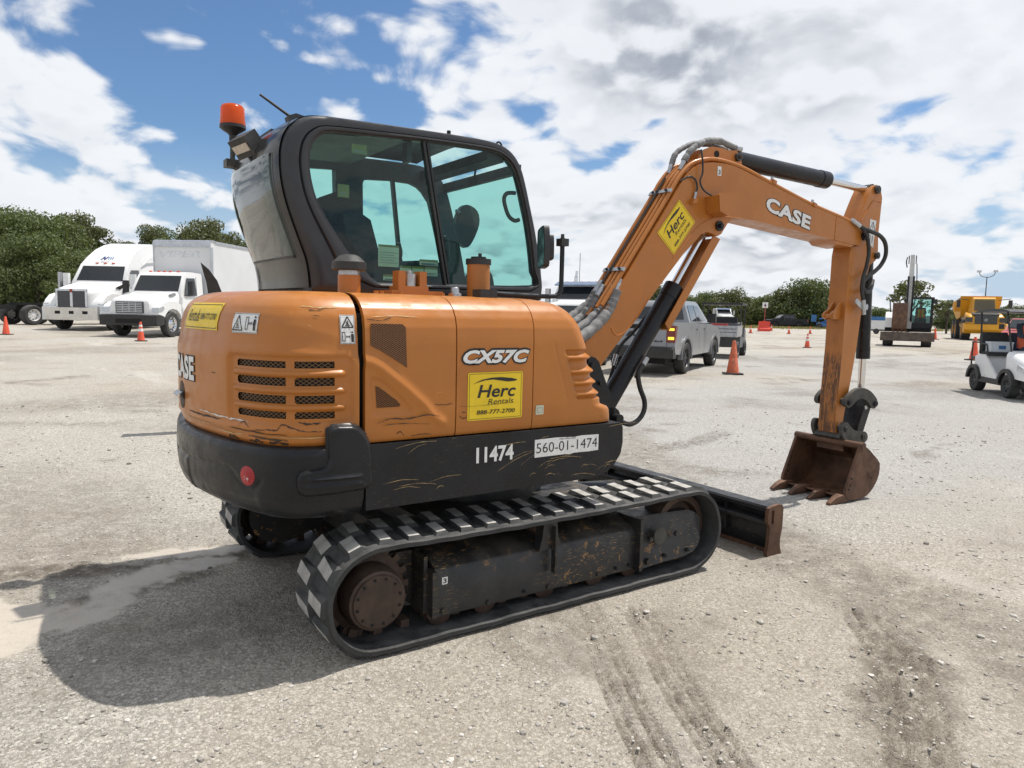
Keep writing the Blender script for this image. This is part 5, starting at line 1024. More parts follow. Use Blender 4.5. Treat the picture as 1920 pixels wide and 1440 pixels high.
b = B(); b.tube([bf(s, -.087, z) for s, z in ((2.86, 2.42), (2.98, 2.56), (3.03, 2.60), (3.13, 2.59))], .005, 6, 4); b.make('weld_bead', ORANGE, arm)
# small lug on the inner face of the arm
b = B()
for o0, o1 in ((-.045, -.025), (.025, .045)): bprism(b, [(2.735, 1.73), (2.70, 1.70), (2.66, 1.655), (2.615, 1.635), (2.60, 1.61), (2.61, 1.585), (2.635, 1.575), (2.735, 1.575)], o0, o1, .004)
b.cyl(bf(2.625, -.055, 1.605), bf(2.625, .055, 1.605), .018, seg=16); b.make('hose_guide_lug', ORANGE, arm)
flatshape('decal', [(2.985, 2.44), (3.075, 2.43), (3.055, 2.20), (2.985, 2.225)], lambda u, v: tuple(bf(u, -.0868, v)), DWHITE, arm)
b = B(); ff = lambda u, v: tuple(bf(u, -.0882, v))
def tline(p, q_, w=.003):
    d_ = Vector((q_[0]-p[0], q_[1]-p[1])).normalized(); n_ = Vector((-d_.y, d_.x))*w; b.quadmesh([ff(p[0]+n_.x, p[1]+n_.y), ff(q_[0]+n_.x, q_[1]+n_.y), ff(q_[0]-n_.x, q_[1]-n_.y), ff(p[0]-n_.x, p[1]-n_.y)], [[0, 1, 2, 3]])
for p, q_ in (((2.99, 2.35), (3.03, 2.42)), ((3.03, 2.42), (3.062, 2.345)), ((2.99, 2.35), (3.062, 2.345)), ((3.0, 2.25), (3.0, 2.30)), ((3.03, 2.24), (3.035, 2.30)), ((3.03, 2.36), (3.03, 2.39))): tline(p, q_)
b.make('pictogram', DBLACK, arm, smooth=False, face=FACE)
for s, z, r, mt in ((3.048, 2.690, .034, GREYSTEEL), (3.105, 2.135, .030, GREYSTEEL), (2.762, .872, .028, GREYSTEEL), (2.745, .640, .03, GREYSTEEL)):
    b = B(); b.cyl(bf(s, -.108, z), bf(s, .108, z), r, seg=20, bev=.004); b.cyl(bf(s, -.112, z), bf(s, -.10, z), r*.5, seg=12); b.make('pin', mt, arm)
TUBE([bf(*p) for p in ((2.72, -.135, 2.385), (2.79, -.15, 2.345), (2.90, -.165, 2.318), (2.995, -.17, 2.298), (3.075, -.17, 2.255), (3.118, -.165, 2.195), (3.122, -.16, 2.12), (3.08, -.15, 2.045), (2.99, -.15, 1.985), (2.90, -.15, 1.94), (2.852, -.15, 1.895), (2.855, -.15, 1.845), (2.90, -.15, 1.815), (2.965, -.14, 1.825), (3.02, -.12, 1.87), (3.06, -.10, 1.92))], .0175, 'arm_hose', HOSE, arm, 12)
TUBE([bf(*p) for p in ((2.80, -.15, 2.335), (2.845, -.165, 2.26), (2.878, -.165, 2.15), (2.868, -.16, 2.03), (2.838, -.155, 1.93), (2.838, -.15, 1.84), (2.858, -.15, 1.77), (2.875, -.15, 1.70))], .016, 'arm_hose', HOSE, arm, 12)
b = B(); b.cyl(bf(2.868, -.15, 1.745), bf(2.888, -.15, 1.62), .020, seg=12, bev=.003); b.cyl(bf(2.885, -.15, 1.68), bf(2.95, -.13, 1.70), .015, seg=10); b.make('hose_fitting', ZINC, arm); b = B(); bprism(b, [(2.765, 1.74), (2.785, 1.755), (2.90, 1.70), (2.95, 1.69), (2.94, 1.66), (2.86, 1.66), (2.77, 1.715)], -.15, -.143, .001); b.make('hose_clip', ZINC, arm)
b = B(); b.cyl(bf(2.67, -.13, 2.40), bf(2.76, -.145, 2.355), .019, seg=12, bev=.002); b.make('hose_fitting', ZINC, arm)
kc = cylinder('bucket_cylinder', (3.105, 2.135), (3.150, 1.235), (3.150, .848), .056, .030, exc)
TUBE([bf(3.195, .075, 1.95), bf(3.215, .075, 1.75), bf(3.215, .075, 1.45), bf(3.208, .07, 1.33), bf(3.18, .05, 1.31)], .013, 'cylinder_pipe', BLACK, kc, 10)
# linkage
b = B(); HL = crv2([(2.715, .885), (2.74, .915), (2.80, .955), (2.88, .985), (2.97, .985), (3.06, .955), (3.12, .915), (3.165, .875), (3.17, .83), (3.14, .80), (3.09, .805), (3.06, .84), (3.0, .88), (2.93, .895), (2.87, .88), (2.82, .845), (2.78, .825), (2.74, .83), (2.715, .855)], 2, True)
for o0, o1 in ((-.155, -.118), (.118, .155)):
    b = B(); bprism(b, HL, o0, o1, .006); lk = b.make('rocker_link', GREYSTEEL, exc)
    for s, z in ((2.765, .866), (3.135, .842)): bb_ = B(); o = -.17 if o0 < 0 else .15; bb_.cyl(bf(s, o, z), bf(s, o+.02, z), .024, seg=20, bev=.004); bb_.cyl(bf(s, o-.004 if o0 < 0 else o+.016, z), bf(s, o+.008 if o0 < 0 else o+.026, z), .011, seg=10); bb_.make('pin', BLACK, lk)
b = B(); bprism(b, [(3.10, .87), (3.165, .86), (3.155, .80), (3.05, .545), (3.03, .525), (2.975, .53), (2.965, .56), (3.0, .66), (3.06, .80)], -.105, .105, .008); bk = b.make('bucket_link', BLACK, exc)
flatshape('decal', [(3.06, .815), (3.10, .835), (3.115, .80), (3.075, .785)], lambda u, v: tuple(bf(u, -.107, v)), DWHITE, bk)
# bucket with quick hitch
BS = [(2.744, .535), (2.712, .525), (2.700, .50), (2.549, .164), (2.545, .120), (2.590, .082), (2.640, .072), (2.703, .070), (2.775, .074), (2.835, .083), (2.890, .115), (2.936, .156), (2.970, .200), (2.994, .251), (3.0, .30), (2.996, .352), (2.955, .392), (2.845, .474)]
SH = [(2.545, .098), (2.590, .078), (2.650, .067), (2.703, .065), (2.775, .069), (2.835, .078), (2.892, .110), (2.940, .152), (2.975, .198), (2.999, .25), (3.005, .30), (3.001, .356), (2.958, .398), (2.848, .480), (2.752, .540)]
SHi = offs(SH, .016)
b = B(); bprism(b, SH+SHi[::-1], -.305, .305, .002); bu = b.make('bucket', RUST, exc, 40); bu['label'] = 'rusty brown digging bucket with four teeth'
for o0, o1 in ((-.325, -.300), (.300, .325)): b = B(); bprism(b, BS, o0, o1, .004); b.make('side_plate', RUST, bu)
b = B(); b.cyl(bf(2.738, -.335, .520), bf(2.738, .335, .520), .030, seg=20, bev=.006); b.make('top_tube', RUST, bu); b = B(); bprism(b, [(2.76, .50), (2.88, .44), (2.885, .41), (2.76, .44)], -.13, .13, .01); b.make('torque_box', RUST, bu)
for o in (-.285, -.095, .095, .285):
    b = B(); z0 = .052
    V = [bf(2.63, o-.036, .115), bf(2.63, o+.036, .115), bf(2.63, o+.036, .064), bf(2.63, o-.036, .064), bf(2.52, o-.036, .125), bf(2.52, o+.036, .125), bf(2.52, o+.036, .060), bf(2.52, o-.036, .060), bf(2.45, o-.026, .108), bf(2.45, o+.026, .108), bf(2.45, o+.026, .055), bf(2.45, o-.026, .055), bf(2.375, o-.021, .068), bf(2.375, o+.021, .068), bf(2.375, o+.021, .052), bf(2.375, o-.021, .052)]
    F = [[0, 1, 2, 3], [12, 15, 14, 13]]+[[4*k+j, 4*k+4+j, 4*k+4+(j+1) % 4, 4*k+(j+1) % 4] for k in range(3) for j in range(4)]; fs_ = b.quadmesh(V, F); bmesh.ops.recalc_face_normals(b.bm, faces=b.bm.faces); b._b(fs_, .006, 2); b.make('tooth', RUST, bu)
for o0, o1 in ((-.155, -.122), (.122, .155)):
    b = B(); bprism(b, crv2([(2.69, .66), (2.715, .695), (2.765, .695), (2.80, .665), (2.86, .625), (2.95, .605), (3.02, .60), (3.055, .57), (3.05, .52), (3.0, .49), (2.92, .475), (2.82, .49), (2.745, .535), (2.70, .60)], 2, True), o0, o1, .006); ea = b.make('hitch_ear', GREYSTEEL, bu)
    for s, z, r in ((2.748, .640, .026), (3.008, .552, .034)): b = B(); o = o0-.014 if o0 < 0 else o1-.006; b.cyl(bf(s, o, z), bf(s, o+.02, z), r, seg=20, bev=.004); b.cyl(bf(s, o-.004, z), bf(s, o+.024, z), r*.45, seg=10); b.make('hitch_pin', GREYSTEEL, bu)
b = B(); bprism(b, [(2.72, .60), (2.78, .56), (2.98, .50), (2.98, .47), (2.76, .53), (2.70, .56)], -.125, .125, .006); b.make('hitch_body', GREYSTEEL, bu)
def on_bucket(e): return lambda u, v: tuple(bf(u, -.3255-e, v))
b = B(); V_, F_, bb_ = textmesh('TAG', .05, .3, 1); sx_ = .10/(bb_[1]-bb_[0]); sz_ = .055/(bb_[3]-bb_[2])
b.quadmesh([on_bucket(.006)(2.83+(x-bb_[0])*sx_, .235+(y-bb_[2])*sz_) for x, y in V_], F_); b.quadmesh([on_bucket(.003)(u, v) for u, v in ((2.815, .222), (2.92, .238), (2.92, .232), (2.815, .216))], [[0, 1, 2, 3]]); b.make('raised_lettering', RUST, bu, smooth=False, face=FACE)
for o in (-.326, .300):
    for s, z in ((2.60, .20), (2.612, .255), (2.585, .165)): b = B(); b.cyl(bf(s, o-.003, z), bf(s, o+.002, z), .009, seg=10); b.make('bolt_hole', DARK, bu)

# ================================================================== vehicles and things round the lot
def wheel(parent, c, R, w, rim, side=1, holes=8, name='wheel', rr_=.58, spokes=0):
    ax = (0, side, 0); b = B(); h_ = w/2
    b.lathe([(R*rr_, -h_*.85), (R*.80, -h_), (R*.94, -h_*.93), (R*.985, -h_*.75), (R, -h_*.4), (R, h_*.4), (R*.985, h_*.75), (R*.94, h_*.93), (R*.80, h_), (R*rr_, h_*.85), (R*rr_*.97, 0)], c, ax, 32, True)
    t = b.make(name, TYRE, parent, 40)
    b = B(); r = R*rr_
    b.lathe([(r*1.02, h_*.86), (r*.98, h_*.86), (r*.93, h_*.55), (r*.86, h_*.30), (r*.55, h_*.42), (r*.42, h_*.62), (r*.30, h_*.70), (0, h_*.72)], c, ax, 28); b.make('rim', rim, t, 30)
    for k in range(holes):
        a = 2*PI*k/holes; p = Vector(c)+Vector((math.cos(a)*r*.70, side*(h_*.375), math.sin(a)*r*.70)); b = B(); b.cyl(p-Vector((0, side*.02, 0)), p+Vector((0, side*.012, 0)), r*.10, seg=10); b.make('rim_hole', DARK, t)
    for k in range(spokes):
        a = 2*PI*k/spokes; b = B(); M = Matrix.Translation(Vector(c)+Vector((0, side*h_*.55, 0)))@Matrix.Rotation(a, 4, 'Y'); b.box((r*.15, -.02, -r*.09), (r*.95, .02, r*.09), .008, M); b.make('spoke', rim, t)
    return t
def loft(bld, secs, seg=6, close=True):
    """secs: (x, half width, z bottom, z top, corner radius[, top inset])"""
    rings = []
    for sct in secs:
        x, hw, zb, zt, r = sct[:5]; ti = sct[5] if len(sct) > 5 else 0; P = [(x, -hw, zb)]
        P += [(x, -hw+ti+r-r*math.cos(PI/2*k/seg), zt-r+r*math.sin(PI/2*k/seg)) for k in range(seg+1)]; P += [(p[0], -p[1], p[2]) for p in P[::-1]]; rings.append(P)
    n = len(rings[0]); V = [p for R_ in rings for p in R_]; F = [[i*n+j, i*n+j+1, (i+1)*n+j+1, (i+1)*n+j] for i in range(len(rings)-1) for j in range(n-1)]+[[i*n+n-1, i*n, (i+1)*n, (i+1)*n+n-1] for i in range(len(rings)-1)]
    if close: F += [list(range(n)), list(range((len(rings)-1)*n, len(rings)*n))[::-1]]
    bld.quadmesh(V, F); bmesh.ops.recalc_face_normals(bld.bm, faces=bld.bm.faces); return bld
def place(o, x, y, deg, s=1): o.location = (x, y, gz(x, y)); o.rotation_euler = (0, 0, rad(deg)); o.scale = (s, s, s); return o
def side_tri(bld, prof_, hw, inset=lambda z: 0, bev=.02): bld.prism(prof_, -hw, hw, bev, lambda x, y, z: (x, math.copysign(max(.05, abs(y)-inset(z)), y), z)); return bld
def pane(parent, name, pts, mat=GLASSBLACK):
    b = B(); b.quadmesh(pts, [list(range(len(pts)))]); b.bm.normal_update(); n_ = b.bm.faces[:][0].normal; y_ = sum(p[1] for p in pts)/len(pts)
    return b.make(name, mat, parent, smooth=False, face=(0, math.copysign(1, y_), 0) if abs(n_.y) > .7 else (0, 0, 1) if abs(n_.z) > .05 else (1, 0, 0))
def mirror_box(parent, x, y, z, h_=.55): b = B(); b.box((x-.06, y-.11, z), (x+.10, y+.11, z+h_), .04); m_ = b.make('wing_mirror', WHITE, parent); b = B(); b.box((x-.03, min(y, y-.35*math.copysign(1, y)), z+.05), (x+.03, max(y, y-.35*math.copysign(1, y)), z+.11), .01); b.make('mirror_stay', PLASTIC, m_)

# ---- white sleeper tractor
t = tag(empty('semi_truck'), 'white sleeper semi tractor with chrome bumper and raised roof fairing', 'truck')
b = B(); loft(b, [(1.12, .62, .72, 1.50, .16), (1.05, .72, .70, 1.62, .2), (.7, .86, .72, 1.74, .25), (.2, .95, .8, 1.84, .28), (-.4, 1.02, .85, 1.94, .28), (-.86, 1.06, .85, 2.02, .25)]); b.make('hood', WHITE, t, 50)
for s in (-1, 1):
    arch = [(1.10, .62), (1.08, 1.02), (.95, 1.22), (.68, 1.42), (.35, 1.50), (-.1, 1.50), (-.45, 1.42), (-.80, 1.25), (-.86, .62), (-.66, .62), (-.62, .80), (-.45, 1.05), (-.2, 1.16), (.1, 1.18), (.35, 1.10), (.55, .92), (.62, .62)]
    b = B(); b.prism(arch, s*.72, s*1.18, .07, seg=3); fe = b.make('fender', WHITE, t, 50)
    b = B(); b.prism([(1.10, .86), (1.06, 1.08), (.80, 1.20), (.62, 1.10), (.80, .92)], s*.98, s*1.20, .03); b.make('headlight', HEADLAMP, t)
    wheel(t, (0, s*1.04, .51), .51, .29, CHROME, s, 10); mirror_box(t, -.95, s*1.42, 1.82)
    b = B(); b.prism([(-.30, 1.78), (-.80, 1.92), (-.84, 1.80), (-.55, 1.70)], s*1.0, s*1.05, .01); b.make('side_vent', DARK, t)
b = B(); b.prism([(1.20, .42), (1.22, .92), (1.14, .98), (1.0, .98), (1.0, .42)], -1.05, 1.05, .03); b.prism([(1.12, .42), (1.12, .94), (.56, .94), (.50, .42)], 1.05, 1.22, .03); b.prism([(1.12, .42), (1.12, .94), (.56, .94), (.50, .42)], -1.22, -1.05, .03); bp_ = b.make('chrome_bumper', CHROMEBUMP, t)
for y, w in ((-.55, .10), (0, .09), (.55, .10)): b = B(); b.box((1.19, y-w, .66), (1.225, y+w, .78), .01); b.make('bumper_slot', DARK, bp_)
b = B(); b.box((1.10, -.62, .86), (1.17, .62, 1.66), .09, seg=3); gr = b.make('grille_surround', CHROMEBUMP, t)
for s in (-1, 1): b = B(); b.box((1.15, min(s*.06, s*.54), .92), (1.185, max(s*.06, s*.54), 1.58), .03); b.make('grille_panel', GRILLGREY, gr)
b = B(); b.box((1.16, -.04, 1.52), (1.20, .04, 1.66), .02); b.make('badge', RED, gr)
ins = lambda z: .0 if z < 2.0 else min(.34, (z-2.0)*.16)
b = B(); side_tri(b, [(-.84, .95), (-.84, 1.98), (-1.34, 2.78), (-1.75, 3.12), (-2.3, 3.48), (-2.9, 3.72), (-3.5, 3.86), (-4.5, 3.92), (-4.75, 3.85), (-4.75, .95)], 1.16, ins, .09); cb_ = b.make('cab', WHITE, t, 40)
pane(t, 'windscreen', [(-.90, -.98, 2.06), (-.90, .98, 2.06), (-1.30, .90, 2.70), (-1.30, -.90, 2.70)]).location = (.014, 0, .012)
for s in (-1, 1):
    f = lambda x, z: (x, s*(1.168-ins(z)), z); pane(t, 'door_window', [f(*p) for p in ((-1.22, 2.02), (-1.42, 2.56), (-2.10, 2.60), (-2.12, 1.95), (-1.4, 1.9))][::s]); pane(t, 'door_seam', [f(*p) for p in ((-2.17, 1.0), (-2.185, 1.0), (-2.185, 2.66), (-2.17, 2.66))][::s], DARK)
    b = B(); b.box((-4.7, min(s*1.06, s*1.19), .35), (-1.0, max(s*1.06, s*1.19), .98), .04); b.make('side_fairing', WHITE, t)
    b = B(); b.box((-4.9, min(s*.96, s*1.17), 1.4), (-4.4, max(s*.96, s*1.17), 3.6), .05); b.make('side_extender', WHITE, t)
    b = B(); b.prism([(-2.5, 2.9), (-3.1, 3.2), (-4.4, 3.35), (-4.4, 3.28), (-3.1, 3.12)], s*1.04, s*1.085, .01); b.make('roof_rib', WHITE, t)
    for x in (-6.0, -7.3): wheel(t, (x, s*.95, .51), .51, .55, ALU, s, 8)
b = B(); b.box((-8.0, -.42, .70), (-4.7, .42, .98), .02); b.make('chassis_rail', DARK, t)
for y in (-.35, 0, .35): b = B(); b.box((-1.42, y-.06, 2.83), (-1.36, y+.06, 2.87), .01); b.make('marker_lamp', CONE, t)
fl = lambda u, v: (-1.66+(3.02-v)*1.22+.035, u, v+.02)
lettering('lettering', 'N', (-.32, 2.98, -.02, 3.14), fl, SIGNBLUE, t, .06, .4, face=(1, 0, .5)); lettering('lettering', 'III', (.0, 2.99, .20, 3.14), fl, BLUE, t, .0, 0, face=(1, 0, .5)); lettering('lettering', '281121', (-.25, 2.86, .12, 2.93), fl, DGREY, t, 0, .1, face=(1, 0, .5))
place(t, .42, 35.0, 236, 1.11)

# ---- white box truck
t = tag(empty('box_truck'), 'white box truck with black bumper and slatted grille parked beside the sleeper tractor', 'truck')
b = B(); loft(b, [(.98, .78, .80, 1.36, .14), (.85, .84, .80, 1.50, .2), (.4, .90, .85, 1.60, .24), (-.2, .98, .9, 1.70, .25), (-.72, 1.04, .9, 1.78, .22)]); b.make('hood', WHITE, t, 50)
for s in (-1, 1):
    arch = [(.98, .78), (.96, 1.08), (.80, 1.24), (.52, 1.36), (.15, 1.40), (-.25, 1.38), (-.58, 1.28), (-.74, 1.1), (-.76, .70), (-.60, .70), (-.52, .90), (-.30, 1.06), (0, 1.11), (.30, 1.05), (.50, .88), (.58, .76)]
    b = B(); b.prism(arch, s*.78, s*1.15, .06, seg=3); b.make('fender', WHITE, t, 50)
    b = B(); b.prism([(.99, .98), (.95, 1.14), (.66, 1.20), (.60, 1.10), (.75, 1.0)], s*.86, s*1.165, .03); b.make('headlight', HEADLAMP, t)
    wheel(t, (0, s*1.0, .50), .50, .28, CHROME, s, 10); b = B(); b.box((-.98, s*1.40-.10, 1.66), (-.84, s*1.40+.10, 2.22), .04); m_ = b.make('wing_mirror', PLASTIC, t); b = B(); b.box((-.93, min(s*1.1, s*1.4), 1.64), (-.89, max(s*1.1, s*1.4), 1.68), .01); b.make('mirror_stay', PLASTIC, m_)
    wheel(t, (-6.2, s*.95, .50), .50, .55, ALU, s, 8)
    b = B(); b.prism([(-.10, 1.66), (-.45, 1.74), (-.50, 1.66), (-.2, 1.60)], s*.90, s*1.0, .015); b.make('hood_vent', DGREY, t)
b = B(); b.prism([(1.12, .46), (1.14, .84), (.92, .88), (.60, .80), (.62, .50), (.95, .44)], -1.16, 1.16, .04); bb_ = b.make('bumper', PLASTIC, t); b = B(); b.box((1.10, -.5, .54), (1.15, .5, .70), .02); b.make('bumper_intake', DARK, bb_)
b = B(); b.box((.93, -.56, .92), (1.02, .56, 1.36), .05); gr = b.make('grille_frame', GRILLGREY, t)
for k in range(6): b = B(); b.box((1.0, -.52, .955+k*.066), (1.035, .52, .985+k*.066), .008); b.make('grille_bar', ALU, gr)
for y in (-.26, 0, .26): b = B(); b.box((1.005, y-.012, .95), (1.04, y+.012, 1.33), .004); b.make('grille_upright', ALU, gr)
ins = lambda z: 0 if z < 1.75 else (z-1.75)*.12
b = B(); side_tri(b, [(-.70, .75), (-.70, 1.74), (-1.15, 2.48), (-1.32, 2.58), (-1.7, 2.62), (-2.42, 2.60), (-2.50, 2.5), (-2.50, .75)], 1.08, ins, .06); b.make('cab', WHITE, t, 40)
pane(t, 'windscreen', [(-.745, -.95, 1.80), (-.745, .95, 1.80), (-1.13, .89, 2.44), (-1.13, -.89, 2.44)]).location = (.012, 0, .008)
for s in (-1, 1):
    f = lambda x, z: (x, s*(1.088-ins(z)), z); pane(t, 'door_window', [f(*p) for p in ((-1.02, 1.72), (-1.25, 2.36), (-1.88, 2.38), (-1.92, 1.66), (-1.2, 1.62))][::s]); pane(t, 'door_seam', [f(*p) for p in ((-1.98, .8), (-2.0, .8), (-2.0, 2.45), (-1.98, 2.45))][::s], DARK)
    b = B(); b.box((-1.6, min(s*1.085, s*1.11), 1.36), (-1.45, max(s*1.085, s*1.11), 1.41), .01); b.make('door_handle', PLASTIC, t)
    b = B(); b.box((-2.4, min(s*.7, s*1.08), .40), (-1.0, max(s*.7, s*1.08), .78), .03); b.make('step_tank', ALU, t)
for y in (-.6, -.25, 0, .25, .6): b = B(); b.box((-1.42, y-.05, 2.60), (-1.34, y+.05, 2.65), .015); b.make('marker_lamp', CONE, t)
b = B(); b.box((-9.2, -1.27, 1.02), (-2.72, 1.27, 4.00), .02); box_ = b.make('cargo_box', BOXWHITE, t)
b = B(); b.prism([(-2.735, 3.74), (-2.66, 3.74), (-2.66, 3.88), (-2.72, 4.00), (-2.84, 4.05), (-3.1, 4.05), (-3.1, 4.005), (-2.735, 4.005)], -1.30, 1.30, .02); b.make('front_cap', ALU, box_)
for s in (-1, 1): b = B(); b.box((-2.90, s*1.285-.022, 1.02), (-2.70, s*1.285+.022, 3.74), .01); b.make('corner_post', ALU, box_); b = B(); b.box((-9.2, s*1.28-.02, 1.0), (-2.7, s*1.28+.02, 1.12), .01); b.make('lower_rail', ALU, box_); b = B(); b.box((-9.2, s*1.28-.02, 3.93), (-3.1, s*1.28+.02, 4.03), .01); b.make('upper_rail', ALU, box_)
lettering('lettering', 'VIPER', (-1.05, 3.30, .85, 3.58), lambda u, v: (-2.717, u, v), paint('faded_print', (.58, .60, .62), .5), box_, .03, .2, face=(1, 0, 0))
b = B(); b.box((-9.0, -.42, .66), (-2.4, .42, .95), .02); b.make('chassis_rail', DARK, t)
place(t, 2.01, 29.03, 230, 1.03)

# ---- black truck chassis
t = tag(empty('truck_chassis'), 'black day cab truck chassis with bare frame rails and white wheel hubs', 'truck')
b = B()
b.box((-.9, -.45, .78), (4.6, .45, 1.02), .02); b.make('frame_rail', DARK, t)
for x in (0, 1.35, 5.6):
    for s in (-1, 1): wheel(t, (x, s*(.95 if x < 3 else 1.0), .52), .52, .55 if x < 3 else .28, WHITE, s, 8)
b = B(); side_tri(b, [(2.7, .8), (2.72, 2.2), (2.85, 2.42), (4.0, 2.44), (4.5, 1.85), (5.7, 1.62), (6.5, 1.5), (6.55, .8), (6.1, .7), (6.0, 1.1), (5.6, 1.2), (5.2, 1.1), (5.0, .7)], 1.05, lambda z: 0 if z < 1.8 else (z-1.8)*.15, .06); b.make('cab', BLACK, t, 40)
for s in (-1, 1): pane(t, 'door_window', [(x, s*(1.058-(0 if z < 1.8 else (z-1.8)*.15)), z) for x, z in ((3.0, 1.75), (3.05, 2.3), (3.9, 2.32), (4.3, 1.85))][::s]); b = B(); b.box((6.3, min(s*.7, s*1.07), 1.05), (6.58, max(s*.7, s*1.07), 1.25), .03); b.make('headlight', HEADLAMP, t); b = B(); b.box((2.6, min(s*.9, s*1.1), 1.3), (2.75, max(s*.9, s*1.1), 2.9), .04); b.make('exhaust_stack', ZINC, t)
b = B(); b.box((-.4, -.55, 1.02), (1.8, .55, 1.14), .03); b.make('fifth_wheel_deck', DARK, t)
place(t, -2.14, 42.17, 28)

# ---- grey pickup
def pickup(name, label, paintmat, rear=True, text=None, lit=False):
    t = tag(empty(name), label, 'pickup')
    body = [(-1.22, .62), (-1.24, 1.28), (-1.20, 1.34), (.45, 1.36), (1.2, 1.34), (3.25, 1.30), (4.05, 1.22), (4.42, 1.10), (4.48, .85), (4.46, .55), (4.15, .50), (4.12, .66), (3.98, .84), (3.75, .93), (3.55, .93), (3.32, .84), (3.18, .66), (3.15, .46), (.50, .46), (.48, .66), (.34, .85), (.12, .94), (-.12, .94), (-.34, .85), (-.48, .66), (-.52, .52), (-1.1, .56)]
    b = B(); side_tri(b, body, .99, lambda z: max(0, (z-1.0)*.16)+max(0, (.7-z)*.12), .03); b.make('body', paintmat, t, 40)
    cabp_ = [(.52, 1.33), (.62, 1.78), (.72, 1.90), (.92, 1.95), (2.0, 1.95), (2.25, 1.90), (3.02, 1.34)]
    ins = lambda z: max(0, (z-1.30)*.36)+.05
    b = B(); side_tri(b, cabp_, .97, ins, .04); b.make('cab', paintmat, t, 40)
    pane(t, 'rear_window', [(.536, -.74, 1.44), (.536, .74, 1.44), (.606, .66, 1.77), (.606, -.66, 1.77)][::-1]).location = (-.012, 0, 0)
    pane(t, 'windscreen', [(2.90, -.80, 1.42), (2.90, .80, 1.42), (2.33, .68, 1.86), (2.33, -.68, 1.86)]).location = (.03, 0, .03)
    for s in (-1, 1):
        f = lambda x, z: (x, s*(.98-ins(z)), z); pane(t, 'door_window', [f(*p) for p in ((.76, 1.40), (.84, 1.82), (1.48, 1.84), (1.46, 1.40))][::s]); pane(t, 'door_window', [f(*p) for p in ((1.56, 1.40), (1.58, 1.84), (2.12, 1.82), (2.62, 1.42))][::s])
        for x in (0, 3.65): wheel(t, (x, s*.86, .42), .42, .29, paint('pickup_rim' + str(x) + str(s) + name, (.035, .036, .038), .35, .6), s, 0, rr_=.62, spokes=6)
        for cx in (0, 3.65):
            b = B(); pts_o = [(cx+.60*math.cos(a), .45+.56*math.sin(a)) for a in np.linspace(-.1, PI+.1, 17)]; pts_i = [(cx+.52*math.cos(a), .45+.485*math.sin(a)) for a in np.linspace(-.1, PI+.1, 17)]; b.prism(pts_o+pts_i[::-1], s*.90, s*1.005, .01); b.make('wheel_arch', paint('arch'+str(cx)+str(s)+name, (.16, .165, .17), .45) if paintmat is SILVER else paintmat, t)
        for x in (.64, 1.52): pane(t, 'door_seam', [(x, s*(.995-max(0, (z-1.0)*.16)), z) for x, z in ((x, .56), (x+.012, .56), (x+.012, 1.32), (x, 1.32))][::s], DARK)
        for x in (1.30, 2.28): b = B(); b.box((x-.10, min(s*.96, s*.995), 1.15), (x+.04, max(s*.96, s*.995), 1.19), .008); b.make('door_handle', SILVER, t)
        b = B(); b.box((2.42, min(s*.98, s*1.22), 1.36), (2.58, max(s*.98, s*1.22), 1.62), .03); b.make('wing_mirror', PLASTIC, t)
        b = B(); b.prism([(-1.262, .86), (-1.262, 1.28), (-1.08, 1.28), (-1.12, .90)], s*.76, s*.985, .01); tl = b.make('tail_lamp', TAILRED, t)
        if lit:
            for z0, z1 in ((.93, 1.0), (1.16, 1.22)): b = B(); b.prism([(-1.275, z0), (-1.275, z1), (-1.255, z1), (-1.255, z0)], s*.80, s*.95, .004); b.make('lit_bar', TURNLIT, tl)
    b = B(); b.prism([(-1.36, .46), (-1.38, .70), (-1.30, .74), (-1.15, .74), (-1.0, .60), (-1.05, .46)], -.97, .97, .03); b.make('rear_bumper', PLASTIC if paintmat is SILVER else paintmat, t)
    b = B(); b.prism([(-1.255, .76), (-1.265, 1.28), (-1.23, 1.33), (-1.2, 1.33), (-1.2, .76)], -.75, .75, .02); tg = b.make('tailgate', paintmat, t)
    b = B(); b.box((-1.275, -.22, 1.20), (-1.25, .22, 1.30), .01); b.make('tailgate_handle', DARK, tg)
    if text: lettering('lettering', text, (-.58, 1.00, .30, 1.13), lambda u, v: (-1.272, -u, v), DBLACK, tg, .06, 0, spacing=1.6, face=(-1, 0, 0)); lettering('lettering', '4x4', (.42, .86, .66, .91), lambda u, v: (-1.272, -u, v), DBLACK, tg, .03, .1, face=(-1, 0, 0))
    b = B(); b.box((-1.1, -.7, .30), (4.2, .7, .58), .05); b.make('underbody', DARK, t); return t
p_ = pickup('pickup_truck', 'silver grey crew cab pickup with lit tail lamp seen from behind beside the boom cylinder', SILVER, text='RAM', lit=True); place(p_, 11.89, 10.28, 29)
p_ = pickup('pickup_truck', 'white pickup with dark rear window behind the excavator hoses', WHITE); place(p_, 11.70, 13.33, 40)
p_ = pickup('pickup_truck', 'black pickup parked far off in front of the tree line', BLACK); place(p_, 91.2, 60.1, 150)
p_ = pickup('pickup_truck', 'red pickup parked behind the golf cart', RED); place(p_, 37.0, 10.6, 196, .85)

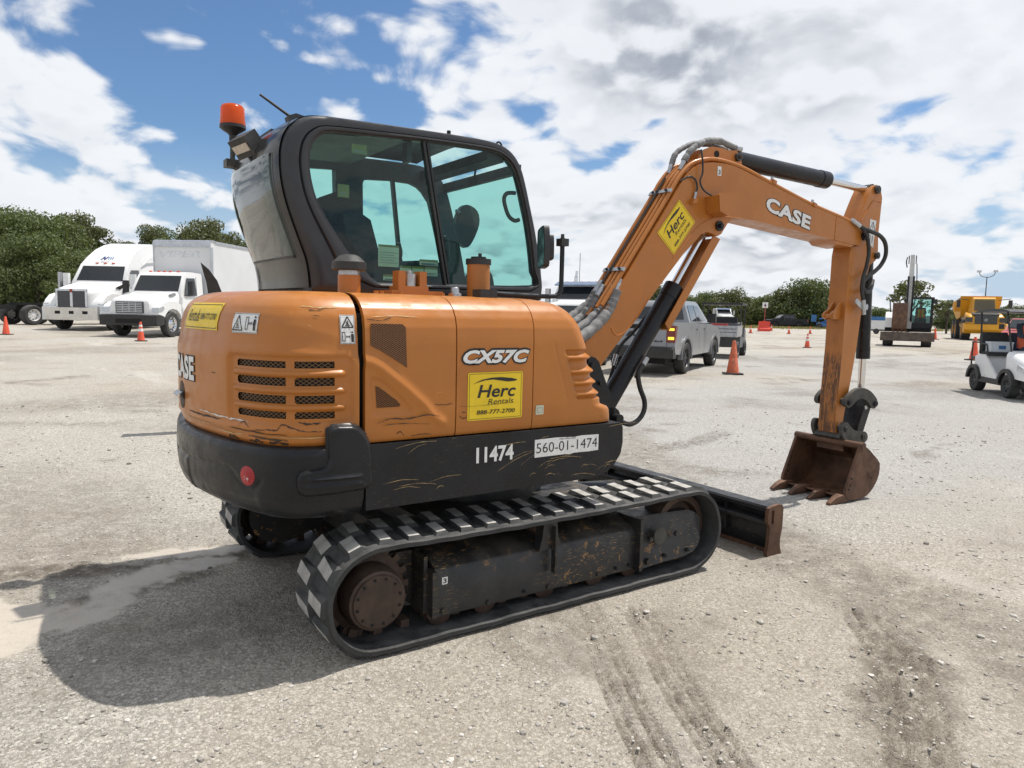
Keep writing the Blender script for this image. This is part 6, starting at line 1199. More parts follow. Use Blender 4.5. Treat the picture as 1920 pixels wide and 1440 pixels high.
# ---- utility cart
t = tag(empty('utility_cart'), 'grey utility cart with black canopy and drop-side bed ahead of the silver pickup', 'utility cart')
b = B(); b.box((-1.0, -.75, .78), (.55, .75, .84), .01); b.box((-1.02, -.78, .84), (-.97, .78, 1.18), .01); b.box((-1.0, -.78, .84), (.5, -.73, 1.18), .01); b.box((-1.0, .73, .84), (.5, .78, 1.18), .01); b.make('cargo_bed', ALU, t)
for z in (.94, 1.06):
    b = B(); b.box((-1.03, -.75, z), (-1.015, .75, z+.02), .004); b.make('bed_rib', GRILLGREY, t)
b = B(); side_tri(b, [(.5, .35), (.5, 1.25), (.9, 1.3), (.95, .75), (1.6, .72), (1.75, 1.1), (2.2, 1.0), (2.35, .6), (2.3, .35)], .72, lambda z: 0, .04); b.make('body', paint('cart_grey', (.12, .125, .13), .5), t)
b = B(); b.box((.45, -.75, 1.95), (2.0, .75, 2.03), .03); b.make('canopy', PLASTIC, t)
for x in (.52, 1.85):
    for s in (-1, 1): b = B(); b.tube([(x, s*.70, .8), (x, s*.70, 1.96)], .022, 8); b.make('canopy_post', PLASTIC, t)
for x in (-.5, 1.75):
    for s in (-1, 1): wheel(t, (x, s*.68, .31), .31, .24, GRILLGREY, s, 0)
b = B(); b.box((.75, -.55, 1.0), (1.0, .55, 1.5), .05); b.make('seat', SEAT, t); b = B(); b.box((-.2, -.3, .84), (.3, .3, 1.25), .05); b.make('red_crate', RED, t)
place(t, 19.35, 14.20, 32)

# ---- other white trucks
def plain_truck(label, x, y, deg, s=1, stack=False):
    t = tag(empty('semi_truck'), label, 'truck'); ins = lambda z: 0 if z < 1.9 else (z-1.9)*.12
    b = B(); side_tri(b, [(-.8, .8), (-.8, 1.9), (-1.2, 2.55), (-1.5, 2.66), (-2.6, 2.66), (-2.7, .8)], 1.1, ins, .06); b.make('cab', WHITE, t, 40)
    b = B(); loft(b, [(1.1, .75, .8, 1.6, .15), (.5, .85, .8, 1.72, .2), (-.78, 1.0, .85, 1.86, .2)]); b.make('hood', WHITE, t, 50); b = B(); b.box((1.05, -.55, .85), (1.16, .55, 1.5), .05); b.make('grille', GRILLGREY, t); b = B(); b.box((1.0, -1.15, .45), (1.25, 1.15, .8), .05); b.make('bumper', CHROMEBUMP, t)
    pane(t, 'windscreen', [(-.84, -.95, 1.95), (-.84, .95, 1.95), (-1.17, .88, 2.48), (-1.17, -.88, 2.48)]).location = (.015, 0, .008)
    b = B(); b.prism([(-.95, 2.60), (-.80, 2.52), (-.78, 2.56), (-1.1, 2.70), (-1.3, 2.70)], -1.0, 1.0, .01); b.make('sun_visor', paint('visor_blue', (.12, .17, .26), .3), t)
    for k in range(5): b = B(); y_ = -.7+.35*k; b.box((-1.45, y_-.05, 2.66), (-1.35, y_+.05, 2.72), .015); b.make('marker_lamp', CONE, t)
    for s_ in (-1, 1):
        f = lambda x, z: (x, s_*(1.108-ins(z)), z); pane(t, 'door_window', [f(*p) for p in ((-1.1, 1.8), (-1.3, 2.45), (-2.0, 2.45), (-2.0, 1.75))][::s_]); wheel(t, (.1, s_*.98, .5), .5, .28, ALU, s_, 8); wheel(t, (-5, s_*.9, .5), .5, .5, ALU, s_, 0)
        b = B(); b.box((-1.0, s_*1.38-.1, 1.8), (-.85, s_*1.38+.1, 2.4), .03); b.make('wing_mirror', ZINC, t)
        if stack: b = B(); b.cyl((-2.8, s_*.95, 1.0), (-2.8, s_*.95, 3.0), .08); b.cyl((-2.8, s_*.95, 3.0), (-2.86, s_*.95, 3.25), .065); b.make('exhaust_stack', CHROME, t); b = B(); b.box((-3.2, s_*1.15-.06, 1.7), (-2.75, s_*1.15+.06, 2.4), .02); b.make('side_locker', ALU, t)
    if stack: b = B(); b.tube([(-2.2, -.5, 2.66), (-2.2, -.5, 4.0)], .012, 6, smooth=False); b.make('aerial', PLASTIC, t)
    b = B(); b.box((-6.5, -.42, .66), (-2.4, .42, .95), .02); b.make('chassis_rail', DARK, t); return place(t, x, y, deg, s)
plain_truck('white truck with blue sun visor and orange roof lamps behind the excavator mirror', 18.38, 22.15, 205, 1.1, True)
plain_truck('white truck cab far off seen through the utility cart canopy', 74.6, 59.2, 240, .95)
plain_truck('white truck tractor far off beside the blue boom lift', 98.3, 61.2, 248, .85)
# blue boom lift
t = tag(empty('boom_lift'), 'blue boom lift with folded arm far off at the tree line', 'boom lift')
b = B(); b.box((-1.2, -.9, .35), (1.2, .9, .85), .05); b.make('chassis', BLUE, t)
for x in (-.8, .8):
    for s in (-1, 1): wheel(t, (x, s*.95, .4), .4, .3, GRILLGREY, s, 0)
b = B(); b.tube([(-.6, 0, .8), (2.6, 0, 2.3)], .12, 8, smooth=False); b.tube([(2.6, 0, 2.3), (-.8, .1, 1.4)], .10, 8, smooth=False); b.make('arm', BLUE, t); b = B(); b.box((-1.9, -.5, 1.0), (-1.2, .5, 2.0), .02); b.make('platform', BLUE, t)
place(t, 93.69, 57.19, -55)
# water trailer
t = tag(empty('tank_trailer'), 'white tank trailer with blue tarpaulin on top beyond the arm', 'trailer')
b = B(); b.box((-1.4, -.9, .6), (1.4, .9, 1.75), .15); b.make('tank', BOXWHITE, t); b = B(); b.prism([(-1.2, 1.75), (-.9, 2.2), (.9, 2.25), (1.2, 1.75)], -.8, .8, .1); b.make('tarpaulin', BLUE, t); b = B(); b.box((-1.6, -.7, .4), (2.2, .7, .6), .02); b.make('trailer_frame', GREYSTEEL, t)
for s in (-1, 1): wheel(t, (0, s*.85, .35), .35, .22, GRILLGREY, s, 0)
place(t, 71.6, 37.3, 120, .8)

# ---- seated person built as one skinned body
def person(label, loc, deg, vest, hat=None, cat='person', arms=((.16, .42, 1.02), (-.16, .42, 1.02)), s=1.0, gap=None):
    t = tag(empty('person', loc, rad(deg)), label, cat); t.scale = (s, s, s); me = bpy.data.meshes.new('body'); J = {}
    pts = [('pel', (0, 0, .0), .15, .12), ('wst', (0, 0, .20), .15, .11), ('chs', (0, .01, .42), .18, .12), ('nek', (0, .03, .58), .06, .06), ('hd0', (0, .05, .66), .075, .085), ('hd1', (0, .06, .78), .08, .09),
           ('sl', (-.19, 0, .50), .07, .07), ('el', (-.25, .14, .28), .05, .05), ('wl', (-.17, .36, .30), .036, .036), ('hl', (-.14, .45, .31), .035, .03), ('sr', (.19, 0, .50), .07, .07), ('er', (.25, .14, .28), .05, .05), ('wr', (.17, .36, .30), .036, .036), ('hr', (.14, .45, .31), .035, .03),
           ('ll', (-.12, .08, -.02), .10, .09), ('kl', (-.13, .46, .02), .07, .07), ('al', (-.13, .52, -.38), .05, .05), ('fl', (-.13, .68, -.42), .05, .035), ('lr', (.12, .08, -.02), .10, .09), ('kr', (.13, .46, .02), .07, .07), ('ar', (.13, .52, -.38), .05, .05), ('fr', (.13, .68, -.42), .05, .035)]
    idx = {p[0]: i for i, p in enumerate(pts)}; E_ = [('pel', 'wst'), ('wst', 'chs'), ('chs', 'nek'), ('nek', 'hd0'), ('hd0', 'hd1'), ('chs', 'sl'), ('sl', 'el'), ('el', 'wl'), ('wl', 'hl'), ('chs', 'sr'), ('sr', 'er'), ('er', 'wr'), ('wr', 'hr'), ('pel', 'll'), ('ll', 'kl'), ('kl', 'al'), ('al', 'fl'), ('pel', 'lr'), ('lr', 'kr'), ('kr', 'ar'), ('ar', 'fr')]
    me.from_pydata([(p[1][1], -p[1][0], p[1][2]) for p in pts], [(idx[a], idx[c]) for a, c in E_], []); o = bpy.data.objects.new('body', me); link(o, t); md = o.modifiers.new('s', 'SKIN'); o.modifiers.new('d', 'SUBSURF').levels = 1; o.modifiers['d'].render_levels = 2
    for i, p in enumerate(pts): me.skin_vertices[0].data[i].radius = p[2:]
    me.skin_vertices[0].data[0].use_root = True; me.materials.append(CLOTH)
    b = B(); b.lathe([(0, -.11), (.05, -.10), (.078, -.03), (.088, .03), (.085, .08), (.06, .125), (0, .14)], (.055, 0, .76), (0, 0, 1), 16); b.box((.13, -.012, .745), (.155, .012, .775), .006); b.make('face', SKIN, t, 60)
    b = B(); b.lathe([(.17, .0), (.16, .008), (.10, .02), (.095, .09), (.06, .12), (0, .125)], (.05, 0, .81), (0, 0, 1), 18); b.make('hat', hat or CLOTH, t, 50)
    b = B(); loft(b, [(-.125, .10, .02, .50, .05), (-.10, .19, .02, .53, .08), (.02, .205, .02, .55, .09), (.11, .18, .02, .52, .08), (.145, .10, .02, .46, .05)]); v = b.make('hivis_vest', vest, t, 60)
    for y in (-.10, .10): b = B(); b.box((.10, y-.022, .04), (.152, y+.022, .50), .005); b.make('vest_stripe', VESTY, v)
    for sgn in (-1, 1):
        hb_ = B()
        for k in range(4): x0 = .40+.0; hb_.tube([(x0, sgn*.15+(-.027+.018*k), .315), (x0+.05, sgn*.15+(-.027+.018*k), .325), (x0+.075-.006*abs(k-1.5), sgn*.15+(-.027+.018*k), .295)], .009, 6, 3)
        hb_.tube([(x0-.02, sgn*.11, .31), (x0+.03, sgn*.10, .305)], .010, 6, 3); hb_.make('fingers', SKIN, t)
    return t

# ---- white excavator facing the camera
t = tag(empty('excavator'), 'white excavator facing front with rusty bucket, levelled blade and glazed cab', 'excavator'); WX = t
for s in (-1, 1):
    b = B(); b.prism(rrect(-1.45, .02, 1.45, .70, .33, 5), s*.72, s*1.20, .03); b.make('rubber_track', TYRE, t)
b = B(); b.box((-1.0, -.75, .30), (1.0, .75, .72), .04); b.make('centre_frame', DARK, t); b = B(); b.prism([(2.0, .32), (2.06, .36), (2.08, .80), (2.0, .82), (1.94, .78), (1.94, .36)], -1.32, 1.32, .02); b.make('dozer_blade', paint('blade_brown', (.115, .09, .075), .6, .2, .3, 4), t)
for s in (-.5, .5): b = B(); b.box((.8, s-.08, .35), (1.96, s+.08, .5), .02); b.make('blade_arm', DARK, t)
b = B(); b.box((-1.3, -1.15, .82), (1.0, 1.15, 1.05), .05); b.make('deck', DARK, t)
b = B(); b.prism([(-1.6, 1.05), (-1.65, 1.75), (-1.3, 1.95), (.5, 1.90), (.95, 1.60), (1.02, 1.05)], -1.15, -.40, .09); b.make('right_hood', WHITE, t); b = B(); b.prism([(-1.65, 1.0), (-1.65, 1.7), (-.9, 1.75), (-.9, 1.0)], -.40, 1.15, .06); b.make('counterweight', WHITE, t)
cx0, cx1, cy0, cy1, cz0, cz1 = -.75, .98, .05, 1.13, 1.05, 2.72
def cabbox(t, x0, x1, y0, y1, z0, z1, mat, glass):
    for y in (y0, y1):
        for x in (x0, x1): b = B(); b.box((x-.05, y-.05, z0), (x+.05, y+.05, z1), .02); b.make('cab_pillar', mat, t)
    b = B(); b.box((x0-.08, y0-.08, z1-.06), (x1+.08, y1+.08, z1+.04), .03); b.make('cab_roof', mat, t)
    b = B(); b.box((x0-.02, y0-.02, z0-.04), (x1+.02, y1+.02, z0+.28), .03); b.make('cab_base', mat, t)
    pane(t, 'front_glass', [(x1+.03, y0+.05, z0+.28), (x1+.03, y1-.05, z0+.28), (x1+.03, y1-.05, z1-.08), (x1+.03, y0+.05, z1-.08)], glass)
    for y in (y0-.03, y1+.03): pane(t, 'side_glass', [(x0+.05, y, z0+.28), (x1-.05, y, z0+.28), (x1-.05, y, z1-.08), (x0+.05, y, z1-.08)], glass)
    pane(t, 'rear_glass', [(x0-.03, y0+.05, z0+.7), (x0-.03, y1-.05, z0+.7), (x0-.03, y1-.05, z1-.08), (x0-.03, y0+.05, z1-.08)], glass)
cabbox(t, cx0, cx1, cy0, cy1, cz0, cz1, BLACK, GLASS)
b = B(); b.box((-.7, .3, 1.3), (-.05, .88, 1.55), .06); b.box((-.7, .33, 1.5), (-.52, .85, 2.2), .06); b.make('seat', SEAT, t)
b = B(); b.prism([(1.0, 2.40), (1.35, 2.40), (1.35, 2.65), (1.0, 2.65)], 1.16, 1.34, .03); b.make('wing_mirror', PLASTIC, t)
# its boom is raised upright, the arm folded back with the bucket hanging in front
b = B(); side_tri(b, [(.85, 1.0), (1.15, 1.0), (1.30, 1.8), (1.25, 3.2), (1.15, 4.4), (1.02, 5.1), (.86, 5.1), (.82, 4.3), (.84, 3.2), (.80, 1.8)], .17, lambda z: max(0, (z-2)*.022), .02); bm_ = b.make('boom', paint('boom_white', (.55, .55, .54), .5, 0, .1, 5), t)
for s in (-.13, .13): b = B(); b.tube([(1.30, s, 1.4), (1.34, s, 2.6), (1.28, s, 3.9)], .05, 8); b.make('cylinder', BLACK, t)
b = B(); b.tube([(1.15, -.25, 4.4), (1.35, -.30, 4.7), (1.2, -.25, 4.95)], .03, 8); b.tube([(1.0, .22, 2.0), (1.2, .28, 3.4), (1.1, .22, 4.6)], .025, 8); b.make('boom_hose', HOSE, t)
b = B(); b.box((.95, -.20, 4.6), (1.10, -.15, 5.05), .01); b.box((.95, .15, 4.6), (1.10, .20, 5.05), .01); b.make('boom_head', BLACK, t)
for ya, yb in ((-.18, .18),): b = B(); b.prism([(1.35, 1.15), (1.40, 2.25), (1.48, 2.42), (1.62, 2.40), (1.78, 1.9), (1.85, 1.4), (1.80, 1.0), (1.62, .86), (1.50, .90)], -.80, -.05, .03); bkt = b.make('bucket', paint('bucket_rust', (.13, .07, .042), .65, .2, .4, 5, (.25, .18, .12), .4), t)
for k in range(4): b = B(); y_ = -.72+.2*k; b.box((1.66, y_, .80), (1.74, y_+.08, 1.0), .01); b.make('bucket_tooth', RUST, bkt)
b = B(); b.box((.7, -.55, 1.9), (1.0, -.05, 2.35), .05); b.tube([(.9, -.9, 1.9), (.95, -.95, 2.6), (.85, -.6, 2.62)], .03, 8); b.make('swing_bracket', BLACK, t)
place(t, 39.94, 17.82, 207)
bpy.context.view_layer.update()
pp = WX.matrix_world@Vector((-.30, .60, 1.58)); person('person in orange vest and dark cap seated inside the white excavator cab', pp, 207, VEST)

# ---- articulated dump truck
t = tag(empty('dump_truck'), 'yellow articulated dump truck with big black tyres and dark grille', 'dump truck')
b = B(); loft(b, [(1.75, 1.15, .95, 1.75, .15), (1.6, 1.25, .90, 1.95, .2), (.6, 1.25, 1.0, 2.15, .2), (-.3, 1.2, 1.1, 2.25, .2)]); b.make('hood', YELLOW, t, 50)
b = B(); b.prism([(1.95, .85), (2.0, 1.25), (1.6, 1.35), (-.6, 1.35), (-.8, 1.2), (-.6, 1.05), (.4, 1.0), (.9, .75), (1.5, .55)], -1.45, 1.45, .06); b.make('front_fender', YELLOW, t)
b = B(); b.box((1.68, -.75, 1.30), (1.80, .75, 2.0), .04); gr = b.make('grille', GLASSBLACK, t); b = B(); b.lathe([(.10, 0), (.10, .02), (.07, .02), (.07, 0)], (1.80, 0, 1.62), (1, 0, 0), 20); b.make('badge_ring', ALU, gr)
for k in range(5): b = B(); z_ = 1.36+k*.12; b.box((1.79, -.7, z_), (1.815, .7, z_+.025), .004); b.make('grille_bar', GRILLGREY, gr)
b = B(); b.prism([(.9, 2.12), (1.7, 1.98), (1.7, 2.06), (.9, 2.2)], -.9, .9, .02); b.make('hood_cover', PLASTIC, t)
for s in (-1, 1): b = B(); b.box((1.62, min(s*.9, s*1.38), 1.45), (1.86, max(s*.9, s*1.38), 1.80), .05); b.make('headlight', GLASSBLACK, t); b = B(); b.box((.2, s*1.75-.12, 2.6), (.4, s*1.75+.12, 3.2), .03); b.tube([(0, s*1.0, 3.2), (.3, s*1.75, 3.3)], .03, 6, smooth=False); b.make('wing_mirror', PLASTIC, t)
b = B(); side_tri(b, [(-1.5, 1.9), (-1.5, 3.30), (-1.3, 3.42), (.1, 3.42), (.35, 3.30), (.75, 2.15), (.75, 1.9)], .85, lambda z: max(0, (z-2.2)*.08), .05); b.make('cab', YELLOW, t); pane(t, 'windscreen', [(.70, -.72, 2.32), (.70, .72, 2.32), (.42, .68, 3.22), (.42, -.68, 3.22)], GLASSCAR).location = (.03, 0, .02)
b = B(); side_tri(b, [(-6.4, 2.6), (-6.2, 3.15), (-1.9, 3.40), (-1.6, 3.55), (-1.2, 3.55), (-1.5, 2.9), (-2.2, 1.9), (-5.2, 1.6)], 1.42, lambda z: max(0, (2.4-z)*.35), .05); dbd = b.make('dump_body', YELLOW, t)
for x in (-2.6, -3.6, -4.6): b = B(); b.box((x-.06, -1.47, 2.3), (x+.06, 1.47, 3.15), .02); b.make('body_rib', YELLOW, dbd)
for x in (.3, -3.4, -5.1):
    for s in (-1, 1):
        w_ = wheel(t, (x, s*1.15, .80), .80, .65, YELLOW, s, 0, rr_=.5)
        for k in range(20): a = 2*PI*k/20; b = B(); b.box((-.05, -.30, 0), (.05, .30, .05), .01, Matrix.Translation((x+.79*math.cos(a), s*1.15, .80+.79*math.sin(a)))@Matrix.Rotation(PI/2-a, 4, 'Y')@Matrix.Rotation(.35*s, 4, 'Z')); b.make('tread_bar', TYRE, w_)
b = B(); b.box((-6.0, -.45, .9), (.6, .45, 1.4), .05); b.make('chassis', DARK, t)
place(t, 61.6, 23.1, 211)

# ---- golf cart
t = tag(empty('golf_cart'), 'white golf cart with black canopy, black seats and grey wheels', 'golf cart'); GC = t
b = B(); side_tri(b, [(-.85, .50), (-.92, .80), (-.75, .86), (-.30, .86), (-.22, .40), (-.42, .34), (-.52, .46), (-.72, .52)], .60, lambda z: max(0, (z-.7)*.25), .05); b.make('rear_body', WHITE, t, 50)
b = B(); loft(b, [(1.55, .40, .45, .68, .08), (1.48, .52, .40, .76, .12), (1.25, .58, .42, .86, .15), (.95, .60, .45, .95, .15), (.72, .60, .40, 1.0, .12)]); b.make('front_cowl', WHITE, t, 50)
for s in (-1, 1):
    for cx in (-.82, .82):
        b = B(); po = [(cx+.36*math.cos(a), .26+.36*math.sin(a)) for a in np.linspace(.1, PI-.1, 13)]; pi_ = [(cx+.28*math.cos(a), .26+.28*math.sin(a)) for a in np.linspace(.1, PI-.1, 13)]; b.prism(po+pi_[::-1], s*.50, s*.66, .02); b.make('wheel_arch', PLASTIC, t)
        wheel(t, (cx, s*.52, .25), .25, .20, GRILLGREY, s, 0, rr_=.56, spokes=6)
    b = B(); b.prism([(-.55, .24), (-.50, .36), (.45, .36), (.55, .24)], s*.52, s*.62, .02); b.make('rocker_panel', PLASTIC, t); b = B(); b.prism([(-.30, .36), (-.30, .86), (-.1, .70), (.30, .42), (.30, .36)], s*.56, s*.60, .01); b.make('side_skirt', WHITE, t)
    for x0, x1 in ((-.75, -.85), (.78, .45)): b = B(); b.tube([(x0, s*.52, .85), (x1, s*.54, 1.82)], .020, 8, smooth=False); b.make('canopy_post', PLASTIC, t)
    b = B(); b.tube([(-.62, s*.60, .88), (-.58, s*.60, 1.08), (-.28, s*.60, 1.08), (-.20, s*.60, .84)], .018, 8); b.make('armrest', PLASTIC, t)
    b = B(); b.prism([(1.20, .62), (1.50, .58), (1.52, .66), (1.22, .74)], s*.35, s*.60, .02); b.make('headlight', HEADLAMP, t)
b = B(); b.box((-.9, -.5, .28), (1.3, .5, .42), .03); b.make('floor', PLASTIC, t); b = B(); b.prism([(1.50, .36), (1.62, .40), (1.62, .52), (1.50, .52)], -.52, .52, .03); b.make('front_bumper', PLASTIC, t)
for y0, y1 in ((-.56, -.03), (.03, .56)): b = B(); b.prism(crv2([(-.74, .92), (-.80, 1.25), (-.74, 1.36), (-.66, 1.30), (-.62, .92)], 3, True), y0, y1, .04); b.make('seat_back', SEAT, t)
b = B(); b.box((-.72, -.56, .84), (-.18, .56, .93), .04); b.make('seat_base', SEAT, t)
b = B(); b.prism(crv2([(-1.0, 1.80), (-.95, 1.84), (-.3, 1.885), (.3, 1.885), (.62, 1.85), (.66, 1.81), (.3, 1.83), (-.3, 1.83)], 2, True), -.60, .60, .02); b.make('canopy', PLASTIC, t)
b = B(); b.tube([(-1.0, -.5, .40), (-1.28, -.5, .42), (-1.30, -.5, 1.05), (-1.28, -.5, 1.12), (-.98, -.5, 1.12)], .018, 8); b.tube([(-1.0, .5, .40), (-1.28, .5, .42), (-1.30, .5, 1.05), (-1.28, .5, 1.12), (-.98, .5, 1.12)], .018, 8); b.box((-1.30, -.52, .72), (-.85, .52, .78), .02); b.make('rear_rack', PLASTIC, t)
b = B(); b.tube([(.70, .28, .85), (.45, .28, 1.12)], .018, 8, smooth=False); M_ = Matrix.Translation((.43, .28, 1.14))@Matrix.Rotation(rad(-40), 4, 'Y'); ring_ = [M_@Vector((.17*math.cos(a), .17*math.sin(a), 0)) for a in np.linspace(0, 2*PI, 20)]; b.tube(ring_, .013, 6, smooth=False); b.make('steering_wheel', PLASTIC, t)
pane(t, 'windscreen', [(.80, -.50, .98), (.80, .50, .98), (.48, .50, 1.78), (.48, -.50, 1.78)], glassmat('clear_screen', (.88, .9, .9), 1.45))
place(t, 15.40, 2.77, 224, .97); bpy.context.view_layer.update()
MW = GC.matrix_world
c = tag(empty('cooler_box', MW@Vector((-.45, -.28, .93)), rad(224)), 'white and blue cooler box on the golf cart seat', 'cooler'); b = B(); b.box((-.15, -.21, .0), (.15, .21, .18), .02); b.make('tub', COOLER, c); b = B(); b.box((-.16, -.22, .18), (.16, .22, .22), .015); b.make('lid', COOLER, c); b = B(); b.box((.145, -.07, .06), (.155, .07, .14), .004); b.make('blue_label', BLUE, c)
person('person in orange and lime vest seated in the golf cart', MW@Vector((-.38, .28, 1.0)), 224, VEST, paint('grey_hat', (.12, .12, .13), .8))
# ---- cones, barriers, sign and lamp pole
def cone(label, x, y, hgt, mat, bands, group=None, base=PLASTIC, lean=0):
    t = tag(empty('traffic_cone'), label, 'cone', group); k = hgt/.71
    b = B(); b.box((-.18*k, -.18*k, 0), (.18*k, .18*k, .035*k), .012); b.make('base', base, t)
    b = B(); b.lathe([(.135*k, .03*k), (.125*k, .06*k), (.035*k, hgt-.02*k), (.028*k, hgt), (0, hgt)], (0, 0, 0), (0, 0, 1), 28); b.make('body', mat, t, 50)
    for z0, z1 in bands:
        r = lambda z: (.125-(.09*(z-.06)/(.69-.06)))*k+.002; b = B(); b.lathe([(r(z0/hgt*.71), z0), (r(z1/hgt*.71), z1)], (0, 0, 0), (0, 0, 1), 28); b.make('reflective_band', CONEWHITE, t)
    place(t, x, y, random.uniform(0, 80)); t.rotation_euler[1] = lean; return t
cone('tall faded orange cone with scuffed sides beside the silver pickup', 13.52, 8.81, .91, CONEOLD, [])
cone('orange cone with two white bands in front of the box truck wheel', 1.38, 25.57, .71, CONE, [(.36, .46), (.53, .60)])
cone('plain orange cone in front of the black truck chassis', -2.70, 30.41, .71, CONE, [])
cone('orange cone with white bands standing alone in the open lot before the arm', 30.24, 17.73, .71, CONE, [(.34, .46), (.54, .61)])
for x, y, w_ in ((53.02, 38.68, 'to the side of the utility cart'), (55.92, 36.71, 'before the black pickup'), (59.34, 36.82, 'before the blue boom lift'), (66.9, 46.6, 'at the foot of the red barrier')): cone('small far off orange cone '+w_, x, y, .71, CONE, [(.36, .46)], 'cones along the far edge of the lot')
cone('orange cone between the white excavator and the dump truck', 57.52, 24.69, .91, CONE, [])
cone('red orange cone standing behind the golf cart seat', 28.4, 9.27, .91, CONE, [])
def barrier(label, x, y, deg, s=1):
    t = tag(empty('water_barrier'), label, 'barrier'); b = B(); b.prism([(-.30, 0), (-.30, .25), (-.14, .45), (-.10, 1.0), (.10, 1.0), (.14, .45), (.30, .25), (.30, 0)], -.55, .55, .03); b.make('body', BARRIER, t); b = B(); b.box((-.12, -.15, 1.0), (.12, .15, 1.04), .01); b.make('filler_cap', BARRIER, t); return place(t, x, y, deg, s)
barrier('upright red plastic barrier carrying the sign post', 62.56, 44.34, 60, 1.05); barrier('red plastic barrier lying beyond the dump truck tyres', 66.5, 24.6, 110, 1.0)
t = tag(empty('sign_post'), 'white square sign on a red brown post above the red barrier', 'sign'); b = B(); b.tube([(0, 0, 1.06), (0, 0, 2.9)], .035, 8, smooth=False); b.make('post', RED, t); b = B(); b.box((-.02, -.28, 2.45), (.02, .28, 3.05), .005); pnl = b.make('panel', DWHITE, t); disc = B(); disc.lathe([(0, .0), (.12, 0)], (-.024, 0, 2.70), (-1, 0, 0), 20); disc.make('symbol', SIGNBLUE, pnl); b = B(); b.prism([(-.022, 2.78), (-.0225, 2.86), (-.024, 2.86), (-.024, 2.78)], -.05, .05); b.make('symbol_tip', SIGNBLUE, pnl); b = B(); b.box((-.024, -.17, 2.95), (-.021, .17, 2.985)); b.make('sign_bar', DGREY, pnl)
place(t, 62.56, 44.34, 37)
t = tag(empty('lamp_pole'), 'tall grey lamp pole with two floodlights beyond the dump truck', 'lamp pole'); b = B(); b.tube([(0, 0, 0), (0, 0, 8.3)], .10, 8, smooth=False, rf=lambda q_: 1-.4*q_); b.make('pole', GREYSTEEL, t)
b = B(); b.tube([(0, -1.0, 9.0), (0, -.9, 8.6), (0, -.5, 8.3), (0, 0, 8.2), (0, .5, 8.3), (0, .9, 8.6), (0, 1.0, 9.0)], .05, 6); b.make('bracket_arm', GREYSTEEL, t)
for y in (-1.05, 1.05): b = B(); b.box((-.25, y-.3, 8.95), (.25, y+.3, 9.25), .06); b.make('floodlight', ALU, t)
place(t, 119.1, 47.2, 22)
# dark curved chute behind the hood
t = tag(empty('discharge_chute'), 'dark curved steel chute standing up behind the orange rear hood', 'chute')
b = B(); P_ = [(.10, 1.2), (.11, 1.5), (.085, 1.70), (.02, 1.88), (-.07, 2.01), (-.16, 2.09)]; Q_ = [(-.16, 2.09), (-.135, 1.98), (-.10, 1.85), (-.075, 1.65), (-.07, 1.45), (-.07, 1.2)]
b.prism(P_+Q_[1:], -.10, .10, .012); b.make('hood', paint('chute_brown', (.045, .036, .031), .6, .2, .3, 6), t); b = B(); b.cyl((0, 0, 0), (0, 0, 1.3), .07, seg=16); b.box((-.3, -.3, 0), (.3, .3, .06), .01); b.make('stand', DARK, t)
place(t, -.27, 5.67, -14)

# ------------------------------------------------------------------ trees
def crown_mesh(name, seed, hgt, wid, leaf, n, mat, lobes, low=.08):
    r = np.random.default_rng(seed); cs = []
    for k in range(lobes):
        a = r.uniform(0, 2*PI); t_ = r.uniform(low, 1); rr2 = wid*.5*math.sqrt(r.uniform(.05, 1))*(1-.55*abs(t_-.42)/.6); cs.append((rr2*math.cos(a), rr2*math.sin(a), hgt*(low+.05+(1-low-.16)*t_), wid*r.uniform(.075, .165)))
    cs = np.array(cs); which = r.integers(0, lobes, n); d = r.normal(size=(n, 3)); d /= np.linalg.norm(d, axis=1)[:, None]; rad2 = r.uniform(.55, 1.0, n)**.5
    C = cs[which, :3]+d*(cs[which, 3]*rad2)[:, None]*np.array([1.15, 1.15, .85])
    nrm = d+r.normal(scale=.6, size=(n, 3)); nrm /= np.linalg.norm(nrm, axis=1)[:, None]; a = np.cross(nrm, r.normal(size=(n, 3))); a /= np.linalg.norm(a, axis=1)[:, None]; b_ = np.cross(nrm, a); L = leaf*r.uniform(.6, 1.4, n)[:, None]
    V = np.stack([C-a*L*.5, C+b_*L*.38, C+a*L*.5, C-b_*L*.38], 1).reshape(-1, 3); F_ = np.arange(4*n).reshape(-1, 4); me = bpy.data.meshes.new(name); me.from_pydata(V.tolist(), [], F_.tolist()); me.materials.append(mat)
    bm = bmesh.new()   # trunk and limbs
    bt = B(); bt.bm.free(); bt.bm = bm; bt.tube([(0, 0, -.3), (.05, .03, hgt*.25), (-.05, .06, hgt*.55), (.02, 0, hgt*.85)], wid*.035, 8, 4, rf=lambda q_: 1-.75*q_)
    for k in range(0, lobes, max(1, lobes//9)):
        c = cs[k]; z0 = c[2]*.55; bt.tube([(0, 0, z0), (c[0]*.5, c[1]*.5, z0+(c[2]-z0)*.6), (c[0], c[1], c[2])], wid*.014, 5, 3, rf=lambda q_: 1-.6*q_)
    mt = bpy.data.meshes.new(name+'_trunk'); bm.to_mesh(mt); bm.free(); mt.materials.append(BARK); return me, mt
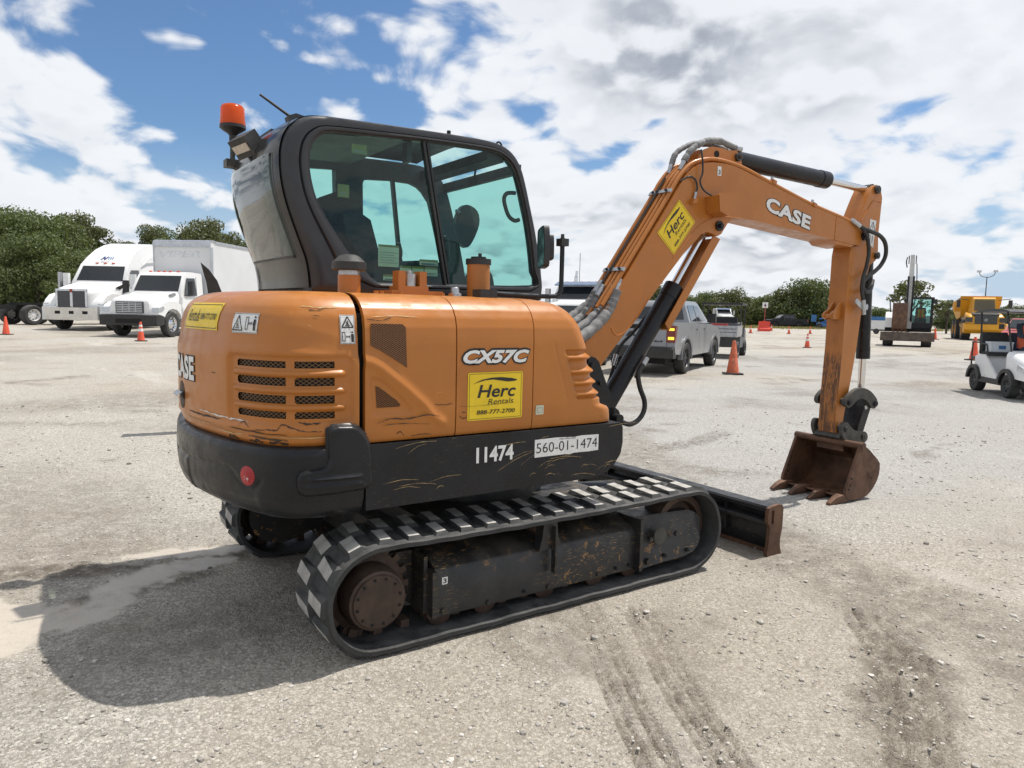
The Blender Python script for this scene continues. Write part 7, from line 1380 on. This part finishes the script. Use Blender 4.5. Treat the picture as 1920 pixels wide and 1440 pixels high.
PROT = {'pine': [crown_mesh('crown_a', 1, 10, 7.5, .21, 17000, LEAFC, 85, .04), crown_mesh('crown_b', 2, 10, 6.0, .21, 15000, LEAFC, 70, .06)], 'oak': [crown_mesh('crown_c', 3, 10, 9.5, .22, 24000, LEAFA, 120, .0), crown_mesh('crown_d', 4, 10, 10.5, .22, 24000, LEAFB, 125, .0)], 'scrub': [crown_mesh('crown_e', 5, 6, 8.5, .24, 13000, LEAFA, 95, 0), crown_mesh('crown_f', 6, 6, 7.5, .24, 12000, LEAFB, 85, 0), crown_mesh('crown_g', 8, 6, 7.0, .24, 10000, LEAFC, 75, 0)], 'sparse': [crown_mesh('crown_h', 9, 6, 4.5, .26, 1800, LEAFC, 22, .3)]}
def tree(kind, k, x, y, top, label, group, wscale=1):
    cm, tm = PROT[kind][k % len(PROT[kind])]; t = tag(empty('tree'), label, 'tree', group); z = gz(x, y); H0 = 10 if kind in ('pine', 'oak') else 6; s = (top-z)/H0*1.03; t.location = (x, y, z); t.rotation_euler = (0, 0, random.uniform(0, 6.28)); t.scale = (s*wscale, s*wscale, s)
    for nm, me_ in (('crown', cm), ('trunk', tm)): link(bpy.data.objects.new(nm, me_), t)
LT = [(-5.8, 73.8, 9.3), (-3.1, 69.6, 9.2), (-1.6, 75.8, 10.1), (.1, 72.2, 9.2), (2.3, 78.1, 10.4), (4.4, 79.0, 9.6), (7.3, 86.8, 8.6), (9.6, 90.1, 8.4), (10.7, 84.5, 10.4), (11.8, 76.4, 8.8), (13.1, 73.1, 10.3), (15.9, 76.1, 9.7), (19.0, 78.8, 9.0), (-1.1, 58.5, 6.4), (-3.6, 57.3, 5.1), (1.6, 60.3, 5.5), (-6.5, 62, 7)]
for i, (x, y, h_) in enumerate(LT):
    kd = 'pine' if i in (4, 5, 6, 7, 8, 10, 11) else 'oak'
    tree(kd, i, x, y, h_, 'olive green pine rising behind the white trucks' if kd == 'pine' else 'dense dark green tree in the wood behind the white trucks', 'pines behind the white trucks' if kd == 'pine' else 'dense trees behind the white trucks', .8 if kd == 'pine' else .95)
MT = [(67.2, 76.4, 4.4), (74.6, 77.5, 5.0), (81.9, 78.6, 6.6), (88.5, 80.2, 4.8), (90.9, 76.1, 5.4), (88.9, 70.1, 6.0), (99.7, 75.0, 4.6), (98.8, 70.7, 5.2), (96.1, 65.3, 6.2), (97.5, 62.5, 7.2), (102.5, 63.2, 5.9), (106.1, 62.1, 4.8), (85.5, 75, 4.4), (93.5, 71, 4.6), (103, 68.5, 4.6), (108.5, 66, 4.6), (78, 82, 4.8)]
for i, (x, y, h_) in enumerate(MT): tree('scrub', i, x, y, h_, 'bushy green tree in the far belt beyond the pickup and the cones', 'trees in the far belt', 1.0)
for i, (x, y, h_) in enumerate([(115.9, 61.5, 3.6), (123.9, 62.2, 3.4), (135.7, 60.2, 3.6), (154.4, 59.7, 4.4), (151.7, 55.4, 5.0), (149.5, 50.8, 4.8), (145, 64, 3.4), (160, 50, 4.2)]): tree('scrub', i+1, x, y, h_, 'low distant tree beyond the white excavator and dump truck', 'low trees on the right horizon', 1.2)
tree('sparse', 0, 60.0, 28.1, 5.1, 'thin sparse tree with open branches behind the white excavator cab', None)
tree('sparse', 0, 88, 38, 4.2, 'slender open tree between the white excavator and the dump truck', None, 1.3)
# grass verge before the trees
r = np.random.default_rng(3); n = 14000; tt = r.random(n); gx = np.interp(tt, [0, 1], [62, 112])+r.normal(0, 3.5, n); gy = np.interp(tt, [0, 1], [70, 55])+r.normal(0, 3.5, n); hh = r.uniform(.12, .38, n); aa2 = r.uniform(0, PI, n); z = slope_z(gx, gy); w2 = .10
P0 = np.stack([gx-w2*np.cos(aa2), gy-w2*np.sin(aa2), z-.02], -1); P1 = np.stack([gx+w2*np.cos(aa2), gy+w2*np.sin(aa2), z-.02], -1); P2 = np.stack([gx+r.normal(0, .1, n), gy+r.normal(0, .1, n), z+hh], -1)
me = bpy.data.meshes.new('dry_grass'); me.from_pydata(np.stack([P0, P1, P2], 1).reshape(-1, 3).tolist(), [], np.arange(3*n).reshape(-1, 3).tolist()); me.materials.append(leafmat('dry_grass', (.20, .17, .06), (.30, .27, .10))); o = bpy.data.objects.new('dry_grass', me); link(o); tag(o, 'dry grass verge along the far tree belt', 'grass', kind='stuff')
